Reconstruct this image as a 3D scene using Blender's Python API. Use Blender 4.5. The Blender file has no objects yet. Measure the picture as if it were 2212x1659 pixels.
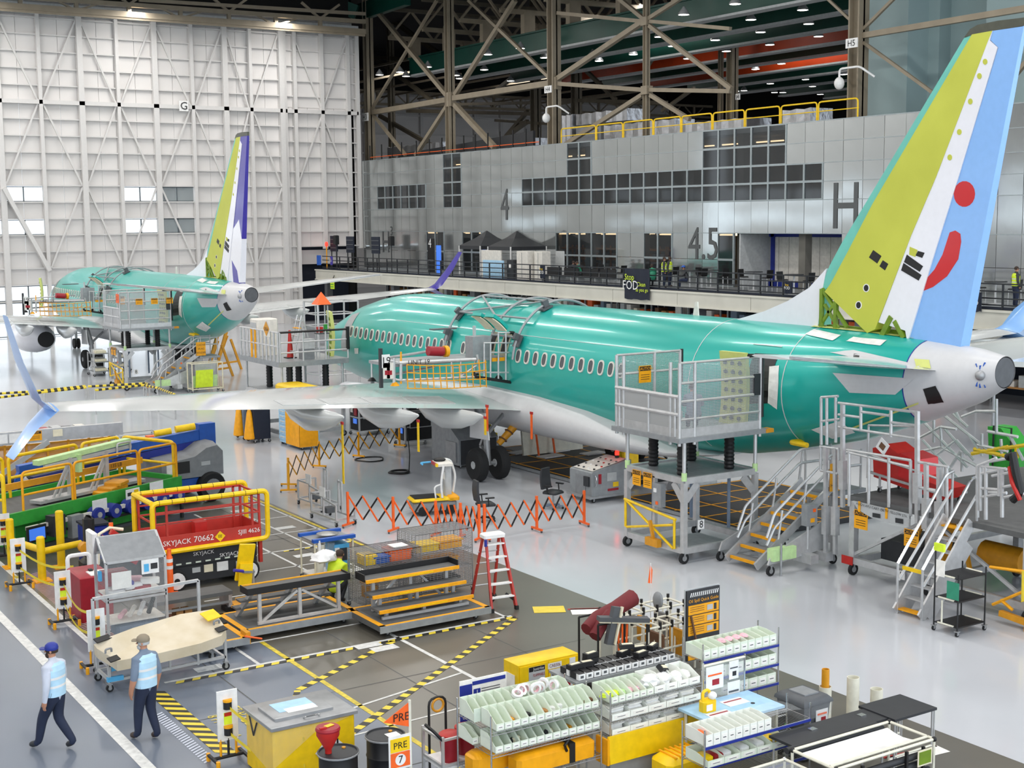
import bpy, math, random
from mathutils import Vector, Matrix
random.seed(7)
SC = bpy.context.scene
COL = SC.collection
V = Vector
# ------------------------------------------------------------------ camera
CAMZ = 8.6
_yaw, _pit, _rol, _f = math.radians(32.684), math.radians(6.835), math.radians(-.547), 2980.0
_fw = V((math.sin(_yaw)*math.cos(_pit), math.cos(_yaw)*math.cos(_pit), -math.sin(_pit)))
_r0 = V((math.cos(_yaw), -math.sin(_yaw), 0)); _u0 = _r0.cross(_fw)
CR = _r0*math.cos(_rol)+_u0*math.sin(_rol); CU = -_r0*math.sin(_rol)+_u0*math.cos(_rol)
cam = bpy.data.cameras.new('camera'); cam.sensor_width = 36; cam.lens = 36*_f/2212; cam.clip_end = 600
camo = bpy.data.objects.new('camera', cam); COL.objects.link(camo)
camo.matrix_world = Matrix(((CR.x, CU.x, -_fw.x, 0), (CR.y, CU.y, -_fw.y, 0), (CR.z, CU.z, -_fw.z, CAMZ), (0, 0, 0, 1)))
SC.camera = camo
SC.view_settings.view_transform = 'Standard'; SC.view_settings.look = 'None'; SC.view_settings.gamma = 1
SC.view_settings.use_curve_mapping = False
SC.view_settings.exposure = -0.07
# ------------------------------------------------------------------ daylight and roof lights
w = bpy.data.worlds.new('overcast_sky'); SC.world = w; w.use_nodes = True
w.node_tree.nodes['Background'].inputs[0].default_value = (.84, .92, 1, 1)
w.node_tree.nodes['Background'].inputs[1].default_value = 2.6
def area_light(name, loc, sx, sy, power, col=(1, .97, .93)):
    l = bpy.data.lights.new(name, 'AREA'); l.shape = 'RECTANGLE'; l.size = sx; l.size_y = sy; l.energy = power; l.color = col
    o = bpy.data.objects.new(name, l); COL.objects.link(o); o.location = loc; return o
for lx in (-14, -2, 10, 22, 34, 46):
    for ly in (4, 24, 44, 64, 84, 101):
        area_light('roof_light_row', (lx, ly, 24.5), .9, 9, 1200)
for lx in (66, 82, 100):
    for ly in (50, 85, 125):
        area_light('roof_light_row', (lx, ly, 24.5), .9, 9, 1000)

# ------------------------------------------------------------------ pixel helpers (photo 2212 x 1659)
def ray(x, y): return CR*(x-1106)-CU*(y-829.5)+_fw*_f
def P(x, y, z=0.0):
    d = ray(x, y); t = (z-CAMZ)/d.z; return V((d.x*t, d.y*t, z))
def PX(x, y, X):
    d = ray(x, y); t = X/d.x; return V((X, d.y*t, CAMZ+d.z*t))
def PY(x, y, Y):
    d = ray(x, y); t = Y/d.y; return V((d.x*t, Y, CAMZ+d.z*t))
# ------------------------------------------------------------------ materials
def lin(c): return c/12.92 if c <= .04045 else ((c+.055)/1.055)**2.4
def rgb(h): return tuple(lin(int(h[i:i+2], 16)/255) for i in (0, 2, 4))+(1,)
MATS = {}
def mat(name, hexc, rough=.5, metal=0.0, var=.12, scale=6.0, bump=0.0, coat=0.0, emit=0.0, alpha=1.0, hex2=None, spec=.5, trans=0.0, stretch=None):
    m = bpy.data.materials.new(name); m.use_nodes = True; nt = m.node_tree; b = nt.nodes['Principled BSDF']
    b.inputs['Roughness'].default_value = rough; b.inputs['Metallic'].default_value = metal
    b.inputs['Specular IOR Level'].default_value = spec
    c = rgb(hexc)
    b.inputs['Base Color'].default_value = c
    if var or hex2:
        n = nt.nodes.new('ShaderNodeTexNoise'); n.inputs['Scale'].default_value = scale; n.inputs['Detail'].default_value = 5
        tc = nt.nodes.new('ShaderNodeTexCoord')
        if stretch:
            mp = nt.nodes.new('ShaderNodeMapping'); mp.inputs['Scale'].default_value = stretch
            nt.links.new(tc.outputs['Object'], mp.inputs['Vector']); nt.links.new(mp.outputs[0], n.inputs['Vector'])
        else: nt.links.new(tc.outputs['Object'], n.inputs['Vector'])
        r = nt.nodes.new('ShaderNodeValToRGB'); e = r.color_ramp.elements
        e[0].position = .3; e[1].position = .7
        c2 = rgb(hex2) if hex2 else tuple(min(1, x*(1+var*.6)) for x in c[:3])+(1,)
        c1 = c if hex2 else tuple(x*(1-var) for x in c[:3])+(1,)
        e[0].color = c1; e[1].color = c2
        nt.links.new(n.outputs['Fac'], r.inputs['Fac']); nt.links.new(r.outputs['Color'], b.inputs['Base Color'])
        if bump:
            bp = nt.nodes.new('ShaderNodeBump'); bp.inputs['Strength'].default_value = bump; bp.inputs['Distance'].default_value = .05
            nt.links.new(n.outputs['Fac'], bp.inputs['Height']); nt.links.new(bp.outputs[0], b.inputs['Normal'])
    if coat: b.inputs['Coat Weight'].default_value = coat; b.inputs['Coat Roughness'].default_value = .08
    if emit: b.inputs['Emission Color'].default_value = c; b.inputs['Emission Strength'].default_value = emit
    if alpha < 1: b.inputs['Alpha'].default_value = alpha
    if trans: b.inputs['Transmission Weight'].default_value = trans
    MATS[name] = m; return m
def mix_holes(m, scale, cover):
    """perforated / woven sheet: regular round holes cut by the material"""
    nt = m.node_tree; b = nt.nodes['Principled BSDF']
    tc = nt.nodes.new('ShaderNodeTexCoord'); v = nt.nodes.new('ShaderNodeTexVoronoi'); v.inputs['Scale'].default_value = scale; v.inputs['Randomness'].default_value = 0
    nt.links.new(tc.outputs['Object'], v.inputs['Vector'])
    g = nt.nodes.new('ShaderNodeMath'); g.operation = 'GREATER_THAN'; g.inputs[1].default_value = cover
    nt.links.new(v.outputs['Distance'], g.inputs[0]); nt.links.new(g.outputs[0], b.inputs['Alpha'])
for a in [
    ('white', 'e9e9e8', .45), ('offwhite', 'dedad2', .5), ('bone', 'e3e0cf', .5), ('black', '141416', .5), ('rubber', '17181a', .75),
    ('dark', '2b2d31', .55), ('grey', '85888b', .5), ('lightgrey', 'b9bcbd', .5), ('darkgrey', '53565a', .55), ('deckgrey', '5b5c5c', .7),
    ('yellow', 'f2c800', .45), ('safety', 'f3a800', .5), ('amber', 'd9961a', .5), ('palemint', 'dfeadb', .5), ('lime', 'd7f032', .6),
    ('orange', 'f4651e', .5), ('red', 'b8231c', .45), ('liftred', 'b5342a', .45), ('crimson', '9c1526', .45), ('maroon', '6d1b22', .7),
    ('blue', '1f56b0', .45), ('royal', '1d2f8f', .5), ('navy', '1c2333', .8), ('skyblue', '8fbcf0', .4), ('cyanblue', '53aee0', .5), ('paleblue', 'a9d2ee', .5),
    ('green', '2f9a35', .5), ('teal', '0f9a90', .45), ('padgreen', '2c8a6c', .6), ('palegreen', 'bfe0a0', .5), ('cream', 'e7dfc4', .6), ('wood', 'b5824a', .65), ('brown', '6b4a32', .7),
    ('skin', 'c08a6e', .6), ('denim', '232c44', .85), ('vestblue', 'b7dcf2', .7), ('shirtgrey', '77869a', .85), ('shirtpale', 'c9cfdd', .85), ('hair', '3a2c24', .8),
    ('camo', '8d8270', .8), ('shoe', '3b2d26', .6), ('paper', 'f1efe9', .7), ('pink', 'e9b7c0', .7), ('purple', '3d2f9a', .4), ('shelfmint', 'dfe6d6', .5)]:
    mat(*a)
mat('alu', 'c4c5c6', .38, .45); mat('chrome', 'd5d7d8', .2, .95, var=.05); mat('steel', 'a2a4a6', .42, .5); mat('galv', '999da0', .5, .35); mat('wire', '9c9ea0', .4, .7)
mat('glass_clear', 'dfe8ea', .08, 0, var=0, alpha=.22); mat('acrylic', 'cdd3d6', .12, 0, var=0, alpha=.2); mat('plasticwrap', 'e8ecef', .2, 0, var=.05, alpha=.14)
mat('glass_dark', '2a3136', .05, 0, var=0, alpha=.42, spec=.8)
mat('lamp', 'fffaf0', .4, 0, var=0, emit=14); mat('warm_lamp', 'ffe0b0', .4, 0, var=0, emit=3.2); mat('red_lamp', 'ff1e14', .3, 0, var=0, emit=6); mat('screen', '3c6fd0', .3, 0, var=0, emit=.8)
mix_holes(mat('mesh_sheet', 'b4b6b7', .45, .5, var=0), 26, .40)
def M(n): return MATS[n]
# ------------------------------------------------------------------ mesh builder
class MB:
    def __init__(s): s.v = []; s.f = []; s.m = []
    def add(s, vs, fs, m=0):
        o = len(s.v); s.v += [tuple(v) for v in vs]; s.f += [tuple(i+o for i in f) for f in fs]; s.m += [m]*len(fs); return s
    def bx(s, x0, x1, y0, y1, z0, z1, m=0):
        return s.add([(x0,y0,z0),(x1,y0,z0),(x1,y1,z0),(x0,y1,z0),(x0,y0,z1),(x1,y0,z1),(x1,y1,z1),(x0,y1,z1)],
                     [(3,2,1,0),(4,5,6,7),(0,1,5,4),(1,2,6,5),(2,3,7,6),(3,0,4,7)], m)
    def box(s, c, d, m=0, rz=0, R=None):
        x, y, z = d[0]/2, d[1]/2, d[2]/2; R = R or Matrix.Rotation(rz, 3, 'Z'); c = V(c)
        vs = [c+R@V(p) for p in [(-x,-y,-z),(x,-y,-z),(x,y,-z),(-x,y,-z),(-x,-y,z),(x,-y,z),(x,y,z),(-x,y,z)]]
        return s.add(vs, [(3,2,1,0),(4,5,6,7),(0,1,5,4),(1,2,6,5),(2,3,7,6),(3,0,4,7)], m)
    def cbox(s, c, d, b, m=0, rz=0):
        """box with chamfered vertical edges and top"""
        x, y, z = d[0]/2, d[1]/2, d[2]/2; R = Matrix.Rotation(rz, 3, 'Z'); c = V(c)
        def ring(i, zz): return [c+R@V(p) for p in [(-x+i+b,-y+i,zz),(x-i-b,-y+i,zz),(x-i,-y+i+b,zz),(x-i,y-i-b,zz),(x-i-b,y-i,zz),(-x+i+b,y-i,zz),(-x+i,y-i-b,zz),(-x+i,-y+i+b,zz)]]
        return s.loft([ring(0, -z), ring(0, z-b), ring(b, z)], m, cap=True)
    def bar(s, p, q, w, h=None, m=0, up=None):
        p, q = V(p), V(q); h = h or w; d = q-p
        if d.length < 1e-6: return s
        d.normalize(); u = V(up) if up else (V((0,0,1)) if abs(d.z) < .95 else V((0,1,0)))
        a = d.cross(u).normalized()*w/2; b = a.cross(d).normalized()*h/2
        vs = [p-a-b, p+a-b, p+a+b, p-a+b, q-a-b, q+a-b, q+a+b, q-a+b]
        return s.add(vs, [(3,2,1,0),(4,5,6,7),(0,1,5,4),(1,2,6,5),(2,3,7,6),(3,0,4,7)], m)
    def cyl(s, p, q, r, n=10, r2=None, m=0, cap=True):
        p, q = V(p), V(q); r2 = r if r2 is None else r2; d = (q-p).normalized()
        u = V((0,0,1)) if abs(d.z) < .9 else V((1,0,0)); a = d.cross(u).normalized(); b = d.cross(a)
        vs = []
        for k in range(n):
            t = 2*math.pi*k/n; e = a*math.cos(t)+b*math.sin(t); vs += [p+e*r, q+e*r2]
        fs = [(2*k, 2*((k+1) % n), 2*((k+1) % n)+1, 2*k+1) for k in range(n)]
        if cap: fs += [tuple(range(2*n-2, -1, -2)), tuple(range(1, 2*n, 2))]
        return s.add(vs, fs, m)
    def tube(s, pts, r, n=6, m=0, closed=False, cap=True):
        pts = [V(p) for p in pts]; k = len(pts); rings = []
        prev = None
        for i, p in enumerate(pts):
            if closed: d = pts[(i+1) % k]-pts[i-1]
            else: d = pts[min(i+1, k-1)]-pts[max(i-1, 0)]
            d.normalize()
            if prev is None:
                u = V((0,0,1)) if abs(d.z) < .9 else V((1,0,0)); a = d.cross(u).normalized()
            else: a = (prev-d*prev.dot(d)).normalized()
            prev = a; b = d.cross(a)
            rr = r[i] if isinstance(r, (list, tuple)) else r
            rings.append([p+(a*math.cos(2*math.pi*j/n)+b*math.sin(2*math.pi*j/n))*rr for j in range(n)])
        return s.loft(rings, m, cap=cap and not closed, closed=closed)
    def loft(s, rings, m=0, cap=False, closed=False):
        n = len(rings[0]); k = len(rings); vs = [p for r in rings for p in r]; fs = []
        for i in range(k if closed else k-1):
            a, b = i*n, ((i+1) % k)*n
            fs += [(a+j, a+(j+1) % n, b+(j+1) % n, b+j) for j in range(n)]
        if cap: fs += [tuple(range(n-1, -1, -1)), tuple(range((k-1)*n, k*n))]
        return s.add(vs, fs, m)
    def lathe(s, prof, n=16, c=(0,0,0), m=0, cap=True):
        c = V(c); return s.loft([[c+V((r*math.cos(2*math.pi*j/n), r*math.sin(2*math.pi*j/n), z)) for j in range(n)] for r, z in prof], m, cap=cap)
    def prism(s, poly, a, b, ax='y', m=0):
        """extrude a 2-D outline from a to b along axis ax; outline axes are the other two in order"""
        f = {'x': lambda u, v, t: (t, u, v), 'y': lambda u, v, t: (u, t, v), 'z': lambda u, v, t: (u, v, t)}[ax]
        return s.loft([[f(u, v, a) for u, v in poly], [f(u, v, b) for u, v in poly]], m, cap=True)
    def quad(s, a, b, c, d, m=0): return s.add([a, b, c, d], [(0,1,2,3)], m)
    def sphere(s, c, r, n=10, k=7, m=0, sc=(1,1,1)):
        c = V(c); return s.loft([[c+V((r*sc[0]*max(1e-3, math.sin(math.pi*i/k))*math.cos(2*math.pi*j/n), r*sc[1]*max(1e-3, math.sin(math.pi*i/k))*math.sin(2*math.pi*j/n), -r*sc[2]*math.cos(math.pi*i/k))) for j in range(n)] for i in range(k+1)], m, cap=True)
    def mesh(s, name, mats, smooth=True):
        me = bpy.data.meshes.new(name); me.from_pydata(s.v, [], s.f); mats = mats if isinstance(mats, (list, tuple)) else [mats]
        for x in mats: me.materials.append(M(x) if isinstance(x, str) else x)
        if len(mats) > 1: me.polygons.foreach_set('material_index', s.m)
        if smooth:
            me.polygons.foreach_set('use_smooth', [True]*len(me.polygons)); me.update(); me.set_sharp_from_angle(angle=math.radians(38))
        me.update(); return me
    def obj(s, name, mats, parent=None, loc=(0,0,0), rz=0, smooth=True):
        return link(name, s.mesh(name, mats, smooth), parent, loc, rz)
def link(name, me, parent=None, loc=(0,0,0), rz=0):
    o = bpy.data.objects.new(name, me); COL.objects.link(o); o.location = loc; o.rotation_euler = (0, 0, rz)
    if parent: o.parent = parent
    return o
def tag(o, label=None, cat=None, group=None, kind=None):
    if label: o['label'] = label
    if cat: o['category'] = cat
    if group: o['group'] = group
    if kind: o['kind'] = kind
    return o
def thing(name, label, cat, loc=(0,0,0), rz=0, group=None):
    o = bpy.data.objects.new(name, None); COL.objects.link(o); o.location = loc; o.rotation_euler = (0, 0, rz); o.empty_display_size = .2
    return tag(o, label, cat, group)
def struct(name, mb, mats, parent=None, smooth=False, **k):
    o = mb.obj(name, mats, parent, smooth=smooth, **k)
    if not parent: o['kind'] = 'structure'
    return o
def copy_tree(o, parent=None, loc=None, rz=None, label=None, group=None):
    c = o.copy(); COL.objects.link(c); c.parent = parent
    if loc is not None: c.location = loc
    if rz is not None: c.rotation_euler = (0, 0, rz)
    if label: c['label'] = label
    if group: c['group'] = group
    for ch in list(o.children): copy_tree(ch, c)
    return c
# lettering: built-in font turned into meshes while the scene is still empty
_TX = {}
def text_mesh(s):
    if s not in _TX:
        c = bpy.data.curves.new('lettering', 'FONT'); c.body = s; c.align_x = 'CENTER'; c.align_y = 'CENTER'; c.resolution_u = 2
        o = bpy.data.objects.new('lettering', c); COL.objects.link(o)
        bpy.context.view_layer.update()
        me = bpy.data.meshes.new_from_object(o.evaluated_get(bpy.context.evaluated_depsgraph_get())); bpy.data.objects.remove(o)
        _TX[s] = me
    return _TX[s]
def text(s, size, parent, loc, right, up, m='black', sx=1.0, name='lettering'):
    """flat lettering; right and up are direction vectors in the parent's space"""
    me = text_mesh(s).copy(); me.materials.clear(); me.materials.append(M(m))
    o = bpy.data.objects.new(name, me); COL.objects.link(o); r = V(right).normalized(); u = V(up).normalized(); n = r.cross(u)
    mm = Matrix(((r.x*size*sx, u.x*size, n.x*size, loc[0]), (r.y*size*sx, u.y*size, n.y*size, loc[1]), (r.z*size*sx, u.z*size, n.z*size, loc[2]), (0, 0, 0, 1)))
    if parent: o.parent = parent
    o.matrix_local = mm; return o
for s_ in ['CAUTION', 'SKYJACK', '70662', 'SJIII 4626', 'EE', 'H3', 'H4', 'H5', 'J4', 'G', 'FOD', 'Stop', '4', '4.5', 'H', 'PRE', '7', '3077', '9', 'CAB306', 'FLAMMABLE', 'INFLAMABLE', 'INFLAMMABLE', 'Justrite',
           'Oil Spill Quick Guide', 'Spill Cart', '737', 'Hazardous', 'Waste', 'Disposal', 'Guide', '1', '2', '19', 'UNIT 19', '3356', 'KEEP CLEAR', '8 PM-2 AM', 'Clean', 'as you go', '-CSCHA', '-FLAG', 'HOLDER', 'ALIGN APU CART CASTER', 'WITH YELLOW STRIPE', '8', '5', 'WLL 135 LB', 'S-60', 'Z-45', '3', 'DANGER', '5-0']: text_mesh(s_)
def arc(c, r, a0, a1, n, u=(1,0,0), v=(0,0,1)):
    c, u, v = V(c), V(u), V(v); return [c+u*(r*math.cos(a0+(a1-a0)*i/n))+v*(r*math.sin(a0+(a1-a0)*i/n)) for i in range(n+1)]
def rounded(pts, r, n=3):
    """polyline with rounded corners"""
    pts = [V(p) for p in pts]; out = [pts[0]]
    for i in range(1, len(pts)-1):
        a, b, c = pts[i-1], pts[i], pts[i+1]; d1 = (a-b); d2 = (c-b); q = min(r, d1.length*.45, d2.length*.45); p1 = b+d1.normalized()*q; p2 = b+d2.normalized()*q
        for k in range(n+1):
            t = k/n; out.append(p1*(1-t)**2+b*2*t*(1-t)+p2*t*t)
    return out+[pts[-1]]
def caster(parent, loc, r=.09, w=.05, rz=0, bracket='steel', name='caster'):
    o = thing_part(name, parent, loc, rz)
    MB().cyl((0, -w/2, r), (0, w/2, r), r, 14).obj('wheel', 'rubber', o)
    MB().cyl((0, -w/2-.004, r), (0, w/2+.004, r), r*.5, 10).bx(-.03, .03, -w/2-.012, -w/2-.004, r*.8, r*2.15).bx(-.03, .03, w/2+.004, w/2+.012, r*.8, r*2.15).bx(-.04, .04, -w/2-.012, w/2+.012, r*2.1, r*2.25).obj('fork', bracket, o)
    return o
_CAST = {}
def thing_part(name, parent, loc, rz):
    o = bpy.data.objects.new(name, None); COL.objects.link(o); o.location = loc; o.rotation_euler = (0, 0, rz); o.parent = parent; o.empty_display_size = .05; return o
def wheel_caster(parent, x, y, r=.09, w=.05, z=0, name='caster', rz=0):
    """swivel caster as one mesh part (black tyre, steel fork), shared between alike casters"""
    key = (r, w)
    if key not in _CAST:
        b = MB(); b.cyl((0, -w/2, r), (0, w/2, r), r, 14, m=0); b.cyl((0, -w/2-.005, r), (0, w/2+.005, r), r*.5, 10, m=1)
        for s in (-1, 1): b.box((0, s*(w/2+.01), r*1.5), (.05, .008, r*1.4), 1)
        b.box((0, 0, r*2.2), (.09, w+.05, .02), 1); _CAST[key] = b.mesh('caster', ['rubber', 'steel'])
    return link(name, _CAST[key], parent, (x, y, z), rz)
def rail_path(b, pts, z0, hs, r, posts=True, n=6, m=0, step=None):
    """handrail: horizontal tubes at heights hs along the ground polyline pts, with posts at vertices"""
    pts = [V((p[0], p[1], z0)) for p in pts]
    for h in hs: 
        for i in range(len(pts)-1): b.cyl(pts[i]+V((0,0,h)), pts[i+1]+V((0,0,h)), r, n, m=m)
    if posts:
        for i, p in enumerate(pts):
            b.cyl(p, p+V((0,0,max(hs))), r, n, m=m)
            if step and i < len(pts)-1:
                d = pts[i+1]-p; k = int(d.length/step)
                for j in range(1, k+1):
                    if j < k+0.01 and j*step < d.length-.15: b.cyl(p+d*(j/(k+1)), p+d*(j/(k+1))+V((0,0,max(hs))), r, n, m=m)
    return b
# ================================================================== SETTING
mat('floor_light', 'c3c6cc', .14, 0, var=.05, scale=.35, spec=.45)
mat('floor_dark', '69655c', .28, 0, var=0, scale=.5, hex2='5d5a52', spec=.4)
mat('floor_aisle', '6b7482', .3, 0, var=.06, scale=.5, spec=.4)
mat('paint_white', 'd9dad8', .5, var=.2, scale=9); mat('paint_yellow', 'd8c23a', .5, var=.35, scale=9); mat('tape_yellow', 'e8cf3a', .5, var=.1); mat('tape_black', '24241f', .5)
mat('door_white', 'dcd9d7', .55, var=.03, scale=.4); mat('door_frame', 'd2d0ce', .55, var=.03)
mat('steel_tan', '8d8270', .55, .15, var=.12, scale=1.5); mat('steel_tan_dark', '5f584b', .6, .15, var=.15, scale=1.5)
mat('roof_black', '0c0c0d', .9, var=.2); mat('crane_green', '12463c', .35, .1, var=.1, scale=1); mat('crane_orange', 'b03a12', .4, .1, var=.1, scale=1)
mat('wall_bluegrey', '8ea3a5', .55, var=.07, scale=.35); mat('polycarb', 'b2b7b7', .1, .8, var=.08, scale=.5, bump=.07, spec=.7, stretch=(1, 1.2, .9))
mat('mullion', '9fa8ab', .4, .5); mat('mullion_dark', '5c6468', .45, .4); mat('foil', 'b4b6ba', .28, .8, var=.15, scale=3, bump=.6); mat('beam_cream', 'cfcdc2', .5, var=.06, scale=1)
mat('deck_floor', '6d7276', .4, var=.08, scale=1); mat('interior', '6c6a64', .8, var=.2, scale=1); mat('black_rail', '25282d', .5, .2); mat('number_grey', '55585a', .6, var=.05)
# ---- floor
fl = MB()
fl.add([(18, -15, 0), (130, -15, 0), (130, 165, 0), (18, 165, 0), (-32, 165, 0), (-32, 41.5, 0), (16.2, 41.5, 0), (16.2, 30.6, 0), (18, 30.6, 0)], [(0, 1, 2, 3, 4, 5, 6, 7, 8)])
floor = struct('floor', fl, 'floor_light')
struct('floor_work_zone', MB().add([(10.45, -15, 0), (18, -15, 0), (18, 30.6, 0), (16.2, 30.6, 0), (16.2, 41.5, 0), (7.55, 41.5, 0), (7.55, 26.1, 0), (10.45, 26.1, 0)], [(0, 1, 2, 3, 4, 5, 6, 7)]), 'floor_dark')
struct('floor_aisle', MB().add([(-32, -15, 0), (10.45, -15, 0), (10.45, 26.1, 0), (7.55, 26.1, 0), (7.55, 41.5, 0), (-32, 41.5, 0)], [(0, 1, 2, 3, 4, 5)]), 'floor_aisle')
def stripe(x0, y0, x1, y1, w, m='paint_white', name='floor_line', z=.004):
    p, q = V((x0, y0, z)), V((x1, y1, z)); d = (q-p).normalized(); n = V((-d.y, d.x, 0))*w/2
    return MB().quad(p-n, q-n, q+n, p+n).obj(name, m, floor, smooth=False)
def hazard(x0, y0, x1, y1, w, pitch=.32, slant=.5, z=.006):
    p, q = V((x0, y0, z)), V((x1, y1, z)); L = (q-p).length; d = (q-p).normalized(); n = V((-d.y, d.x, 0)); b = MB(); t = 0.0; k = 0
    while t < L-1e-3:
        e = min(t+pitch/2, L); s = slant*w
        b.quad(p+d*t-n*w/2, p+d*e-n*w/2, p+d*(e+s)+n*w/2, p+d*(t+s)+n*w/2, k % 2); t = e; k += 1
    return b.obj('hazard_tape', ['tape_yellow', 'tape_black'], floor, smooth=False)
stripe(6.45, 14, 6.45, 41, .2); stripe(7.55, 26, 7.55, 41, .12)
stripe(8.0, 24.66, 15.75, 24.66, .09); stripe(9.3, 26.04, 15.4, 26.04, .07); stripe(10.5, 14, 10.5, 26, .1, 'paint_yellow')
stripe(12.95, 26.04, 12.95, 19.2, .09); stripe(9.9, 26, 9.9, 24.7, .07); stripe(15.6, 25.9, 15.6, 24.6, .07)
stripe(16.05, 30.7, 16.05, 41.4, .1, 'paint_yellow'); stripe(15.9, 33.2, 15.9, 41, .07)
for yy in (29.6, 31.4, 33.1, 35.0, 37.0, 39.2): stripe(10.6 if yy < 34 else 12.6, yy, 16.0 if yy > 33 else 14.6, yy, .07)
for xx in (13.7, 14.9): stripe(xx, 29.6, xx, 38.8, .07)
stripe(9.2, 21.2, 12.9, 22.0, .06); stripe(8.6, 20.2, 16.2, 20.6, .05)
for x_ in (9.0, 11.9, 14.6): stripe(x_, 14, x_, 41, .025, 'deckgrey', 'floor_joint', .003)
for y_ in (18.6, 22.4, 28.4, 34.4): stripe(7.6, y_, 16.1, y_, .025, 'deckgrey', 'floor_joint', .003)
hazard(8.15, 24.54, 15.75, 24.54, .13); hazard(9.94, 22.88, 12.77, 24.5, .15, .34, 0); hazard(8.2, 19.8, 9.9, 22.85, .12, .34, 0)
hazard(9.67, 20.29, 15.73, 24.48, .15, .34, 0); hazard(7.7, 20.6, 7.7, 24.2, .3, .3, .8); hazard(14.0, 33.0, 16.0, 33.0, .09, .3)
def decal(x, y, w, h, m='paint_white', rz=0, name='floor_decal'):
    return MB().box((0, 0, 0), (w, h, .002)).obj(name, m, floor, (x, y, .006), rz, smooth=False)
for x, y in ((9.0, 25.0), (12.2, 24.55), (12.4, 24.2), (14.3, 32.3), (15.2, 35.6), (14.6, 30.2), (13.2, 36.2), (9.4, 29.2), (8.3, 29.2), (15.0, 38.5)): decal(x, y, .55, .3)
decal(16.7, 24.6, .7, .5, 'tape_yellow', -.5); decal(17.3, 24.0, .7, .45, 'paper', -.5); decal(17.35, 24.2, .7, .1, 'red', -.5); decal(16.9, 14.4, 1.1, .3, 'paper', -.1); decal(16.9, 14.55, 1.1, .08, 'red', -.1)
b = MB()
for k in range(26):
    y = 20.5+k*.1; b.quad((7.25, y, .005), (7.45, y+.12, .005), (7.45, y+.17, .005), (7.25, y+.05, .005))
b.obj('floor_decal', 'shirtpale', floor, smooth=False)
b = MB()
for k in range(60):
    y = 27.8+k*.11; b.quad((7.7, y, .005), (8.35, y+.25, .005), (8.35, y+.28, .005), (7.7, y+.03, .005))
b.obj('floor_decal', 'pink', floor, smooth=False)
text('KEEP CLEAR', .36, floor, (8.55, 22.0, .008), (0, -1, 0), (1, 0, 0), 'paint_yellow'); text('8 PM-2 AM', .26, floor, (8.1, 21.9, .008), (0, -1, 0), (1, 0, 0), 'paint_yellow')
# ---- hangar door wall (far left)
YD = 108.0
wf = struct('wall_far', MB().bx(12, 53.6, YD+.25, YD+.4, 18, 25.2), 'door_white')
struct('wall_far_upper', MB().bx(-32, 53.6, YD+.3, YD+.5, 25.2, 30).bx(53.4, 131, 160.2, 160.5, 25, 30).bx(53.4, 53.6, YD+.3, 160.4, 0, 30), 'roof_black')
postx = [PY(x, 401, YD).x for x in (5, 95, 183, 262, 342, 421, 492, 546, 612)]
pitchx = postx[2]-postx[1]
postx = [postx[0]-pitchx*k for k in (3, 2, 1)]+postx
leafB = [PY(x, 401, YD).x for x in (620, 642, 700, 756, 776)]
rowz = [11.42+1.245*k for k in range(-9, 11)]
zt = 24.6
rows = [0.0]+[z for z in rowz if z > .4]+[zt]
panel_cache = {}
def door_panel(x0, x1, z0, z1, y):
    k = (round(x1-x0, 2), round(z1-z0, 2))
    if k not in panel_cache:
        w, h = x1-x0, z1-z0; panel_cache[k] = MB().bx(.01, w/2-.012, 0, .08, .01, h-.01).bx(w/2+.012, w-.01, 0, .08, .01, h-.01).mesh('panel', 'door_white', False)
    return link('panel', panel_cache[k], wf, (x0, y, z0))
zwin = [(rows[i], rows[i+1]) for i in range(len(rows)-1)]
def is_win(bay, r0):
    if bay in (3, 6, 7) or bay < 3:
        if abs(r0-10.175) < .3 or abs(r0-7.685) < .3: return True
    return bay <= 7 and r0 < 3.8
for bi in range(len(postx)-1):
    for z0, z1 in zwin:
        if is_win(bi, z0):
            wn = struct('window_frame', MB().bx(postx[bi]+.15, postx[bi+1]-.15, YD+.05, YD+.15, z0+.04, z0+.1).bx(postx[bi]+.15, postx[bi+1]-.15, YD+.05, YD+.15, z1-.12, z1-.06).bx((postx[bi]+postx[bi+1])/2-.04, (postx[bi]+postx[bi+1])/2+.04, YD+.05, YD+.15, z0, z1-.06), 'mullion_dark', wf)
            MB().bx(postx[bi]+.15, postx[bi+1]-.15, YD+.09, YD+.11, z0+.05, z1-.06).obj('pane', 'glass_clear', wn, smooth=False)
        else: door_panel(postx[bi], postx[bi+1], z0, z1, YD+.15)
for bi in range(len(leafB)-1):
    for z0, z1 in zwin:
        if bi >= 1 and z0 < 6.3: continue
        door_panel(leafB[bi], leafB[bi+1], z0, z1, YD+.3)
def post(x, y, w, z0=0, d=.35, m='door_frame'): return MB().bx(x-w/2, x+w/2, y-d, y+.1, z0, zt).obj('post', m, wf, smooth=False)
for i, x in enumerate(postx): post(x, YD, .42 if i % 2 else .26)
for i, x in enumerate(leafB): post(x, YD+.15, .3, 0 if i < 2 else 6.2)
MB().bx(postx[-1]+.2, leafB[0]-.14, YD, YD+.3, 0, zt).obj('gap', 'darkgrey', wf, smooth=False)
for i, z in enumerate(rows[1:]):
    big = abs(z-17.645) < .3; h = .3 if big else .09; d = .45 if big else .22
    MB().bx(postx[0], postx[-1], YD-d+.1, YD+.1, z-h/2, z+h/2).obj('girt', 'door_frame', wf, smooth=False)
    MB().bx(leafB[0], leafB[-1] if z > 6 else leafB[1], YD-d+.25, YD+.25, z-h/2, z+h/2).obj('girt', 'door_frame', wf, smooth=False)
MB().bx(postx[0], leafB[-1], YD-.5, YD+.2, zt-.5, zt+.3).obj('head_rail', 'lightgrey', wf, smooth=False)
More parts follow.
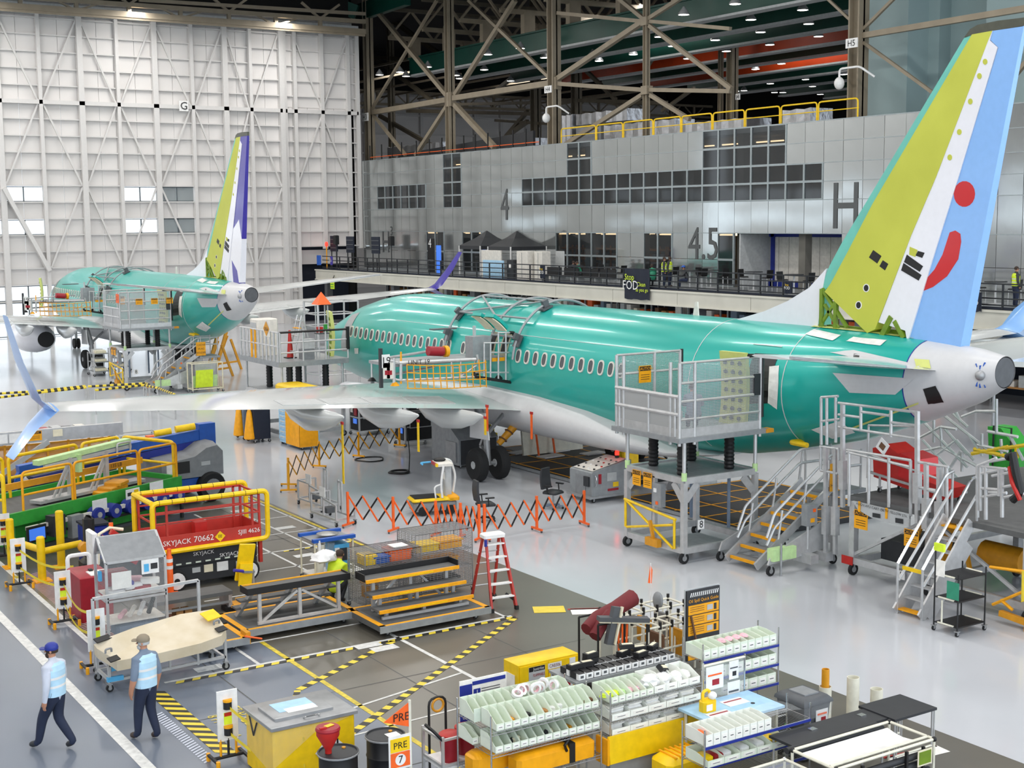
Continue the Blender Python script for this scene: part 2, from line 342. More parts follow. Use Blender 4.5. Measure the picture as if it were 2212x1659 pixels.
sec = [(zt-.8, 17.8), (17.5, 11.42), (11.3, 5.2)]
for s, (za, zb) in enumerate(sec):
    for bi in range(len(postx)-1):
        a, c = (postx[bi]+.2, postx[bi+1]-.2) if (bi+s) % 2 else (postx[bi+1]-.2, postx[bi]+.2)
        MB().bar((a, YD-.12, za), (c, YD-.12, zb), .13, .13).obj('brace', 'door_frame', wf, smooth=False)
    for bi in (1, 2):
        a, c = (leafB[bi], leafB[bi+1]) if bi == 1 else (leafB[bi+1], leafB[bi])
        if s == 1: a, c = c, a
        if s < 2: MB().bar((a, YD, za), (c, YD, zb), .12, .12).obj('brace', 'door_frame', wf, smooth=False)
MB().bar((postx[3], YD-.4, 11.2), (postx[4], YD-.4, 5.0), .4, .3).obj('brace', 'door_frame', wf, smooth=False)
p = PY(397, 229, YD-.5); sg = MB().box((0, 0, 0), (.75, .04, .8)).obj('sign', 'white', wf, p); text('G', .85, wf, p+V((0, -.05, -.02)), (1, 0, 0), (0, 0, 1))
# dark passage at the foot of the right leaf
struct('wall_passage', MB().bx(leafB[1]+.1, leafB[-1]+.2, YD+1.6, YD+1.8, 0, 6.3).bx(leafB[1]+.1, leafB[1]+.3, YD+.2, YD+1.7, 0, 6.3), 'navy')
MB().bx(leafB[1]+.2, leafB[-1], YD+.9, YD+1.2, 4.9, 6.1).obj('panel', 'door_white', wf, smooth=False)
# ---- other walls that close the hall (partly outside the frame)
wl = MB()
for z0, z1 in ((0, 7.0), (10.4, 12.2), (14.2, 30)): wl.bx(-32.4, -32, -15, 108, z0, z1)
for y in range(-15, 109, 12): wl.bx(-32.4, -32, y-.5, y+.5, 6.4, 14.5)
struct('wall_left', wl, 'door_white')
wc_ = MB()
for z0, z1 in ((0, 7.6), (8.95, 10.15), (11.45, 25.2)): wc_.bx(-32, 12.1, YD, YD+.3, z0, z1)
for k in range(8): wc_.bx(-32+k*5.8, -31.6+k*5.8, YD, YD+.3, 7.5, 11.5)
struct('wall_far_corner', wc_, 'door_white')
# ---- second bay far wall
w2 = struct('wall_back', MB().bx(53.6, 140, 160.3, 160.5, 0, 25), 'door_white')
pc2 = MB().bx(.05, 4.05, 0, .1, .04, 2.4).mesh('panel', 'door_white', False); pp2 = MB().bx(-.2, .2, -.5, .2, 8, 24.6).mesh('post', 'door_frame', False)
for i in range(20):
    link('post', pp2, w2, (56+i*4.1, 160, 0))
    for k in range(5): link('panel', pc2, w2, (56+i*4.1, 160, 12.3+k*2.45))
for z in (14.7, 17.1, 19.6, 22.0, 24.5): MB().bx(56, 140, 159.7, 160.2, z-.12, z+.12).obj('girt', 'door_frame', w2, smooth=False)
# ---- roof
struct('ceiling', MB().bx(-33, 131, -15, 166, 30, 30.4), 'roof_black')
struct('wall_right_far', MB().bx(130, 130.4, -15, 166, 0, 30), 'roof_black')
roof = MB().bx(40, 41, 106.5, 107, 26.5, 26.9).obj('roof_truss', 'steel_tan', smooth=False); roof['kind'] = 'structure'
def member(p, q, w, m='steel_tan', name='truss_member', par=None, d=None): return MB().bar(p, q, w, d or w).obj(name, m, par or roof, smooth=False)
YT = 105.0
for a, c, w in (((-60, -14, 788, 47), 0, .32), ((-60, 7, 788, 69), 0, .42), ((-60, 16, 788, 76), 0, .2), ((300, 0, 788, 30), 0, .25)):
    member(PY(a[0], a[1], YT), PY(a[2], a[3], YT), w)
for k, x in enumerate((43, 164, 278, 389, 494, 595, 691)):
    t = (x)/788; y0 = -10+57*t; y1 = 11+58*t
    member(PY(x, y0, YT), PY(x+1, y1, YT), .28)
    if k % 2: 
        member(PY(x, y1, YT), PY(x-48, y1-26, YT), .14); member(PY(x, y1, YT), PY(x+45, y1-14, YT), .14)
    else:
        member(PY(x, y0, YT), PY(x-40, y0-35, YT), .18); member(PY(x, y0, YT), PY(x+42, y0-30, YT), .18)
for k in range(9):   # joists over the first bay, seen edge-on under the dark deck
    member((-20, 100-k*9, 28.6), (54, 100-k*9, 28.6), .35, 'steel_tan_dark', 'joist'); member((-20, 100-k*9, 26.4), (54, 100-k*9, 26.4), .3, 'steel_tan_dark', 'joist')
member(PX(640, -20, 50), PX(770, 27, 54), .5, 'crane_green', 'crane_runway', d=1.2); member(PX(770, 30, 56), PX(880, -8, 56), .6, 'crane_green', 'crane_runway', d=1.4)
# frame on column line H (X = 56)
XH, XJ = 56.0, 73.0
def hm(x0, y0, x1, y1, px_w, X=XH, m='steel_tan', ext=0.0, name='truss_member'):
    p, q = PX(x0, y0, X), PX(x1, y1, X)
    dp = (p-V((0, 0, CAMZ))).dot(_fw); wd = px_w*dp/_f
    if ext: p = p+(p-q).normalized()*ext
    return member(p, q, wd*.92, m, name)
def column(x, y, X, px_w, m, name='column'):
    p = PX(x, y, X); wd = px_w*(p-V((0, 0, CAMZ))).dot(_fw)/_f
    b = MB(); w2_ = wd/2
    b.bx(-w2_, w2_, -w2_, -w2_*.75, 0, 26).bx(-w2_, w2_, w2_*.75, w2_, 0, 26).bx(-w2_*.15, w2_*.15, -w2_, w2_, 0, 26)
    return b.obj(name, m, roof, (X, p.y, 4), smooth=False)
for x, y, w in ((797, 200, 15), (973, 280, 14), (1197, 200, 19), (1396, 250, 10), (1853, 150, 27)): column(x, y, XH, w*1.15, 'steel_tan')
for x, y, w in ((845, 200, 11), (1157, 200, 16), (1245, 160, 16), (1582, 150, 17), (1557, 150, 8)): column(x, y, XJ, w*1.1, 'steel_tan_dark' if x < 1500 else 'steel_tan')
for t in ((813, 22, 965, 205, 9), (944, 0, 803, 236, 6), (1113, 0, 983, 205, 10), (1012, 0, 1190, 170, 7), (965, 216, 806, 243, 12), (981, 212, 1188, 180, 12),
          (967, 228, 898, 335, 9), (983, 226, 1068, 318, 11), (806, 248, 876, 335, 6), (1205, 170, 1390, 46, 11), (1205, 28, 1388, 46, 8), (1404, 46, 1578, 62, 8), (1207, 181, 1390, 194, 9), (1404, 194, 1578, 197, 9),
          (1388, 205, 1222, 312, 10), (1405, 205, 1490, 258, 9), (1390, 40, 1335, -5, 9), (1402, 40, 1472, -5, 9), (1403, 55, 1580, 192, 9),
          (1864, 77, 2230, 16, 13), (1866, 62, 1932, -4, 7), (1866, 92, 2015, 200, 7), (2180, 178, 2230, 118, 10), (1855, 60, 1780, -10, 6)):
    hm(*t)
for c in ((973, 215, 19, 30), (1396, 46, 16, 18), (1397, 195, 16, 18), (1203, 180, 10, 26)):
    p = PX(c[0], c[1], XH); s_ = (p-V((0, 0, CAMZ))).dot(_fw)/_f; MB().box((0, 0, 0), (.5, c[2]*s_*1.3, c[3]*s_)).obj('gusset', 'steel_tan', roof, p, smooth=False)
for t in ((805, 124, 1135, 142, 8), (812, 128, 940, 222, 8), (835, 35, 968, 130, 9), (985, 130, 1100, 40, 7), (1135, 145, 1060, 205, 8), (820, 250, 960, 330, 8), (1100, 290, 1140, 262, 9), (1140, 240, 1080, 310, 8),
          (870, 228, 1150, 222, 6), (880, 240, 1150, 246, 7), (1070, 260, 1190, 268, 6), (1205, 216, 1440, 222, 8), (1205, 225, 1385, 195, 6), (1270, 212, 1340, 228, 5), (1258, 145, 1330, 215, 8), (1395, 150, 1440, 80, 7), (1430, 240, 1500, 190, 7), (1500, 0, 1455, 90, 6), (1590, 60, 1700, 10, 6)):
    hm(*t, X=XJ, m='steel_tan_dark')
# crane runway beams of the second bay
CR_X = [59.5, 64.8, 70, 75.6, 80.4, 85.6, 91, 97.2, 103.5, 110]
for i, x in enumerate(CR_X):
    m = 'crane_orange' if i in (3, 5) else 'crane_green'
    b = MB().bx(-.25, .25, 38, 108.5, 21.15, 22.5, 0).bx(-.45, .45, 38, 108.5, 21.0, 21.15, 1).bx(-.45, .45, 38, 108.5, 22.5, 22.62, 0)  # pale bottom flange paints in the bright line of light reflected along it
    b.obj('crane_runway', [m, 'lightgrey'], roof, (x, 0, 0), smooth=False)
for k in range(12):
    y = 42+k*6.0; member((57, y, 24.2), (120, y, 24.2), .34, 'steel_tan', 'joist'); member((57, y, 26.6), (120, y, 26.6), .3, 'steel_tan_dark', 'joist')
    b = MB()
    for j in range(14): b.bar((57+j*4.4, y, 24.2), (59.2+j*4.4, y, 26.6), .18).bar((59.2+j*4.4, y, 26.6), (61.4+j*4.4, y, 24.2), .18)
    b.obj('web', 'steel_tan', roof, smooth=False)
    b = MB()
    for x in CR_X: b.bx(x-.5, x+.5, y-.25, y+.25, 22.6, 24.2)
    b.obj('hanger', 'steel_tan', roof, smooth=False)
for x in (62, 67.5, 73, 78, 83, 88.5, 94, 100): member((x, 40, 23.2), (x, 150, 23.2), .2, 'steel_tan', 'joist')
for z, h in ((23.9, .3), (22.4, .3), (21.9, .2)): member((56, 150, z), (140, 150, z), h, 'steel_tan', 'joist')
b = MB()
for j in range(18): b.bar((57+j*4.1, 150, 22.4), (57+j*4.1, 150, 23.9), .25).bar((57+j*4.1, 150, 22.4), (58.6+j*4.1, 150, 23.7), .13).bar((57+j*4.1, 150, 22.4), (55.4+j*4.1, 150, 23.7), .13)
b.obj('web', 'steel_tan', roof, smooth=False)
lamp_me = MB().lathe([(.06, .5), (.1, .42), (.34, .1), (.36, .0)], 10, m=0).lathe([(.33, .0), (.01, -.01)], 10, m=1).mesh('high_bay_lamp', ['steel', 'lamp'])
LP = [(864, 156), (877, 165), (924, 145), (985, 163), (993, 170), (1046, 151), (1054, 118), (1103, 175), (1124, 105), (1176, 125), (1294, 132), (1368, 118), (1453, 100), (1424, 80), (1477, 32), (1485, 127), (1588, 9), (1734, 22), (1622, 43), (1643, 70), (1747, 52), (1768, 79), (1663, 97), (1607, 196), (1673, 200), (1691, 200), (1664, 181), (1740, 172), (1772, 204), (1823, 161), (1590, 197), (1545, 87), (1569, 111), (1632, 150), (1755, 187), (1688, 138), (1280, 120), (820, 162)]
for x, y in LP:
    d = ray(x, y); t = (21.0-CAMZ)/d.z; p = V((d.x*t, d.y*t, 21.0))
    tag(link('high_bay_lamp', lamp_me, None, p), 'small glowing high bay lamp hanging among the dark roof beams', 'lamp', 'high bay lamps under the roof')
# column signs
for s, x, y, X, w, h in (('H3', 789, 253, XH-1, 22, 17), ('H4', 1184, 193, XH-1, 21, 15), ('H5', 1840, 93, XH-1, 27, 20), ('J4', 1594, 209, XJ-1, 11, 13)):
    p = PX(x, y, X); k = (p-V((0, 0, CAMZ))).dot(_fw)/_f; o = MB().box((0, 0, 0), (.06, w*k*1.25, h*k)).obj('column_sign', 'white', None, p, smooth=False)
    tag(o, 'white column sign lettered '+s+' on a steel column', 'sign'); text(s, h*k*.95, o, (-.045, 0, -.02), (0, -1, 0), (0, 0, 1), sx=1.0)
# ---- glazed office block (right wall)
XF = 54.0; ZD = 4.55
wr = struct('wall_right', MB().bx(XF+.15, XF+.3, 36, 107.6, 13.3, 13.65), 'mullion')
fy = lambda x, y=420: PX(x, y, XF).y
zr = [4.55, 6.1, 7.65, 9.45, 10.42, 11.4, 12.5, 13.6]
wins = [(817, 917, 9.4, 11.5), (955, 994, 9.4, 13.7), (1123, 1773, 9.4, 11.5), (1222, 1274, 11, 13.7), (1517, 1698, 11, 13.7), (922, 958, 4, 7.7), (1000, 1048, 4, 7.7), (1190, 1332, 4, 7.7), (1395, 1452, 4, 7.7), (1557, 1594, 4, 7.7)]
wins = [(fy(c), fy(a), z0, z1) for a, c, z0, z1 in wins]
rec = (fy(1826), fy(1598))
ncol = 50; CW = (107.6-38)/ncol
pcache = {}
for i in range(ncol):
    y0 = 38+i*CW; yc = y0+CW/2
    for k in range(len(zr)-1):
        z0, z1 = zr[k], zr[k+1]; zc = (z0+z1)/2
        if zc < 7.65 and rec[0] < yc < rec[1]: continue
        if any(a < yc < c and za < zc < zb for a, c, za, zb in wins):
            key = ('w', k)
            if key not in pcache:
                h = z1-z0; pcache[key] = (MB().bx(-.06, .06, 0, .1, 0, h).bx(-.06, .06, CW-.02, CW, 0, h).bx(-.06, .06, 0, CW, 0, .07).bx(-.06, .06, 0, CW, h-.05, h).mesh('window_frame', 'mullion', False), MB().bx(-.01, .01, .06, CW-.02, .06, h-.05).mesh('pane', 'glass_dark', False))
            fr = link('window_frame', pcache[key][0], wr, (XF, y0, z0)); link('pane', pcache[key][1], fr)
        else:
            h = z1-z0
            if ('p', k) not in pcache: pcache[('p', k)] = MB().bx(-.03, .03, .012, CW-.012, .012, h-.012).mesh('panel', 'polycarb', False)
            o = link('panel', pcache[('p', k)], wr, (XF, y0, z0)); o.rotation_euler = (0, random.uniform(-.006, .006), random.uniform(-.004, .004))
for z in zr[2:]: MB().bx(XF-.05, XF+.02, 38, 107.6, z-.02, z+.02).obj('mullion', 'mullion', wr, smooth=False)
# rooms behind the glazing
itr = MB().bx(XF+8, XF+8.2, 36, 107.6, 4.5, 13.3).bx(XF+.3, XF+8, 36, 107.6, 7.7, 9.2).bx(XF+.3, XF+8, 36, 107.6, 13.2, 13.4).bx(XF+.3, XF+8, 36, 107.6, 4.3, 4.5)
for y in range(40, 108, 5): itr.bx(XF+.4, XF+.9, y, y+.5, 4.5, 13.2)
struct('wall_interior', itr, 'interior')
for k in range(22):
    y = 42+k*3.0
    for z, xx in ((12.9, 2.4), (12.9, 5), (7.5, 2.2), (7.5, 5.0)):
        if z < 8 and rec[0]-1.5 < y < rec[1]+1.5: continue
        o = MB().box((0, 0, 0), (.12, 2.2, .08)).obj('strip_light', 'warm_lamp', None, (XF+xx, y, z), smooth=False); tag(o, 'warm strip light on the office ceiling behind the glazing', 'light', 'office strip lights')
for k, y in enumerate((77, 79.2, 81.5, 83.6, 71, 73, 86, 69)):
    sh = thing('storage_shelf', 'wooden storage shelf with boxes behind the lower office glazing', 'shelf', (XF+3.4, y, 4.5), group='shelves behind the glazing')
    b = MB()
    for z in (.5, 1.2, 1.9): b.bx(-.5, .5, -.95, .95, z, z+.12)
    b.bx(-.5, -.4, -.95, -.85, 0, 2.2).bx(-.5, -.4, .85, .95, 0, 2.2).bx(.4, .5, -.95, -.85, 0, 2.2).bx(.4, .5, .85, .95, 0, 2.2); b.obj('frame', 'wood', sh, smooth=False)
    b = MB()
    for z in (.62, 1.32):
        for j in range(4): b.box((0, -.7+j*.45, z+.17), (.5, .34, .3+.06*((j+k) % 3)))
    b.obj('boxes', 'wood' if k % 2 else 'lightgrey', sh, smooth=False)
# big numbers on the glazing
for s, x, y, hz, sx in (('4', 1090, 446, 70, .72), ('H', 1826, 450, 105, .85), ('4.5', 1519, 530, 72, .85), ('H', 833, 525, 48, .8), ('3', 845, 500, 20, 1)):
    p = PX(x, y, XF-.06); k = (p-V((0, 0, CAMZ))).dot(_fw)/_f; text(s, hz*k*1.38, wr, p, (0, -1, 0), (0, 0, 1), 'number_grey', sx=sx)
# recess with white folding wall
b = MB(); n = 10; dy = (rec[1]-rec[0])/n
wrec = struct('wall_recess', MB().bx(XF+2.4, XF+2.6, rec[0], rec[1], ZD, 7.7).bx(XF, XF+2.5, rec[1]-.1, rec[1], ZD, 7.65), 'lightgrey')
pm = MB().bx(-.06, 0, .02, dy-.02, .35, 2.85).mesh('panel', 'offwhite', False)
for k in range(n): link('panel', pm, wrec, (XF+2.38, rec[0]+k*dy, ZD))
MB().bx(XF+2.2, XF+2.38, rec[0], rec[1], ZD, ZD+.3).bx(XF+2.2, XF+2.38, rec[0], rec[1], 7.42, 7.65).bx(XF+2.2, XF+2.38, rec[1]-.5, rec[1]-.25, ZD, 7.6).obj('trim', 'royal', wrec, smooth=False)
# ---- upper blue-grey wall beside the fin
b = MB()
ya, yb_, yc_ = PX(1872, 120, 58).y, PX(1960, 120, 58).y, PX(2026, 120, 60).y
b.bx(58, 61, yb_, ya, 13, 29).bx(60.5, 62, 20, yb_, 13, 29).bx(59.6, 60.6, yc_-.4, yc_+1.0, 13, 29).bx(59.0, 61, PX(2130, 60, 59).y-7, PX(2130, 60, 59).y, 13, 29)
struct('wall_upper', b, 'wall_bluegrey')
# roof of the office block: slab, ducts, railing
XM = 49.0
struct('ceiling_office', MB().bx(XF+.3, 62, 36, 107.6, 13.4, 13.6), 'grey')
rl = thing('roof_railing', 'yellow tubular railing along the office block roof edge', 'railing', (XF+.6, 0, 13.6))
ys = [fy(x, 300) for x in (1196, 1272, 1330, 1395, 1455, 1522, 1592, 1668, 1748, 1836)]
for a, c in zip(ys[:-1], ys[1:]):
    MB().tube(rounded([(0, a-.06, 0), (0, a-.06, 1.05), (0, c+.06, 1.05), (0, c+.06, 0)], .2), .045, 6).cyl((0, a, .55), (0, c, .55), .03, 6).obj('rail_panel', 'yellow', rl)
po = thing('roof_post_line', 'row of thin black posts on the roof edge with red line', 'barrier', (XF+.4, 0, 13.6))
pm = MB().bx(-.04, .04, -.04, .04, 0, 1.3).bx(-.3, .3, -.25, .25, 0, .06).mesh('post', 'black', False)
for x in (790, 815, 838, 858, 890, 918, 945, 992, 1017, 1044, 1070, 1098, 1126, 1156): link('post', pm, po, (0, fy(x, 320), 0))
MB().tube([(0, fy(x, 320), .3) for x in (790, 918, 1044, 1156)], .03, 5).obj('cord', 'orange', po)
def duct(x0, x1, y0, y1, z0, z1, lab):
    b = MB(); n = max(2, int((y1-y0)/1.1)); rings = []
    for i in range(n*2+1):
        t = y0+(y1-y0)*i/(n*2); q = .06 if i % 2 else 0; rings.append([(x0+q, t, z0), (x1-q, t, z0), (x1-q, t, z1-q), (x0+q, t, z1-q)])
    b.loft(rings, cap=True); o = b.obj('air_duct', 'foil', smooth=False); tag(o, lab, 'duct')
fd = lambda x: PX(x, 270, 58.2).y
duct(57.5, 59.2, fd(1475), fd(1322), 13.62, 14.9, 'long silver foil wrapped air duct behind the roof railing')
duct(57.5, 58.9, fd(1372), fd(1262), 15.1, 15.9, 'high silver foil duct bridging over the roof unit')
duct(57.3, 58.3, fd(1258), fd(1236), 13.62, 15.9, 'upright silver foil duct beside the roof unit')
duct(57.2, 58.4, fd(1180), fd(1068), 13.62, 14.5, 'low silver foil duct beside the H4 column')
duct(58, 59, fd(960), fd(840), 14.2, 15.0, 'slim silver duct running near the H3 column')
duct(57.2, 59.2, fd(1640), fd(1482), 13.62, 14.5, 'silver foil duct on the roof between railings near J4')
duct(58.2, 60, fd(1750), fd(1690), 13.62, 14.8, 'boxy silver foil unit behind the yellow roof railing')
o = MB().bx(57.4, 59.3, fd(1318), fd(1264), 13.62, 14.9).bx(57.3, 57.4, fd(1312), fd(1270), 13.8, 14.7).obj('roof_unit', 'grey', smooth=False); tag(o, 'grey metal air handling unit on the office roof', 'air unit')
o = MB().prism([(106.5, 13.62), (96, 13.62), (85.5, 13.62), (85.5, 15.0), (95, 14.6), (106.5, 14.2)], 56.9, 57.1, 'x').obj('black_screen', 'dark', smooth=False); tag(o, 'black fabric screen sagging along the office roof', 'screen')
# ---- mezzanine
dk = struct('floor_mezzanine', MB().bx(XM, 57.5, 30, 106.5, 4.3, ZD), 'deck_floor')
mf = MB().bx(-.12, .05, .015, 5.9, 3.72, ZD).bx(-.2, .1, 0, 5.92, ZD-.1, ZD).bx(-.2, .1, 0, 5.92, 3.68, 3.76).mesh('fascia', 'beam_cream', False)
for k in range(13): link('fascia', mf, dk, (XM, 29.6+k*5.92, 0))
for k in range(7):
    MB().bx(XM+.1, XM+.6, 34+k*11.8, 34.5+k*11.8, 0, 4.3).obj('column', 'darkgrey', dk, smooth=False)
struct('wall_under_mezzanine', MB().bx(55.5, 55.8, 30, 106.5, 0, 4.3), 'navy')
rg = thing('guard_railing', 'dark steel guard railing along the mezzanine edge', 'railing', (XM+.1, 0, ZD))
pm = MB().bx(-.035, .035, -.035, .035, 0, 1.12).mesh('post', 'black_rail', False)
for k in range(44): link('post', pm, rg, (0, 33+k*1.65, 0))
for z in (.2, .48, .78, 1.1): MB().bx(-.03, .03, 33, 105.6, z-.03, z+.03).obj('rail', 'black_rail', rg, smooth=False)
MB().bx(-.02, .02, 33, 105.6, 0, .12).obj('toe_board', 'navy', rg, smooth=False)
for x, y, w, h, m, lab in ((1376, 614, 64, 66, 'navy', 'large navy Stop FOD banner hanging on the mezzanine railing'), (1703, 621, 17, 26, 'navy', 'small navy Stop FOD banner left of the tail fin'), (1172, 587, 13, 28, 'navy', 'narrow navy FOD banner beside white cabinets'), (2105, 652, 27, 42, 'navy', 'navy Stop FOD banner behind the blue rudder'), (716, 563, 8, 18, 'purple', 'small purple FOD banner near the hangar door'), (689, 562, 15, 21, 'blue', 'small plain blue banner near the hangar door')):
    p = PX(x, y, XM-.26); k = (p-V((0, 0, CAMZ))).dot(_fw)/_f; W, Hh = w*k*1.35, h*k; b = MB(); rings = []
    for i in range(9): 
        t = -W/2+W*i/8; q = .05*math.sin(i*2.3); rings.append([(q, t, -Hh/2+.03*math.sin(i*1.7)), (q, t, Hh/2), (q+.02, t, Hh/2), (q+.02, t, -Hh/2+.03*math.sin(i*1.7))])
    o = b.loft(rings, cap=True).obj('banner', m, None, p); tag(o, lab, 'banner')
    if m != 'blue':
        off = (-.1, 0.22*W if w > 50 else 0, 0); text('FOD', Hh*.42 if w > 50 else Hh*.34, o, (off[0], off[1], -.05*Hh), (0, -1, 0), (0, 0, 1), 'white'); text('Stop', Hh*.28 if w > 50 else Hh*.24, o, (off[0], off[1]+.04*W, Hh*.22), (0, -1, 0), (0, 0, 1), 'lime' if w > 50 else 'yellow')
        if w > 50: text('Clean', Hh*.2, o, (-.1, -W*.22, 0), (0, -1, 0), (0, 0, 1), 'lime'); text('as you go', Hh*.17, o, (-.1, -W*.25, -Hh*.18), (0, -1, 0), (0, 0, 1), 'lime')
# ================================================================== AIRCRAFT
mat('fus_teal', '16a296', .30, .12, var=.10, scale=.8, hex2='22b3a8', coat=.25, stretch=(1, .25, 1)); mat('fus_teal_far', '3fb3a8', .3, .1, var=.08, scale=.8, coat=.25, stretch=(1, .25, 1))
mat('wing_white', 'cfd3d3', .16, 0, var=.04, scale=.6, coat=.4); mat('fairing_white', 'cdced0', .35, var=.03); mat('fin_primer', 'c3c84a', .5, var=.05, scale=.8, hex2='b8bd42'); mat('primer_pale', 'cfd67c', .5, var=.06)
mat('livery_blue', '86b5ee', .28, var=.03, coat=.3); mat('livery_red', 'c40a14', .3, var=.02, coat=.3); mat('fin_teal', '6cc2b4', .4, var=.12, scale=1.2); mat('cap_dark', '4a4c40', .4); mat('primer_green', '6f8c1f', .5, var=.2, scale=5); mat('livery_purple', '34289a', .25, var=.03, coat=.3); mat('livery_white', 'e6e7ee', .25, var=.02, coat=.3)
XC, YC = 26.5, 38.3
ORG = V((XC, YC, 0))
FUS = [(20.35, 5.36, 4.62, .36), (21.0, 5.48, 4.22, .6), (21.8, 5.55, 3.88, .82), (22.6, 5.6, 3.56, 1.0), (24.5, 5.68, 2.88, 1.35), (26.5, 5.71, 2.36, 1.62), (28.5, 5.72, 1.98, 1.8), (31, 5.72, 1.75, 1.88), (36, 5.72, 1.72, 1.88), (42, 5.72, 1.72, 1.88), (47.3, 5.72, 1.72, 1.88), (49, 5.62, 1.74, 1.86), (50.4, 5.42, 1.8, 1.8), (52, 5.08, 1.9, 1.66), (54, 4.4, 2.15, 1.28), (55.2, 3.75, 2.45, .8), (55.95, 3.05, 2.85, .12)]
def fsec(Y):
    for a, c in zip(FUS[:-1], FUS[1:]):
        if a[0] <= Y <= c[0]:
            t = (Y-a[0])/(c[0]-a[0]); return tuple(a[i]+(c[i]-a[i])*t for i in (1, 2, 3))
    return None
def fus_pt(Y, ang, off=0.0):
    """ang measured from crown, positive towards the left side"""
    t, bt, hw = fsec(Y); zc, hh = (t+bt)/2, (t-bt)/2; return V((XC-(hw+off)*math.sin(ang), Y, zc+(hh+off)*math.cos(ang)))
def fus_hit(x, y, off=.015):
    d = ray(x, y); lo = 18/d.dot(_fw); t = lo
    while t < 70/d.dot(_fw):
        p = d*t+V((0, 0, CAMZ)); s = fsec(p.y)
        if s:
            tt, bt, hw = s; zc, hh = (tt+bt)/2, (tt-bt)/2; u, v = (p.x-XC)/hw, (p.z-zc)/hh; q = math.hypot(u, v)
            if q < 1: return V((XC+u/q*(hw+off), p.y, zc+v/q*(hh+off)))
        t += .02/_f*1.0
    return None
def fus_decal(c, mat_, par, name='patch', n=5):
    rows_ = []
    for i in range(n+1):
        r = []
        for j in range(n+1):
            u, v = j/n, i/n; x = (c[0][0]*(1-u)+c[1][0]*u)*(1-v)+(c[3][0]*(1-u)+c[2][0]*u)*v; y = (c[0][1]*(1-u)+c[1][1]*u)*(1-v)+(c[3][1]*(1-u)+c[2][1]*u)*v
            h = fus_hit(x, y); r.append(h-ORG if h else None)
        rows_.append(r)
    b = MB()
    for i in range(n):
        for j in range(n):
            q = [rows_[i][j], rows_[i][j+1], rows_[i+1][j+1], rows_[i+1][j]]
            if all(q): b.quad(*q)
    return b.obj(name, mat_, par)
def finp(pts, par, name, m, t0=.2, t1=.07, dx=0.0):
    """fin panel: outline traced on the symmetry plane, thickness tapering towards the tip"""
    L, R_ = [], []
    for x, y in pts:
        p = PX(x, y, XC-.15); k = max(0, min(1, (p.z-5.5)/7)); t = t0+(t1-t0)*k+dx; L.append((-t, p.y-YC, p.z)); R_.append((t, p.y-YC, p.z))
    n = len(pts); return MB().add(L+R_, [tuple(range(n)), tuple(range(2*n-1, n-1, -1))]+[(i, i+n, (i+1) % n+n, (i+1) % n) for i in range(n)]).obj(name, m, par, smooth=False)
def circ(x, y, rx, ry, n=18): return [(x+rx*math.cos(2*math.pi*k/n), y+ry*math.sin(2*math.pi*k/n)) for k in range(n)]
WTE = [(24.9, 37.4, 2.3), (23.2, 37.75, 2.49), (19.04, 37.1, 2.94), (15.75, 35.9, 3.3), (12.14, 34.82, 3.69), (8.5, 33.6, 4.1)]
WLE = [(24.9, 45.9, 2.1), (23.2, 44.9, 2.45), (19.04, 42.25, 2.94), (15.75, 40.2, 3.3), (12.14, 37.7, 3.69), (8.5, 34.85, 4.1)]
def wing_ring(le, te, tk, n=7):
    le, te = V(le), V(te); up, lo = [], []
    for i in range(n):
        t = i/(n-1); q = 1-(1-t)**1.6 if t < 1 else 1; q = t**1.5; p = le+(te-le)*q; th = tk*(math.sqrt(q)*(1-q)*1.9+.012); up.append(p+V((0, 0, th*.62))); lo.append(p-V((0, 0, th*.38)))
    return up+lo[::-1]
def mir(b):
    """mirror a builder across the symmetry plane (local x = 0)"""
    m = MB(); m.v = [(-x, y, z) for x, y, z in b.v]; m.f = [f[::-1] for f in b.f]; m.m = list(b.m); return m
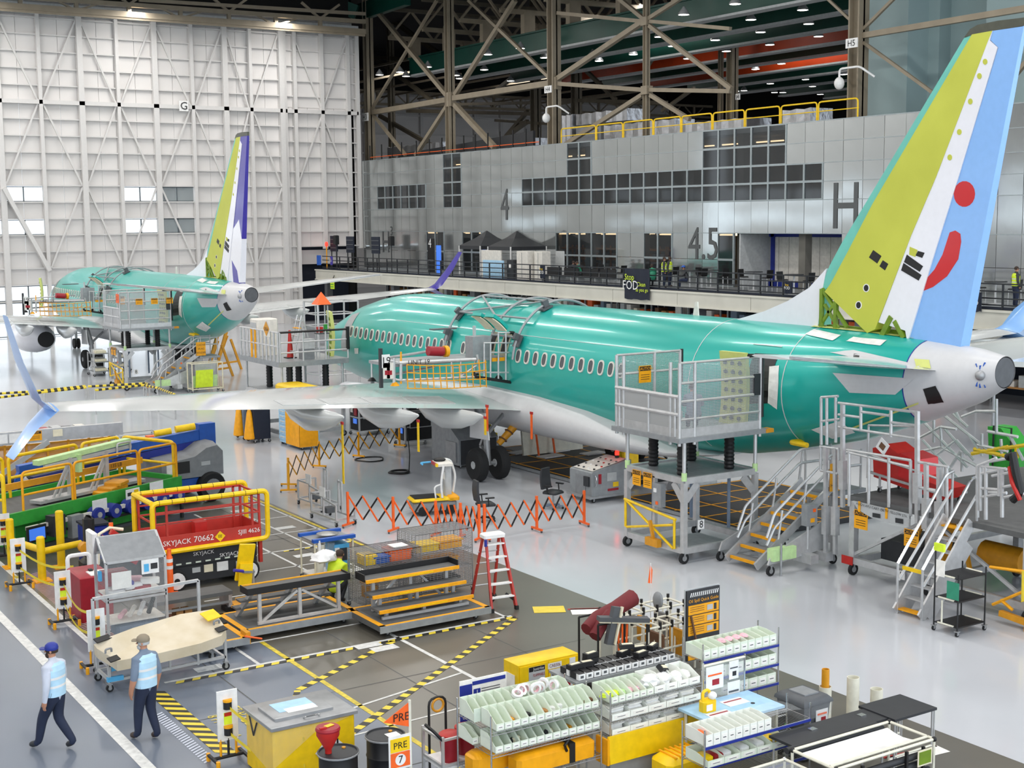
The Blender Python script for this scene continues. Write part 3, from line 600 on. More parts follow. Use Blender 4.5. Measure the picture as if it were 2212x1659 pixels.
def aircraft(loc, label, tealm, rud, wl_m, far):
    A = thing('airliner', label, 'aircraft', loc)
    n = 40; b = MB()
    ys = sorted(set([22.5]+[f[0] for f in FUS if f[0] > 22.5]+[23.5, 25.5, 27.5, 29.7, 48.2, 53]))
    b.loft([[fus_pt(Y, 2*math.pi*k/n)-ORG for k in range(n)] for Y in ys], cap=True); b.obj('fuselage', tealm, A)
    b = MB().loft([[fus_pt(Y, 2*math.pi*k/n)-ORG for k in range(n)] for Y in (20.35, 20.6, 21, 21.4, 21.8, 22.2, 22.5)]); tcn = b.obj('tail_cone', 'fairing_white', A)
    b = MB().loft([[fus_pt(Y, 2*math.pi*k/n, -.03)-ORG for k in range(n)] for Y in (20.36, 20.8, 21.6)], cap=True); b.obj('exhaust_duct', 'darkgrey', tcn)
    # seams
    for Y, m in ((22.5, 'royal'), (26.0, 'fairing_white'), (29.4, 'fairing_white')):
        b = MB(); a0, a1 = -.3, 2.6; k = 24; b.loft([[fus_pt(Y+s, a0+(a1-a0)*i/k, .008)-ORG for s in (-.012, .012)]+[fus_pt(Y+.012, a0+(a1-a0)*i/k, .002)-ORG, fus_pt(Y-.012, a0+(a1-a0)*i/k, .002)-ORG] for i in range(k+1)]); b.obj('seam', m, A)
    MB().loft([[fus_pt(Y, 1.02+s, .006)-ORG for s in (-.004, .004)]+[fus_pt(Y, 1.02, .0)-ORG]*2 for Y in (30, 34, 38, 42, 47)]).obj('seam', 'fairing_white', A)
    # windows
    fr, pn = MB(), MB(); W0, Hh = .15, .235
    def ov(rx, rz, x): return [(x, rx*math.copysign(abs(math.cos(t))**.75, math.cos(t)), rz*math.copysign(abs(math.sin(t))**.75, math.sin(t))) for t in [2*math.pi*i/16 for i in range(16)]]
    fr.loft([ov(W0, Hh, .03), ov(W0, Hh, -.02), ov(W0*.72, Hh*.78, -.025)]); pn.add(ov(W0*.74, Hh*.8, -.018), [tuple(range(16))])
    frm, pnm = fr.mesh('window', 'offwhite'), pn.mesh('pane', 'glass_clear' if far else 'darkgrey')
    for k in range(37):
        Y = 50.71-.508*k
        if 38.3 < Y < 40.1 or 41.9 < Y < 42.4 or Y > 50.8: continue
        hw = fsec(Y)[2]
        for s in (-1, 1):
            t_, b_, h_ = fsec(Y); zc = (t_+b_)/2; zz = (4.1-zc)/((t_-b_)/2); x = h_*math.sqrt(max(0, 1-zz*zz))
            o = link('window', frm, A, (s*x, Y-YC, 4.1), 0 if s < 0 else math.pi); o.rotation_euler = (0, (.2 if s < 0 else -.2), 0 if s < 0 else math.pi); link('pane', pnm, o)
    # wing-body fairing
    b = MB(); rg_ = []
    for Y, w_, zb, zt_ in ((29.6, .5, 1.78, 1.85), (31, 1.35, 1.55, 2.0), (32.6, 1.8, 1.4, 2.45), (34.5, 2.0, 1.32, 2.9), (37, 2.12, 1.3, 3.15), (40, 2.15, 1.3, 3.25), (44, 2.12, 1.3, 3.1), (46.5, 1.95, 1.4, 2.7), (48.5, 1.4, 1.6, 2.1), (49.5, .6, 1.75, 1.85)):
        zc, hh = (zb+zt_)/2, (zt_-zb)/2; rg_.append([(w_*math.copysign(abs(math.sin(t))**.8, math.sin(t)), Y-YC, zc+hh*math.cos(t)) for t in [2*math.pi*i/28 for i in range(28)]])
    b.loft(rg_, cap=True); b.obj('belly_fairing', 'fairing_white', A)
    # wings
    tk = [.95, .85, .62, .48, .36, .24]
    wb = MB().loft([wing_ring(V(l)-ORG, V(t)-ORG, q) for l, t, q in zip(WLE, WTE, tk)], cap=True)
    le, te = V(WLE[-1])-ORG, V(WTE[-1])-ORG
    up = MB().loft([wing_ring(le, te, .22), wing_ring(le+V((-.35, -.35, .3)), te+V((-.35, -.2, .3)), .14), wing_ring(le+V((-.85, -1.1, 1.3)), te+V((-.85, -.75, 1.3)), .1), wing_ring(le+V((-1.25, -1.95, 2.4)), te+V((-1.25, -1.2, 2.4)), .05)], cap=True)
    lo = MB().loft([wing_ring(le+V((.1, 0, .02)), te+V((.1, 0, .02)), .2), wing_ring(le+V((-.5, -.55, -.35)), te+V((-.5, -.3, -.35)), .12), wing_ring(le+V((-1.2, -1.25, -.95)), te+V((-1.2, -.8, -.95)), .04)], cap=True)
    fairs = []
    for X, tailY in ((16.8, 35.0), (19.75, 36.0), (22.2, 36.3)):
        z0 = 2.34+(24.6-X)*.1086; rr = []
        for k, (f_, r_, dz) in enumerate(((0, .03, .02), (.12, .16, -.1), (.3, .25, -.22), (.55, .3, -.3), (.8, .24, -.18), (1, .08, .05))):
            y = tailY+f_*4.4; rr.append([(X-XC+r_*.75*math.sin(t), y-YC, z0-.12+dz+r_*1.25*math.cos(t)) for t in [2*math.pi*i/12 for i in range(12)]])
        fairs.append(MB().loft(rr, cap=True))
    spl = []
    for k in range(4):
        x0, x1 = 22.4-k*1.75, 22.4-(k+1)*1.75+.12
        def sp(x, q):
            i = 0
            for j in range(5):
                if WTE[j+1][0] <= x <= WTE[j][0]: i = j
            t = (WTE[i][0]-x)/(WTE[i][0]-WTE[i+1][0]); T_ = V(WTE[i]).lerp(V(WTE[i+1]), t); L_ = V(WLE[i]).lerp(V(WLE[i+1]), t); tt = tk[i]+(tk[i+1]-tk[i])*t; p = L_+(T_-L_)*q; return p+V((0, 0, tt*(math.sqrt(q)*(1-q)*1.9+.012)*.62+.012))-ORG
        a, c, d, e = sp(x0, .74), sp(x1, .74), sp(x1, .9), sp(x0, .9); spl.append(MB().add([a, c, d, e]+[p-V((0, 0, .03)) for p in (a, c, d, e)], [(0, 1, 2, 3), (7, 6, 5, 4), (0, 4, 5, 1), (1, 5, 6, 2), (2, 6, 7, 3), (3, 7, 4, 0)]))
    nac = MB()
    nx, ny = 21.7-XC, 44.2-YC
    nac.loft([[(nx+r_*math.sin(t), ny+y, 1.62+r_*.95*math.cos(t)) for t in [2*math.pi*i/24 for i in range(24)]] for y, r_ in ((-3.0, .5), (-2.2, .78), (-.6, 1.02), (.8, 1.1), (1.9, 1.06), (2.3, .98), (2.25, .88), (1.6, .84))])
    for s in (-1, 1):
        f_ = (lambda q: q) if s < 0 else mir
        wo = f_(wb).obj('wing', 'wing_white', A); f_(up).obj('winglet', wl_m, wo); f_(lo).obj('winglet', wl_m, wo)
        for q in fairs: f_(q).obj('flap_fairing', 'wing_white', wo)
        for q in spl: f_(q).obj('spoiler', 'lightgrey', wo)
        if far:
            en = f_(nac).obj('engine_nacelle', 'livery_white', A); f_(MB().cyl((nx, ny+1.0, 1.62), (nx, ny+1.1, 1.62), .84, 20)).obj('fan', 'black', en); f_(MB().cyl((nx, ny-3.0, 1.62), (nx, ny-2.9, 1.62), .48, 16)).obj('exhaust', 'black', en)
            f_(MB().prism([(ny-2.2, 2.1), (ny+1.5, 2.55), (ny+.4, 2.95), (ny-2.4, 2.6)], nx-.15, nx+.15, 'x')).obj('pylon', 'wing_white', en)
        else:
            f_(MB().loft([[(nx+.9+r_*math.sin(t), ny+y, 2.25+r_*.8*math.cos(t)) for t in [2*math.pi*i/14 for i in range(14)]] for y, r_ in ((-1.5, .25), (0, .42), (1.6, .48), (2.6, .4), (2.9, .15))], cap=True)).obj('wrapped_pylon', 'livery_white', A)
        # gear
        g = thing_part('main_gear', A, (s*2.86, .05, 0), 0)
        for d in (-.42, .42):
            MB().lathe([(.30, -.16), (.47, -.17), (.55, -.1), (.56, 0), (.55, .1), (.47, .17), (.30, .16)], 24).obj('tyre', 'rubber', g, (d, 0, .56)).rotation_euler = (0, math.pi/2, 0)
            MB().cyl((d-.12, 0, .56), (d+.12, 0, .56), .3, 16).cyl((d-.175, 0, .56), (d+.175, 0, .56), .13, 10).obj('wheel_hub', 'lightgrey', g)
        MB().cyl((-.42, 0, .56), (.42, 0, .56), .07, 8).cyl((0, 0, .5), (0, .1, 1.5), .11, 10).cyl((0, .1, 1.4), (s*.3, .15, 2.5), .16, 10).bar((0, .15, .75), (0, .45, 1.1), .1).bar((0, .45, 1.1), (0, .2, 1.5), .1).bar((0, .1, 1.5), (-s*1.0, .3, 2.3), .1).obj('strut', 'steel', g)
        MB().prism([(-.9, 1.5), (.3, 1.45), (.25, 2.3), (-.7, 2.35)], s*.5-.02, s*.5+.02, 'x').obj('gear_door', 'fairing_white', g, smooth=False)
        # stabiliser
        sb = MB().loft([wing_ring(V((25.7, 25.0, 4.95))-ORG, V((25.9, 21.75, 4.95))-ORG, .34), wing_ring(V((22.5, 23.0, 5.37))-ORG, V((22.5, 20.85, 5.37))-ORG, .22), wing_ring(V((19.4, 21.1, 5.76))-ORG, V((19.4, 19.95, 5.76))-ORG, .1)], cap=True)
        st = f_(sb).obj('stabilizer', 'wing_white', A); f_(MB().bar(V((25.0, 21.75, 5.05))-ORG, V((19.5, 20.08, 5.79))-ORG, .05, .05)).obj('elevator_edge', 'steel', st)
    ng = thing_part('nose_gear', A, (0, 14.0, 0), 0); MB().cyl((-.2, 0, .34), (-.06, 0, .34), .34, 16).cyl((.06, 0, .34), (.2, 0, .34), .34, 16).obj('tyre', 'rubber', ng); MB().cyl((0, 0, .34), (0, 0, 1.95), .09, 8).obj('strut', 'steel', ng)
    # fin
    finp([(1590, 690), (1650, 672), (1700, 650), (1745, 622), (1783, 580), (1772, 640), (1764, 715), (1700, 704)], A, 'dorsal_fin', 'livery_white', .12, .1)
    finp([(1762, 700), (1771, 620), (1790, 572), (1815, 525), (1870, 432), (2076, 82), (2095, 74), (1885, 440), (1832, 545), (1797, 612), (1782, 624), (1780, 702)], A, 'fin_leading_edge', 'fin_teal', .12, .05)
    fm = finp([(1784, 630), (1797, 612), (1832, 545), (1885, 440), (2095, 74), (2139, 66), (2131, 84), (2021, 382), (1968, 510), (1894, 711), (1877, 719)], A, 'fin_skin', 'fin_primer', .22, .08)
    ws = finp([(2139, 66), (2131, 84), (2021, 382), (1968, 510), (1900, 696), (1958, 714), (1963, 740), (2012, 570), (2070, 378), (2150, 102), (2133, 87)], A, 'fin_fixed_panel', 'livery_white', .2, .075)
    ru = finp([(2139, 66), (2206, 55), (2075, 752), (1962, 740), (2012, 570), (2070, 378), (2151, 102), (2134, 86)], A, 'rudder', rud, .16, .06)
    finp([(2077, 80), (2090, 62), (2106, 53), (2150, 44), (2207, 37), (2206, 56), (2139, 66), (2094, 75)], A, 'fin_cap', 'cap_dark', .1, .06)
    if not far:
        finp(circ(2081, 419, 23, 28), ru, 'emblem_dot', 'livery_red', .162, .062, .004)
        finp([(2050, 502), (2062, 498), (2073, 505), (2075, 522), (2069, 560), (2045, 597), (2015, 620), (1993, 629), (2000, 603), (2018, 582), (2035, 550)], ru, 'emblem_smile', 'livery_red', .162, .062, .004)
    else:
        finp([(2094, 455), (2114, 545), (2098, 640), (2078, 745), (1964, 738), (1990, 640), (2012, 571), (2032, 500)], ru, 'livery_swirl', 'livery_white', .162, .062, .004)
        finp([(2010, 640), (2060, 690), (2075, 752), (2020, 746), (2015, 700)], ru, 'livery_swirl', 'livery_purple', .162, .062, .008)
    for c in (((1888, 540), (1906, 553), (1897, 569), (1879, 556)), ((1909, 562), (1921, 570), (1914, 584), (1902, 575))): finp(c, fm, 'access_opening', 'black', .222, .082, .004)
    for x, y in ((1874, 622), (1858, 659)): finp(circ(x, y, 7, 9), fm, 'access_ring', 'white', .222, .082, .003); finp(circ(x, y, 5, 7), fm, 'access_opening', 'black', .222, .082, .006)
    for c in (((1984, 542), (1998, 546), (1993, 557), (1979, 552)), ((1960, 550), (1995, 575), (1988, 587), (1954, 566)), ((1953, 568), (1992, 594), (1986, 606), (1948, 584))): finp(c, ws, 'access_opening', 'black', .205, .08, .004)
    finp(((1966, 533), (1983, 540), (1978, 555), (1965, 550)), ws, 'primer_square', 'fin_primer', .205, .08, .003)
    for x, y in ((2124, 133), (2112, 164), (2093, 219), (2070, 285), (2050, 340)): finp(circ(x, y, 5, 6.5, 12), ws, 'primer_dot', 'fin_primer', .205, .08, .003)
    # exposed structure below the fin skin
    b = MB(); p0, p1_ = PX(1784, 640, XC), PX(1840, 700, XC); yf, ya_ = 26.0-YC, 22.9-YC
    b.bar((-.15, yf, 5.65), (-.15, yf, 6.7), .1).bar((-.15, yf-.5, 5.65), (-.15, yf-.5, 6.4), .1).bar((-.15, yf, 6.7), (-.15, yf-.9, 5.75), .08).bar((-.15, yf, 5.8), (-.15, yf-.5, 6.4), .07).bar((-.15, yf-.1, 6.3), (-.15, yf-.6, 5.7), .07).bar((-.15, 23.9-YC, 5.6), (-.15, 23.6-YC, 6.1), .14).bar((-.15, 23.2-YC, 5.6), (-.15, 23.5-YC, 6.0), .12).bar((.1, yf, 5.7), (.1, ya_, 5.7), .12)
    b.obj('fin_spar', 'primer_green', A, smooth=False)
    MB().loft([[fus_pt(Y, a, .02)-ORG for a in (-.16, -.06, .06, .16)] for Y in (22.9, 24, 25, 26, 26.3)]).obj('fin_seat', 'primer_pale', A)
    for c, m in ((((1739, 723), (1758, 712), (1817, 725), (1799, 737)), 'white'), (((1828, 738), (1844, 729), (1916, 736), (1902, 748)), 'white'), (((1663, 792), (1684, 790), (1680, 884), (1660, 870)), 'white'),
                 (((1800, 806), (1975, 818), (1935, 852), (1836, 848)), 'fairing_white'), (((1753, 927), (1815, 908), (1848, 933), (1799, 947)), 'white'), (((1995, 840), (2022, 833), (2040, 868), (2006, 872)), 'black'), (((766, 752), (775, 752), (775, 764), (767, 764)), 'white'),
                 (((1845, 765), (1858, 766), (1855, 786), (1843, 783)), 'black'), (((1793, 762), (1845, 757), (1990, 790), (1975, 800)), 'fairing_white'), (((1976, 776), (2008, 778), (2012, 797), (1980, 792)), 'primer_pale'), (((1628, 743), (1690, 749), (1690, 751), (1628, 745)), 'lightgrey'), (((1840, 922), (1985, 868), (1985, 872), (1842, 926)), 'primer_pale')):
        fus_decal(c, m, A)
    for a0, a1 in (((2109, 786), (2130, 836)), ((2129, 784), (2110, 834)), ((2119, 790), (2119, 836))):
        h0, h1 = fus_hit(*a0), fus_hit(*a1)
        if h0 and h1: MB().bar(h0-ORG, h1-ORG, .05, .02).obj('blue_tape', 'blue', tcn, smooth=False)
    h = fus_hit(2119, 811)
    if h: MB().sphere(h-ORG, .12).obj('light_cover', 'steel', tcn)
    # doors
    for Y in (39.75, 38.95):   # overwing hatches swung up
        rr = []
        for k in range(7):
            a = .95+k*.09; q = k/6; p = fus_pt(Y, .98, .05)-ORG; p = p+V((-.25-q*.55, 0, .1+.62*q*(1-.28*q)))
            rr.append([p+V((-.0, -.28, -.04)), p+V((0, .28, -.04)), p+V((.05, .28, .06)), p+V((.05, -.28, .06))])
        hh_ = MB().loft(rr, cap=True).obj('exit_hatch', tealm, A); MB().loft([[p+V((-.012, 0, -.03)) for p in r[:2]]+[p+V((-.04, 0, -.05)) for p in r[1::-1]] for r in rr]).obj('hatch_lining', 'cream', hh_)
        MB().loft([[fus_pt(Y-.25, a, .012)-ORG, fus_pt(Y+.25, a, .012)-ORG] for a in [1.02+.09*i for i in range(6)]]).obj('hatch_opening', 'cream', A); MB().loft([[fus_pt(Y-.16, a, .02)-ORG, fus_pt(Y+.16, a, .02)-ORG] for a in [1.08+.09*i for i in range(4)]]).obj('hatch_opening', 'dark', A)
    MB().loft([[fus_pt(26.35, a, .012)-ORG, fus_pt(27.2, a, .012)-ORG] for a in [.95+.1*i for i in range(9)]]).obj('door_opening', 'dark', A)
    dr = thing_part('aft_door', A, (-2.35, 27.0-YC, 3.15), .08)
    rr = [[(-.03+.10*math.cos(q*3.0-1.5), y, q*1.95) for y in (-.45, .45)]+[(.1+.10*math.cos(q*3.0-1.5), y, q*1.95) for y in (.45, -.45)] for q in [i/8 for i in range(9)]]
    MB().loft(rr, cap=True).obj('door_shell', 'primer_pale', dr)
    b = MB()
    for i in range(7):
        for j in range(3): b.cyl((-.07+.10*math.cos((i+.7)/8*3-1.5), -.26+j*.26, .22+i*.24), (-.02+.10*math.cos((i+.7)/8*3-1.5), -.26+j*.26, .22+i*.24), .06, 8)
    o = b.obj('lightening_hole', 'darkgrey', dr); o['kind'] = 'stuff'
    fd = thing_part('forward_door', A, (-2.6, 51.0-YC, 3.0), -.3)
    MB().loft(rr, cap=True).obj('door_shell', 'primer_pale', fd)
    b = MB()
    for i in range(7):
        for j in range(3): b.box((-.04+.10*math.cos((i+.7)/8*3-1.5), -.26+j*.26, .22+i*.24), (.06, .15, .12))
    o = b.obj('door_rib', 'primer_green', fd, smooth=False); o['kind'] = 'stuff'
    MB().loft([[fus_pt(50.9, a, .012)-ORG, fus_pt(51.75, a, .012)-ORG] for a in [.75+.1*i for i in range(11)]]).obj('door_opening', 'steel', A)
    o = MB().prism([(-.1, 0), (.15, 0), (.05, .42), (-.05, .42)], -.02, .02, 'x').obj('antenna', 'offwhite', A, (0, 31.2-YC, 5.7))
    return A
AP1 = aircraft(ORG, 'large teal airliner with sky blue rudder and red smile emblem', 'fus_teal', 'livery_blue', 'livery_blue', False)
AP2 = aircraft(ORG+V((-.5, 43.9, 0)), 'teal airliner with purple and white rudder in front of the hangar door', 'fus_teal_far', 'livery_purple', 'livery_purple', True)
# red and yellow streamers and pins hanging from the near wing
for k, (x, y, L, m, lab) in enumerate(((739, 917, 1.75, 'yellow', 'long yellow caution streamer under the outer flap fairing'), (903, 912, .9, 'yellow', 'short yellow streamer under the middle flap fairing'), (1052, 880, .75, 'orange', 'red remove before flight flag near the inner flap fairing'), (1148, 895, .8, 'orange', 'red flag hanging at the wing root'), (1048, 905, .5, 'yellow', 'yellow tag hanging below the inner flap fairing'))):
    p = PX(x, y, (17.3, 19.8, 22.3, 24.0, 22.1, 20.0, 18.0)[k]); b = MB().bx(-.012, .012, -.05, .05, -L, 0, 0).bx(-.02, .02, -.07, .07, 0, .08, 1); tag(b.obj('streamer', [m, 'red'], None, p, smooth=False), lab, 'streamer')
# tubular door rigging frames strapped over the crown
def rig(dx, dy, label):
    r = thing('rigging_frame', label, 'frame', ORG+V((dx, dy, 0)))
    for Y in (42.6, 39.7, 38.1): MB().tube([fus_pt(Y, a, .16)-ORG for a in [1.45-2.6*i/22 for i in range(23)]], .045, 6).obj('arch', 'galv', r)
    for a0, y0, a1, y1 in ((.75, 42.6, .75, 38.1), (.2, 42.6, .2, 38.1), (.75, 42.6, .1, 38.1), (.2, 42.6, .85, 39.7), (1.1, 39.7, 1.1, 38.1)): MB().cyl(fus_pt(y0, a0, .17)-ORG, fus_pt(y1, a1, .17)-ORG, .04, 6).obj('strut', 'galv', r)
    for Y, a in ((42.6, .75), (42.6, 1.15), (38.1, .35), (38.1, 1.1), (38.1, -.9)): 
        p = fus_pt(Y, a, .16)-ORG; MB().box((0, 0, 0), (.22, .14, .3), R=Matrix.Rotation(-a, 3, 'Y')).box((-.1*math.sin(a)*0, 0, -.12), (.4, .34, .06), R=Matrix.Rotation(-a, 3, 'Y')).obj('clamp', 'darkgrey', r, p, smooth=False)
rig(0, 0, 'grey tubular frame strapped over the large airliner above the wing'); rig(-.5, 43.9, 'grey tubular frame strapped over the far airliner')
# ================================================================== ACCESS STANDS
def rod(par, p, q, r=.035, m='alu', name='rail', n=6): return MB().cyl(p, q, r, n).obj(name, m, par)
def beam(par, p, q, w=.1, h=None, m='alu', name='beam'): return MB().bar(p, q, w, h).obj(name, m, par, smooth=False)
def plate(par, c, d, m='alu', name='plate', rz=0): return MB().box((0, 0, 0), d).obj(name, m, par, c, rz, smooth=False)
def caution(par, loc, right, w=.34, h=.4, word='CAUTION'):
    r = V(right).normalized(); n = r.cross(V((0, 0, 1))); loc = V(loc)
    o = MB().add([loc-r*w/2-V((0,0,h/2)), loc+r*w/2-V((0,0,h/2)), loc+r*w/2+V((0,0,h/2)), loc-r*w/2+V((0,0,h/2))]+[p-n*.008 for p in (loc-r*w/2-V((0,0,h/2)), loc+r*w/2-V((0,0,h/2)), loc+r*w/2+V((0,0,h/2)), loc-r*w/2+V((0,0,h/2)))], [(0,1,2,3),(7,6,5,4),(0,4,5,1),(1,5,6,2),(2,6,7,3),(3,7,4,0)]).obj('warning_sign', 'safety', par, smooth=False)
    b = MB(); a = loc+n*.004; b.quad(a-r*w*.46+V((0,0,h*.2)), a+r*w*.46+V((0,0,h*.2)), a+r*w*.46+V((0,0,h*.46)), a-r*w*.46+V((0,0,h*.46))); 
    for k in range(3): b.quad(a-r*w*.36+V((0,0,-h*(.02+.13*k))), a+r*w*.36+V((0,0,-h*(.02+.13*k))), a+r*w*.36+V((0,0,-h*(.05+.13*k))), a-r*w*.36+V((0,0,-h*(.05+.13*k))))
    b.obj('warning_text', 'black', o, smooth=False); text(word, h*.24, o, a+n*.006+V((0, 0, h*.32)), r, (0, 0, 1), 'safety')
    return o
def service_stand(loc, W, D, label, num, detail=True):
    """tall rolling aluminium stand: wheeled table, jack columns, caged deck. x away from viewer (0..W), y along the hull (0..D)"""
    s = thing('service_stand', label, 'work stand', loc)
    for x, y in ((0, 0), (W, 0), (0, D), (W, D)):
        beam(s, (x, y, .28), (x, y, 2.05), .13, name='leg'); wheel_caster(s, x, y, .14, .07)
        rod(s, (x, y, 2.1), (x, y, 3.1), .05, name='post'); MB().cyl((x, y, 2.1), (x, y, 2.3), .07, 10).obj('sleeve', 'palegreen', s)
        for dx, dy in ((1, 0), (0, 1)):
            ex, ey = (dx if x == 0 else -dx), (dy if y == 0 else -dy); MB().bar((x+ex*.06, y+ey*.06, 1.6), (x+ex*.42, y+ey*.42, 2.0), .02, .2).obj('gusset', 'alu', s, smooth=False)
    for z in (.33, 2.1):
        for a, c in (((0, 0), (W, 0)), ((0, D), (W, D)), ((0, 0), (0, D)), ((W, 0), (W, D))): beam(s, (a[0], a[1], z), (c[0], c[1], z), .1, .16, name='frame_beam')
    plate(s, (W/2, D/2, 2.12), (W*.96, D*.9, .04), 'galv', 'table_top'); beam(s, (0, D*.5, .3), (0, D*.5, 2.05), .1, name='leg')
    plate(s, (W*.35, D*.3, .34), (W*.6, D*.5, .05), 'galv', 'tray')
    for x, y in ((W*.25, D*.85), (W*.15, D*.22), (W*.8, D*.85), (W*.8, D*.2)):
        MB().lathe([(.12+.02*(i % 2), 2.15+i*.05) for i in range(20)], 12).obj('jack_bellows', 'black', s, (x, y, 0)); MB().cyl((x, y, .6), (x, y, 2.1), .045, 8).obj('jack_tube', 'shirtgrey', s)
    dk_ = MB().bx(-.3, W+.3, -.15, D+.3, 3.08, 3.2).obj('deck', 'galv', s, smooth=False); plate(dk_, (W+.35, -.05, 3.14), (.25, .25, .1), 'amber', 'deck_end')
    MB().bx(-.22, W+.15, -.06, -.04, 3.2, 3.42).bx(-.22, -.2, -.06, D+.2, 3.2, 3.42).bx(-.2, W*.85, D+.18, D+.2, 3.2, 3.42).obj('toe_board', 'alu', s, smooth=False)
    # cage: near gate side (x=-.2), right side (y=-.05), left side (y=D+.2)
    zt_ = 5.05
    for x, y in ((-.2, -.05), (-.2, D+.2), (-.2, .3), (-.2, D-.1), (W+.1, -.05), (W*.82, D+.2), (W*.45, D+.2), (W*.12, -.05)): rod(s, (x, y, 3.0), (x, y, zt_), .045, name='post')
    for z in (zt_, 4.55, 4.1, 3.65):
        rod(s, (-.2, -.05, z), (W+.15, -.05, z), .035)
        if z != 3.65 and z != 4.1: rod(s, (-.2, D+.2, z), (W*.85, D+.2, z), .035)
    for z in (4.22, 3.78): rod(s, (-.22, -.05, z), (-.22, D+.2, z), .05, name='gate_rail')
    for y in (.1, D*.5, D+.05): rod(s, (-.22, y, 3.22), (-.22, y, 4.25), .035, name='gate_post')
    MB().quad((-.21, 0, 3.4), (-.21, D+.2, 3.4), (-.21, D+.2, 4.2), (-.21, 0, 4.2)).obj('mesh_panel', 'mesh_sheet', s); MB().quad((-.18, -.045, 3.4), (W+.1, -.045, 3.4), (W+.1, -.045, zt_), (-.18, -.045, zt_)).obj('mesh_panel', 'mesh_sheet', s); MB().quad((-.18, D+.195, 3.4), (W*.83, D+.195, 3.4), (W*.83, D+.195, zt_), (-.18, D+.195, zt_)).obj('mesh_panel', 'mesh_sheet', s)
    MB().tube([(W+.15, -.05, 3.5), (W+.15, -.05, zt_+.05), (W-.3, -.05, zt_+.05)], .06, 6).obj('bumper', 'black', s); MB().tube([(W*.84, D+.2, 4.2), (W*.84, D+.2, zt_+.04)], .05, 6).obj('bumper', 'black', s); plate(s, (W+.02, -.06, 4.35), (.3, .05, .55), 'dark', 'pad')
    if detail:
        caution(s, (-.09, D-.5, 1.92), (0, -1, 0)); caution(s, (-.09, D-.95, 1.92), (0, -1, 0)); caution(s, (W*.3, D+.16, 4.5), (1, 0, 0), .4, .45)
        cb = plate(s, (-.02, D*.42, 1.6), (.16, .34, .6), 'galv', 'control_box'); plate(cb, (-.09, .05, .12), (.02, .1, .1), 'white', 'display'); plate(cb, (-.09, -.02, -.2), (.02, .08, .08), 'orange', 'label')
        for a, c in (((-.1, D, 1.28), (-.1, .2, 1.1)), ((-.1, D-.1, 1.25), (-.1, .3, .35)), ((-.1, D-.1, .55), (-.1, .3, .95)), ((-.1, .25, 1.1), (-.1, .25, .35)), ((-.1, D-.05, 1.25), (-.1, D-.05, .55))): rod(s, a, c, .035, 'yellow', 'barrier_bar')
        MB().bar((-.12, D*.45, .35), (-.25, D*.45, .95), .07, .07).box((-.15, D*.45, .38), (.14, .5, .2)).obj('tow_bar', 'amber', s, smooth=False)
        sgn = plate(s, (.5, -.06, .95), (.2, .02, .24), 'white', 'number_plate'); text(num, .26, sgn, (0, -.016, 0), (1, 0, 0), (0, 0, 1))
    return s
SA = service_stand((21.75, 26.04, 0), 2.35, 2.3, 'caged aluminium service stand at the rear door of the large airliner', '8')
SB = service_stand((21.35, 26.04+43.9, 0), 2.35, 2.5, 'caged aluminium service stand at the rear door of the far airliner', '8')
o = plate(SB, (-.26, .1, 4.75), (.02, .45, .45), 'orange', 'number_card'); text('2', .3, o, (-.016, 0, 0), (0, -1, 0), (0, 0, 1))
for x in (.8, 1.6, 2.4): caution(SB, (x, -.1, 4.55), (1, 0, 0), .35, .3)
# forward stand beside the nose of the large airliner
FS = thing('forward_stand', 'wide railed aluminium platform at the nose of the large airliner', 'work stand', (21.2, 49.7, 0))
W, D = 2.9, 3.9
for x, y in ((.1, .1), (W-.2, .1), (.1, D-.2), (W-.2, D-.2)):
    beam(FS, (x, y, .25), (x, y, 1.7), .13, name='leg'); wheel_caster(FS, x, y, .12, .06); rod(FS, (x, y, 1.7), (x, y, 3.0), .05, name='post')
for z in (.32, 1.75):
    for a, c in (((.1, .1), (W-.2, .1)), ((.1, D-.2), (W-.2, D-.2)), ((.1, .1), (.1, D-.2)), ((W-.2, .1), (W-.2, D-.2))): beam(FS, (*a, z), (*c, z), .1, .16, name='frame_beam')
plate(FS, (W/2, D/2, 1.82), (W-.3, D-.3, .05), 'galv', 'table_top')
for x, y in ((.6, .5), (1.3, 1.2), (2.2, .6), (.8, 3.0)): MB().lathe([(.12+.02*(i % 2), 1.85+i*.06) for i in range(20)], 12).obj('jack_bellows', 'black', FS, (x, y, 0))
MB().bx(-.1, W, -.1, D, 2.95, 3.15).obj('deck', 'galv', FS, smooth=False)
for k in range(11):
    y = .05+k*(D-.1)/10; rod(FS, (-.05, y, 3.0), (-.05, y, 4.3), .04, 'alu' if k not in (6, 7) else 'safety', 'baluster')
for z in (4.3, 3.75): rod(FS, (-.05, 0, z), (-.05, D, z), .035)
for k in range(4): rod(FS, (k*W/3, -.05, 3.0), (k*W/3, -.05, 4.3), .035, name='post')
for z in (4.3, 3.9, 3.5): rod(FS, (0, -.05, z), (W, -.05, z), .045 if z > 4.2 else .035, 'black' if z > 4.2 else 'alu')
MB().box((0, 0, 0), (.12, .1, .9)).obj('bumper', 'black', FS, (W, -.05, 3.95), smooth=False)
sg = plate(FS, (-.1, 1.0, 4.4), (.02, .62, .62), 'offwhite', 'placard'); o = MB().add([(0, 0, -.3), (0, .3, 0), (0, 0, .3), (0, -.3, 0)], [(0, 1, 2, 3)]).obj('placard_diamond', 'amber', sg, (-.02, 0, 0)); text('3356', .2, sg, (-.03, 0, -.02), (0, -1, 0), (0, 0, 1))
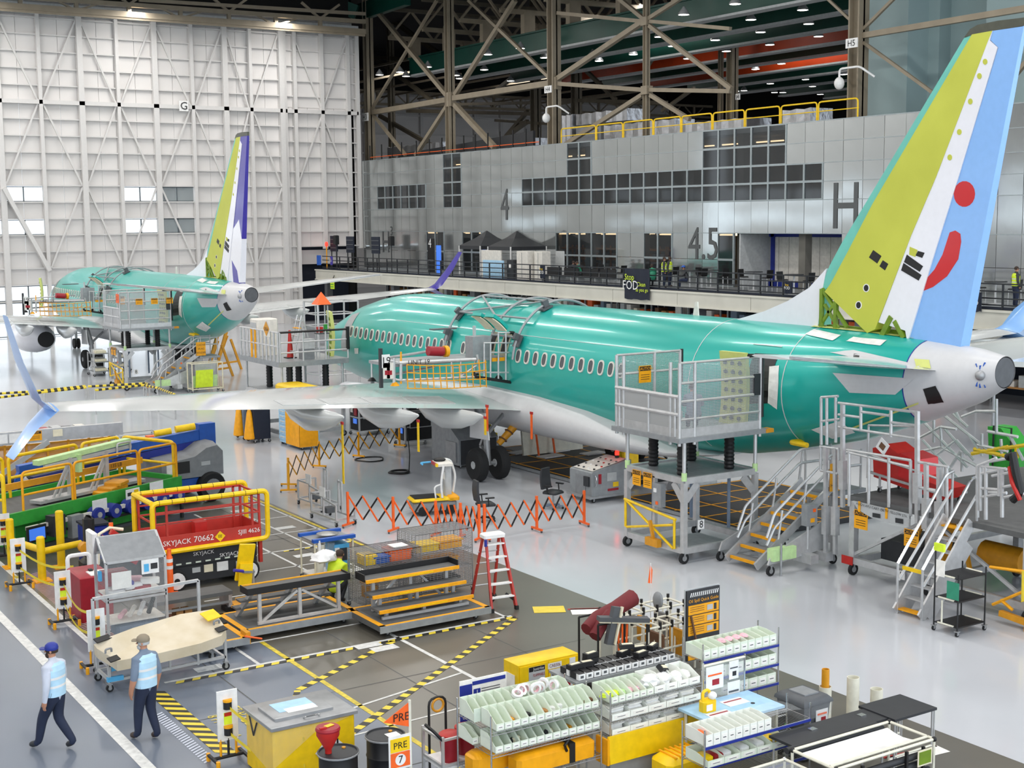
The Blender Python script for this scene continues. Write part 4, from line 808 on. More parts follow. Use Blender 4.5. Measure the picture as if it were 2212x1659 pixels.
# things standing on the forward stand
def on_deck(name, lab, cat, b, m, x, y, rz=0): return tag(b.obj(name, m, None, (21.2+x, 49.7+y, 3.15), rz, smooth=False), lab, cat)
t = thing('wheeled_cabinet', 'white cabinet with side door on the forward stand', 'cabinet', (21.9, 52.9, 3.15)); MB().cbox((0, 0, .75), (.9, .8, 1.5), .04).obj('body', 'offwhite', t); plate(t, (-.46, 0, .8), (.02, .6, 1.1), 'lightgrey', 'door')
t = thing('small_step_ladder', 'light aluminium stepladder with yellow feet on the forward stand', 'ladder', (22.6, 50.9, 3.15))
for s in (-.25, .25):
    rod(t, (-.4, s, 0), (.0, s*.8, 1.7), .03, 'alu', 'side_rail'); rod(t, (.5, s, 0), (0, s*.8, 1.7), .025, 'alu', 'rear_rail')
for k in range(5): plate(t, (-.38+k*.085, 0, .3+k*.3), (.16, .48, .03), 'safety' if k in (3,) else 'alu', 'step')
t = thing('traffic_cone', 'tall red cone standing on the forward stand', 'cone', (22.2, 51.0, 3.15)); MB().lathe([(.16, 0), (.13, .1), (.05, 1.1), (.02, 1.12)], 12).obj('body', 'red', t); MB().bx(-.2, .2, -.2, .2, 0, .04).obj('base', 'black', t, smooth=False)
t = thing('tool_crate', 'grey storage crates stacked on the forward stand', 'crate', (22.6, 50.3, 3.15)); plate(t, (0, 0, .2), (.5, .4, .4), 'grey', 'crate'); plate(t, (.05, 0, .6), (.45, .38, .38), 'lightgrey', 'crate')
t = thing('marker_cone', 'orange warning pyramid on a thin post beside the open nose door', 'marker', (23.2, 50.1, 3.15)); 
for x, y in ((-.2, -.15), (.2, -.15), (.2, .15), (-.2, .15)): rod(t, (x, y, 0), (x, y, 2.1), .02, 'alu', 'post')
MB().add([(-.3, -.3, 2.15), (.3, -.3, 2.15), (.3, .3, 2.15), (-.3, .3, 2.15), (0, 0, 2.65)], [(3, 2, 1, 0), (0, 1, 4), (1, 2, 4), (2, 3, 4), (3, 0, 4)]).obj('pyramid', 'orange', t, smooth=False); plate(t, (0, 0, 1.0), (.5, .4, .04), 'darkgrey', 'shelf'); plate(t, (-.1, 0, 1.15), (.2, .2, .22), 'red', 'box'); plate(t, (.15, 0, 1.2), (.1, .15, .3), 'green', 'bottle')
# overwing platform (unit 19) and its twin on the far aircraft
def overwing(dy, label, dx=0):
    yp = 38.6; s = thing('overwing_platform', label, 'work platform', (20.3+dx, yp+dy, 3.2)); O = V((20.3, yp, 3.2))
    def q(x, y, off=0): return PY(800+x/6.506, 660+y/6.506, yp)-O+V((0, off, 0))
    def ln(x0, y0, x1, y1, r=.03, m='alu', name='rail', off=0): return rod(s, q(x0, y0, off), q(x1, y1, off), r, m, name)
    ln(400, 805, 1480, 755, .06); ln(420, 1050, 1460, 1000, .04); ln(330, 740, 335, 1130, .05, name='post'); ln(430, 800, 430, 1050, .05, name='post'); ln(430, 650, 430, 1100, .03, 'safety', 'post'); ln(180, 750, 400, 805, .04); ln(180, 1000, 420, 1050, .035); ln(180, 750, 180, 1010, .04, name='post')
    ln(1140, 790, 1145, 1010, .03, name='post'); ln(1270, 790, 1275, 980, .03, name='post'); ln(1150, 875, 1270, 875, .02); ln(1260, 1000, 1490, 840, .035); ln(1500, 690, 1540, 920, .04, name='post')
    for x in (1600, 1690, 1800, 1905): ln(x, 520 if x < 1700 else 385, x, 1060, .03, name='cage_bar')
    for y in (660, 940): ln(1480 if y > 900 else 1690, y, 2010, y, .03, name='cage_bar')
    ln(1590, 525, 2000, 525, .03, name='cage_bar'); ln(1790, 382, 1960, 382, .03, name='cage_bar')
    MB().tube(rounded([q(1960, 380), q(2018, 382), q(2018, 1085), q(1470, 1000), q(1470, 955)], .06), .06, 6).obj('bumper', 'black', s)
    for a in ((230, 740, 1100, 600), (180, 1000, 900, 860)): rod(s, q(a[0], a[1], .05), PY(800+a[2]/6.506, 660+a[3]/6.506, yp+1.6)-O, .045)
    bx_ = plate(s, q(147, 880), (.1, .1, 1.25), 'dark', 'pad'); sg = plate(s, q(205, 780, -.06), (.28, .02, .42), 'white', 'number_plate'); text('19', .34, sg, (0, -.016, 0), (1, 0, 0), (0, 0, 1))
    for x in (213, 265): b_ = plate(s, q(x, 915, -.05), (.24, .04, .5), 'offwhite', 'notice'); plate(b_, (0, -.025, -.06), (.12, .01, .14), 'crimson', 'notice_mark')
    text('UNIT 19', .22, s, q(670, 795, -.07), (1, 0, 0), (0, 0, 1))
    for k in range(13):
        x = 500+k*92; ln(x, 830 if k < 11 else 760, x+15+(8 if k % 2 else 0), 1160-12*(k > 8), .018, 'safety', 'net_cord', -.06)
    for y0, sag in ((830, 30), (940, 30), (1060, 10), (1160, 20)): MB().tube([q(500+i*160, y0+sag*math.sin(math.pi*i/7)-(i*5), -.06) for i in range(8)], .018, 5).obj('net_cord', 'safety', s)
    MB().bx(0, 4.2, .1, 1.7, .75, .85).obj('deck', 'galv', s, smooth=False)
    for x, y in ((.05, 0), (4.0, .1), (.05, 1.6), (4.0, 1.6)): rod(s, (x, y, .15 if x > 2 else .25), (x, y, .8), .03, 'alu', 'leg'); MB().lathe([(.15, 0), (.11, .06), (.05, .12)], 10).obj('foot', 'safety' if x < 1 and y < 1 else 'black', s, (x, y, .1 if x > 2 else .17))
    d = MB().cyl((1.55, .5, 1.15), (2.1, .5, 1.1), .16, 14).obj('hose_drum', 'crimson', s); MB().cyl((2.15, .5, 1.1), (2.28, .5, 1.1), .19, 14).obj('hose', 'safety', s)
    plate(s, (2.7, 1.5, 1.75), (.9, .3, .04), 'darkgrey', 'clipboard'); beam(s, (3.2, .3, .8), (3.2, .3, 1.9), .08, name='post'); plate(s, q(1820, 760, .1), (.5, .03, .12), 'safety', 'warning_sign'); plate(s, (3.4, .4, 1.2), (.7, .5, .7), 'galv', 'machine'); 
    return s
overwing(0, 'aluminium overwing platform with yellow safety net, numbered 19'); overwing(43.9, 'aluminium overwing platform with net on the far airliner', -.5)
# mobile stairs between the service stand and the tail platform
MS = thing('mobile_stairs', 'low mobile stairs with yellow treads and grey control box', 'stairs', (22.6, 24.35, 0))
n = 7; L, Hs = 2.35, 1.65
for k in range(n):
    st = MB().bx(.1+k*L/n, .1+k*L/n+.36, .05, 1.0, .18+k*Hs/n, .22+k*Hs/n).obj('tread', 'galv', MS, smooth=False); plate(st, (.09+k*L/n, .52, .2+k*Hs/n), (.05, .96, .07), 'safety', 'nosing')
for y in (0, 1.05):
    beam(MS, (0, y, .15), (L+.2, y, Hs+.2), .06, .2, name='stringer')
    MB().prism([(.0, .28), (.1, .5), (2.0, 1.2), (2.0, .45), (.5, .3)], y-.08-(.35 if y == 0 else -.35), y-.03-(.35 if y == 0 else -.35), 'y').obj('side_channel', 'alu', MS, smooth=False)
    for h in (.95, .6): MB().tube(rounded([(.35, y, .3+h*.55), (.6, y, .45+h), (L+.1, y, Hs+.05+h), (L+1.2, y, Hs+.05+h)], .1), .035, 6).obj('handrail', 'alu', MS)
    for x, z in ((.7, .6), (1.5, 1.15), (2.4, 1.75)): rod(MS, (x, y, z-.05), (x+.15, y, z+.85), .03, name='post')
    for x in (L+.3, L+1.2): rod(MS, (x, y, Hs-.05), (x, y, Hs+1.05), .03, name='post')
plate(MS, (L+.75, .5, Hs), (1.1, 1.2, .1), 'galv', 'top_deck')
for x, y in ((.1, -.4), (.1, 1.4), (2.2, -.4), (2.2, 1.4)): wheel_caster(MS, x, y, .12, .06); 
for x in (L+.35, L+1.15):
    for y in (.1, .95): rod(MS, (x, y, .1), (x, y, Hs), .06, 'alu', 'leg')
cb = plate(MS, (1.35, -.42, 1.35), (.34, .2, .52), 'galv', 'control_box'); plate(cb, (.06, -.11, .12), (.08, .02, .08), 'orange', 'knob'); plate(cb, (.0, -.11, -.12), (.12, .02, .1), 'safety', 'label'); rod(MS, (1.3, -.42, .5), (1.3, -.42, 1.1), .03, name='post')
plate(MS, (.45, -.42, .52), (.75, .22, .3), 'palegreen', 'foam_block'); rod(MS, (.3, -.55, 0), (.3, -.55, .8), .03, 'steel', 'screw_jack')
for x in (1.1, 1.6): MB().bx(x, x+.25, -.75, .1, .2, .42).obj('fork_pocket', 'alu', MS, smooth=False)
sg = plate(MS, (L+.28, -.09, Hs+.45), (.5, .03, .7), 'safety', 'notice')
for k, s_ in enumerate(('-CSCHA', '-FLAG', 'HOLDER')): text(s_, .13, sg, (0, -.02, .2-.2*k), (1, 0, 0), (0, 0, 1))
MB().tube(rounded([(L+.3, 1.0, Hs+1.1), (L+.3, 1.6, Hs+1.1), (L+1.2, 1.7, Hs+1.05)], .1), .07, 8).obj('foam_sleeve', 'yellow', MS)
# tail platform
XT = 24.3
TP = thing('tail_platform', 'large aluminium platform with guard rails under the tail cone', 'work platform', (XT, 20, 0)); OT = V((XT, 20, 0))
def tq(x, y, X=XT): return PX(1680+x/4.147, 840+y/4.147, X)-OT
def tl(x0, y0, x1, y1, r=.035, name='rail', X=XT, m='alu'): return rod(TP, tq(x0, y0, X), tq(x1, y1, X), r, m, name)
for x0, y0, x1, y1 in ((545, 125, 1255, 210), (750, 205, 1005, 240), (545, 230, 740, 255), (1020, 300, 1250, 330), (545, 340, 1240, 445), (390, 75, 540, 65), (395, 290, 560, 270), (380, 515, 550, 540), (620, 545, 1190, 640), (620, 565, 1190, 700), (385, 730, 540, 760), (1255, 655, 1530, 700), (1255, 880, 1420, 910), (1330, 900, 1450, 925)): tl(x0, y0, x1, y1)
for x, y0, y1 in ((390, 75, 500), (440, 80, 500), (520, 70, 480), (745, 150, 370), (1015, 190, 430), (640, 545, 1050), (815, 600, 1030), (995, 610, 1060), (1190, 640, 1140), (385, 515, 730), (545, 540, 760), (1515, 700, 1180), (1485, 700, 960)): tl(x, y0, x, y1, .04, 'post')
for x, y0, y1 in ((430, 520, 1480), (515, 530, 1480), (582, 130, 1060), (1250, 200, 1200), (1330, 660, 1240), (1445, 700, 1260)):
    a, c = tq(x, y0), tq(x, y1); MB().bar(a, c, .085, .085).obj('telescoping_post', 'alu', TP, smooth=False); mid = a.lerp(c, .55); MB().bar(mid, mid+(c-a).normalized()*.7, .15, .15).obj('sleeve', 'alu', TP, smooth=False)
ZT = 1.95
MB().bx(0, 6.5, -4.5, 3.0, ZT-.12, ZT).obj('deck', 'deckgrey', TP, smooth=False)
fp = [tq(690, 1000), tq(1200, 1120), tq(1195, 1230), tq(1000, 1195), tq(860, 1150), tq(740, 1080)]
MB().add([p+V((-.08, 0, 0)) for p in fp]+[p+V((-.02, 0, 0)) for p in fp], [tuple(range(6)), tuple(range(11, 5, -1))]+[(i, i+6, (i+1) % 6+6, (i+1) % 6) for i in range(6)]).obj('name_plate', 'lightgrey', TP, smooth=False)
for c in ((875, 1105, 945, 1155), (1080, 1150, 1150, 1205)): MB().quad(*[tq(*p)+V((-.1, 0, 0)) for p in ((c[0], c[1]), (c[2], c[1]+12), (c[2], c[3]), (c[0], c[3]-12))]).obj('slot', 'dark', TP, smooth=False)
for x, y in ((757, 1050), (1000, 1110)): MB().box((0, 0, 0), (.02, .06, .25)).obj('yellow_stripe', 'safety', TP, tq(x, y)+V((-.1, 0, 0)), smooth=False)
text('ALIGN APU CART CASTER', .085, TP, tq(880, 1062)+V((-.1, 0, 0)), (0, -1, -.12), (0, 0, 1)); text('WITH YELLOW STRIPE', .085, TP, tq(1083, 1112)+V((-.1, 0, 0)), (0, -1, -.12), (0, 0, 1))
caution(TP, tq(760, 1170)+V((-.06, 0, 0)), (0, -1, 0), .42, .45); caution(TP, tq(1250, 1330)+V((-.2, 0, 0)), (0, -1, 0), .42, .4)
for y in (2.9, .6, -2.0, -4.3):
    for x in (.1, 3.2, 6.3): beam(TP, (x, y, .3), (x, y, ZT-.1), .16, name='leg'); wheel_caster(TP, x, y, .14, .07)
for y in (2.9, .6, -2.0, -4.3): beam(TP, (.1, y, .36), (6.3, y, .36), .12, .16, name='base_beam')
for x in (.1, 6.3): beam(TP, (x, -4.3, .36), (x, 2.9, .36), .12, .16, name='base_beam')
for x in (.1, 3.2):
    MB().bar((x, 2.9, .5), (x, .6, 1.8), .07).obj('brace', 'alu', TP, smooth=False); MB().bar((x, -2, .5), (x, .6, 1.8), .07).obj('brace', 'alu', TP, smooth=False)
sg = plate(TP, (-.02, 1.3, .36), (.02, .2, .2), 'white', 'number_plate'); text('5', .2, sg, (-.014, 0, 0), (0, -1, 0), (0, 0, 1)); plate(TP, (-.0, 3.0, .36), (.02, .35, .2), 'red', 'notice')
plate(TP, (1.2, 1.8, .7), (1.4, 1.2, .5), 'dark', 'equipment'); MB().bar((.8, .9, .4), (.9, .7, 1.7), .22, .22).bar((.7, 1.8, .4), (.8, 1.4, 1.5), .08).bar((.9, .1, .5), (.9, .4, 1.6), .08).obj('yellow_support', 'amber', TP, smooth=False); MB().cyl((1.5, .2, .9), (1.5, -.9, .9), .3, 12).obj('yellow_tank', 'amber', TP)
# steep stairs up to the tail platform
SS = thing('platform_stairs', 'steep aluminium stairs with long handrails up to the tail platform', 'stairs', (22.75, 19.4, 0))
for y in (0, .68): beam(SS, (0, y, .05), (1.55, y, ZT), .05, .26, name='stringer'); MB().bar((.25, y, 0), (1.5, y, ZT-.5), .02, .3).obj('stringer_web', 'alu', SS, smooth=False)
for k in range(8): plate(SS, (.12+k*.19, .34, .1+k*.24), (.2, .66, .03), 'safety' if k in (0, 7) else 'alu', 'tread')
for y in (0, .68):
    for h, e in ((1.0, .0), (.58, .0)): MB().tube(rounded([(.02, y, .1+h), (1.5, y, ZT+h-.05), (1.75, y, ZT+h)] if h > .9 else [(.05, y, .15+h), (1.7, y, ZT+h)], .1), .035, 6).obj('handrail', 'chrome' if h > .9 else 'alu', SS)
    for x, z in ((.02, .1), (1.72, ZT)): rod(SS, (x, y, z-.1), (x, y, z+1.02), .03, name='post')
plate(SS, (.1, .34, 1.02), (.03, .55, .08), 'yellow', 'chain_strap')
# scaffold, carts and covers on the platform
SF = thing('tail_scaffold', 'tangle of polished aluminium scaffold tubes behind the tail platform', 'scaffold', (30.5, 19, 0)); OS = V((30.5, 19, 0))
def sl(x0, y0, x1, y1, r=.045, X=31.3, m='alu'): return rod(SF, PX(1680+x0/4.147, 840+y0/4.147, X)-OS, PX(1680+x1/4.147, 840+y1/4.147, X)-OS, r, m, 'scaffold_tube')
for t in ((1300, 290, 1700, 700), (1480, 230, 1950, 600), (1270, 440, 1460, 340), (1460, 340, 1600, 360), (1460, 340, 1470, 520), (1280, 560, 1470, 520), (1470, 520, 1780, 690), (1360, 640, 1600, 460), (1300, 460, 1640, 830), (1500, 360, 1700, 590), (1560, 210, 1700, 340), (1720, 420, 1830, 590), (1830, 400, 1830, 600), (1400, 270, 1400, 480), (1550, 700, 1640, 560), (1650, 570, 1650, 740), (1330, 590, 1500, 740), (2080, 420, 2200, 640), (1880, 380, 2150, 430), (1960, 90, 1960, 400), (1650, 250, 1780, 200), (1780, 200, 1960, 200), (1500, 0, 1640, 300), (2000, 450, 2010, 640), (1600, 460, 1760, 640), (1790, 500, 2060, 560)): sl(*t)
for t in ((1740, 580, 2060, 520), (1760, 540, 2040, 600), (2040, 530, 2240, 500), (2140, 520, 2140, 620)): sl(*t, r=.06, m='yellow')
MB().bx(.6, 4.5, -3, 3.5, .9, 1.0).obj('floor_tray', 'deckgrey', SF, smooth=False)
for x, y in ((.8, -2.7), (4.2, -2.7), (.8, 3.2), (4.2, 3.2)): rod(SF, (x, y, 0), (x, y, 1.0), .05, 'alu', 'leg')
RC = thing('red_cart', 'tilted red fabric covered cart on the tail platform', 'cart', (25.5, 21.9, ZT)); 
MB().prism([(-1.1, .35), (.9, .1), (1.1, .4), (.2, .55), (-.2, .95), (-.75, 1.2), (-1.15, 1.05)], -.35, .35, 'x').obj('cover', 'red', RC, rz=math.pi); MB().prism([(-.3, .5), (.25, .35), (.2, .95), (-.25, 1.05)], -.4, .4, 'x').obj('cover_flap', 'livery_red', RC, rz=math.pi)
for x in (-.35, .35):
    beam(RC, (x, -1.1, .25), (x, 1.2, .45), .06, name='frame_tube'); rod(RC, (x, -.9, .05), (x, -.9, .3), .03, 'alu', 'leg'); rod(RC, (x, .9, .05), (x, .9, .4), .03, 'alu', 'leg')
for x, y in ((-.35, -.9), (.35, .9), (.35, -.9), (-.35, .9)): wheel_caster(RC, x, y, .06, .04)
for a, c in (((-.4, 1.25, .3), (-.4, 1.25, 1.6)), ((-.4, 1.25, 1.6), (-.4, -.2, 1.75)), ((-.4, 1.25, .9), (-.4, -1, .6))): rod(RC, a, c, .03)
t = thing('paper_tag', 'white document card hung over the red cart', 'document', PX(1680+940/4.147, 840+515/4.147, XT+.2)); MB().box((0, 0, 0), (.02, .3, .3), R=Matrix.Rotation(.6, 3, 'X')).obj('card', 'white', t, smooth=False); MB().box((-.015, 0, 0), (.01, .16, .14), R=Matrix.Rotation(.6, 3, 'X')).obj('picture', 'brown', t, smooth=False)
RG = thing('side_guard_rail', 'short aluminium guard rail on the right end of the tail platform', 'railing', (24.4, 18.6, ZT)); OG = V((24.4, 18.6, ZT))
for t in ((1790, 690, 2050, 720), (1790, 690, 1960, 620), (1900, 650, 2140, 610), (1810, 760, 2040, 715), (1820, 890, 2000, 905), (1890, 925, 2050, 935), (1820, 970, 2050, 930), (1920, 780, 2120, 740), (2020, 880, 2140, 855), (2030, 970, 2210, 940)): rod(RG, PX(1680+t[0]/4.147, 840+t[1]/4.147, 24.4)-OG, PX(1680+t[2]/4.147, 840+t[3]/4.147, 24.4)-OG, .035)
for x, y0, y1 in ((1790, 690, 1150), (1815, 700, 1090), (1865, 700, 1170), (2010, 715, 1150), (1985, 710, 960)): rod(RG, PX(1680+x/4.147, 840+y0/4.147, 24.4)-OG, PX(1680+x/4.147, 840+y1/4.147, 24.4)-OG, .045, name='post')
RK = thing('harness_rack', 'black and red safety harness hung on the platform rail', 'harness', PX(2190, 1000, 24.4)); MB().tube([(0, .15, .1), (-.05, 0, .2), (-.05, -.1, -.2), (0, -.2, -.6), (.0, 0, -.8)], .09, 8).obj('strap_bundle', 'black', RK); MB().tube([(0, .1, -.1), (-.1, -.05, -.4), (-.08, -.25, -.75)], .05, 6).obj('red_strap', 'red', RK)
GB = thing('green_bin', 'lime green tool bin on a wheeled frame behind the tail', 'bin', PX(2185, 935, 33.0)-V((0, 0, 1.0))); MB().prism([(-.45, 0), (.45, 0), (.55, 1.15), (.1, 1.15), (-.5, .55)], -.35, .35, 'x').obj('body', 'green', GB); MB().tube([(-.4, -.3, .05), (-.4, -.3, 1.2), (-.4, .3, 1.2), (-.4, .3, .05)], .03, 6).obj('frame', 'black', GB)
beam(GB, (0, .3, -1.6), (0, .3, 0), .1, name='leg'); beam(GB, (0, -.3, -1.6), (0, -.3, 0), .1, name='leg')
SB2 = thing('guide_board', 'white guide board with pictures on a post behind the tail cone', 'board', P(2196, 900, 0)*1.0); SB2.location = (31.5, 17.2, 0); rod(SB2, (0, 0, 0), (0, 0, 2.6), .05, 'black', 'post'); plate(SB2, (-.05, 0, 3.1), (.03, .7, 1.2), 'white', 'board'); 
for k, m in enumerate(('safety', 'orange', 'green', 'lime')): plate(SB2, (-.075, .17-.34*(k % 2), 3.3-.5*(k//2)), (.02, .2, .3), m, 'picture')
YR = thing('yellow_barrier', 'amber folding barrier on a cast foot beside the tail platform', 'barrier', (24.0, 17.75, 0))
for a, c in (((0, .9, 1.15), (0, -1.2, 1.35)), ((0, .8, .35), (0, -.6, 1.2)), ((0, -.9, .9), (0, -.1, 1.25)), ((0, .6, .5), (0, .3, .35))): rod(YR, a, c, .035, 'safety', 'barrier_bar')
MB().bar((0, -.3, .05), (0, -.3, .95), .09).box((0, -.3, .1), (.3, .4, .18)).bar((0, .6, .22), (0, -.3, .15), .12).obj('foot', 'amber', YR, smooth=False); MB().tube([(0, .05, 1.25), (-.02, .03, .6), (-.02, -.25, .75)], .05, 6).obj('tape_wrap', 'tape_yellow', YR)
# ================================================================== LEFT MACHINERY
TH = math.radians(25.7)
# red and yellow scissor lift
SL = thing('scissor_lift', 'red scissor lift with yellow foam padded rails, numbered 70662', 'scissor lift', (11.2, 31.4, 0))
for x in (-.85, .95):
    for y in (-.62, .62):
        wo = MB().lathe([(.12, -.1), (.24, -.11), (.27, -.06), (.27, .06), (.24, .11), (.12, .1)], 20).obj('tyre', 'rubber', SL, (x, y, .27)); wo.rotation_euler = (math.pi/2, 0, 0)
        MB().cyl((0, 0, -.115), (0, 0, .115), .2, 18).obj('wheel_rim', 'white', wo); MB().cyl((0, 0, -.125), (0, 0, .125), .07, 10).obj('wheel_hub', 'black', wo)
MB().cbox((0, 0, .36), (2.5, 1.0, .42), .05).obj('chassis', 'dark', SL)
for k, z in enumerate((.62, .74, .86)):
    MB().bar((-1.2, -.42, z), (1.2, -.42, z+.05), .06, .11).bar((-1.2, .42, z), (1.2, .42, z+.05), .06, .11).obj('scissor_arm', 'dark', SL, smooth=False)
MB().bx(-1.25, 1.25, -.46, .46, .55, .98).obj('scissor_stack', 'dark', SL, smooth=False)
for k in range(9): plate(SL, (-.95+k*.24, -.47, .6), (.13, .012, .035), 'palemint', 'hazard_dash')
MB().bx(-1.3, 1.3, -.6, .6, 1.0, 1.06).obj('platform_floor', 'liftred', SL, smooth=False)
for a in ((-1.3, 1.3, -.62, -.6), (-1.3, 1.3, .6, .62), (-1.32, -1.3, -.6, .6), (1.3, 1.32, -.6, .6)): MB().bx(*a, 1.0, 1.34).obj('toe_panel', 'liftred', SL, smooth=False)
for x, y in ((-1.28, -.6), (-1.28, .6), (1.28, -.6), (1.28, .6), (-1.0, -.6), (1.1, .6), (1.1, -.6)): beam(SL, (x, y, 1.0), (x, y, 2.1), .05, m='liftred', name='rail_post')
for y in (-.6, .6):
    for z in (1.65, 1.88): beam(SL, (-1.28, y, z), (1.28, y, z), .035, m='liftred', name='mid_rail')
    beam(SL, (-1.28, y, 2.1), (1.28, y, 2.1), .05, m='liftred', name='top_rail')
for x in (-1.28, 1.28):
    for z in (1.65, 2.1): beam(SL, (x, -.6, z), (x, .6, z), .04, m='liftred', name='end_rail')
def pad(pts, closed=False): return MB().tube(rounded(pts, .14, 4), .062, 8).obj('foam_padding', 'yellow', SL)
for y in (-.68, .68): pad([(-1.36, y, .98), (-1.36, y, 2.16), (1.46, y, 2.16), (1.46, y, 1.0), (-1.36, y, .98)])
for z in (1.0, 2.16): pad([(-1.36, -.68, z), (-1.36, .68, z)])
for y in (-.68, .68):
    for k in range(9): MB().cyl((-1.2+k*.3, y, 2.16), (-1.19+k*.3, y, 2.16), .066, 8).obj('padding_strap', 'black', SL)
for s_, sz, x, z, yy, m in (('SKYJACK', .17, -.78, 1.17, -.63, 'white'), ('70662', .2, -.13, 1.18, -.63, 'white'), ('SJIII 4626', .15, 1.0, 1.21, -.63, 'white'), ('SKYJACK', .13, -.1, .8, -.49, 'white'), ('SKYJACK', .13, .55, .68, -.49, 'white')): text(s_, sz, SL, (x, yy, z), (1, 0, 0), (0, 0, 1), m)
o = MB().add([(0, 0, -.13), (.13, 0, 0), (0, 0, .13), (-.13, 0, 0)], [(0, 1, 2, 3)]).obj('diamond_badge', 'yellow', SL, (.27, -.632, 1.18)); text('EE', .1, o, (0, -.006, 0), (1, 0, 0), (0, 0, 1))
for x, w, h, m in ((.35, .28, .22, 'white'), (.0, .22, .18, 'cream'), (-.3, .2, .12, 'lightgrey'), (-1.0, .08, .06, 'white'), (.75, .12, .14, 'lightgrey')): plate(SL, (x, -.505, .42), (w, .012, h), m, 'decal')
beam(SL, (1.3, -.55, .4), (1.3, -.55, 1.0), .08, .1, 'liftred', 'ladder_post'); plate(SL, (.1, .3, 1.25), (.3, .25, .3), 'red', 'control_box')
# delineator post
DP = thing('delineator_post', 'orange delineator post with white reflective bands by the scissor lift', 'post', (10.16, 30.6, 0))
MB().lathe([(.2, 0), (.2, .05), (.075, .06), (.075, .9), (.05, .94), (.05, 1.08), (.03, 1.1)], 14).obj('post', 'orange', DP)
for z in (.62, .78): MB().cyl((0, 0, z), (0, 0, z+.08), .079, 14).obj('reflective_band', 'white', DP)
# green lift deck with yellow rails
GP = thing('lift_platform', 'long green lift deck with amber railings under the near winglet', 'lift platform', (8.29, 36.75, 0), TH)
L, D = 5.6, 2.3
MB().bx(-.5, L, -.1, D, .9, 1.0).obj('deck', 'deckgrey', GP, smooth=False)
for a in ((-.55, L+.05, -.14, -.04), (-.55, L+.05, D, D+.1), (-.58, -.48, -.1, D), (L, L+.1, -.1, D)): MB().bx(*a, .8, 1.14).obj('deck_curb', 'green', GP, smooth=False)
MB().bx(.0, L-.2, .25, D-.2, .06, .82).obj('scissor_base', 'green', GP, smooth=False); MB().bx(-.4, L, .1, D-.1, 0, .08).obj('base_plate', 'darkgrey', GP, smooth=False)
def loop(x0, x1, y, mid=True, r=.035, h=1.15, z0=1.0, m='safety'):
    b = MB().tube(rounded([(x0, y, z0), (x0, y, z0+h), (x1, y, z0+h), (x1, y, z0)], .14, 4), r, 7)
    if mid: b.cyl((x0, y, z0+.55), (x1, y, z0+.55), r*.9, 6)
    return b.obj('guard_rail', m, GP)
for x0, x1 in ((.05, 1.68), (1.76, 4.05), (4.12, 5.55)): loop(x0, x1, -.05)
for x0, x1 in ((-.4, 1.3), (1.5, 3.9), (4.1, 5.5)): loop(x0, x1, D, r=.05, m='yellow')
for a in (((-.5, 0), (-.5, D)), ((L, .1), (L, D-.1))): MB().tube(rounded([(a[0][0], a[0][1], 1.0), (a[0][0], a[0][1], 2.15), (a[1][0], a[1][1], 2.15), (a[1][0], a[1][1], 1.0)], .14, 4), .055, 7).cyl((a[0][0], a[0][1], 1.5), (a[1][0], a[1][1], 1.5), .04, 6).obj('guard_rail', 'yellow', GP)
MB().bar((.5, 1.2, 1.55), (5.2, 1.0, 1.6), .06, .18).obj('load_beam', 'amber', GP, smooth=False); text('WLL 135 LB', .16, GP, (4.0, .98, 1.6), (1, 0, 0), (0, 0, 1))
# work fixture on the green deck
FX = thing('trestle_fixture', 'aluminium trestle carrying a pale green beam on the lift deck', 'fixture', GP.location+Matrix.Rotation(TH, 3, 'Z')@V((2.3, .9, 1.0)), TH)
for x in (-.35, .95):
    MB().bar((x-.35, -.2, .05), (x+.25, -.2, 1.0), .05).bar((x-.15, -.2, .05), (x+.3, -.2, .95), .05).bar((x+.3, -.2, .05), (x+.3, -.2, 1.15), .12).obj('trestle_leg', 'alu', FX, smooth=False)
MB().bx(-1.2, 2.6, -.35, .1, 0.05, .13).obj('base', 'alu', FX, smooth=False); beam(FX, (-1.1, -.1, 1.15), (2.2, -.1, 1.3), .25, .14, 'palegreen', 'beam'); beam(FX, (-.9, -.2, 1.02), (2.2, -.2, 1.15), .1, .1, 'lightgrey', 'rail'); beam(FX, (.25, -.2, .7), (.25, -.2, 1.2), .12, .2, 'palegreen', 'bracket'); MB().tube(rounded([(1.6, -.3, .95), (1.6, -.3, 1.3), (2.1, -.3, 1.3), (2.1, -.3, .95)], .08), .03, 6).obj('handle', 'alu', FX)
for x in (-1.0, 2.4): wheel_caster(FX, x, -.3, .06, .04, z=-.0)
t = thing('folded_covers', 'heap of folded amber covers on the lift deck', 'covers', GP.location+Matrix.Rotation(TH, 3, 'Z')@V((3.35, .35, 1.0)), TH)
for k, (x, w, z) in enumerate(((0, .9, .05), (.1, .8, .15), (.25, .6, .26))): MB().cbox((x, 0, z), (w, .5, .11), .03, rz=.2*k).obj('folded_cover', 'amber' if k else 'safety', t)
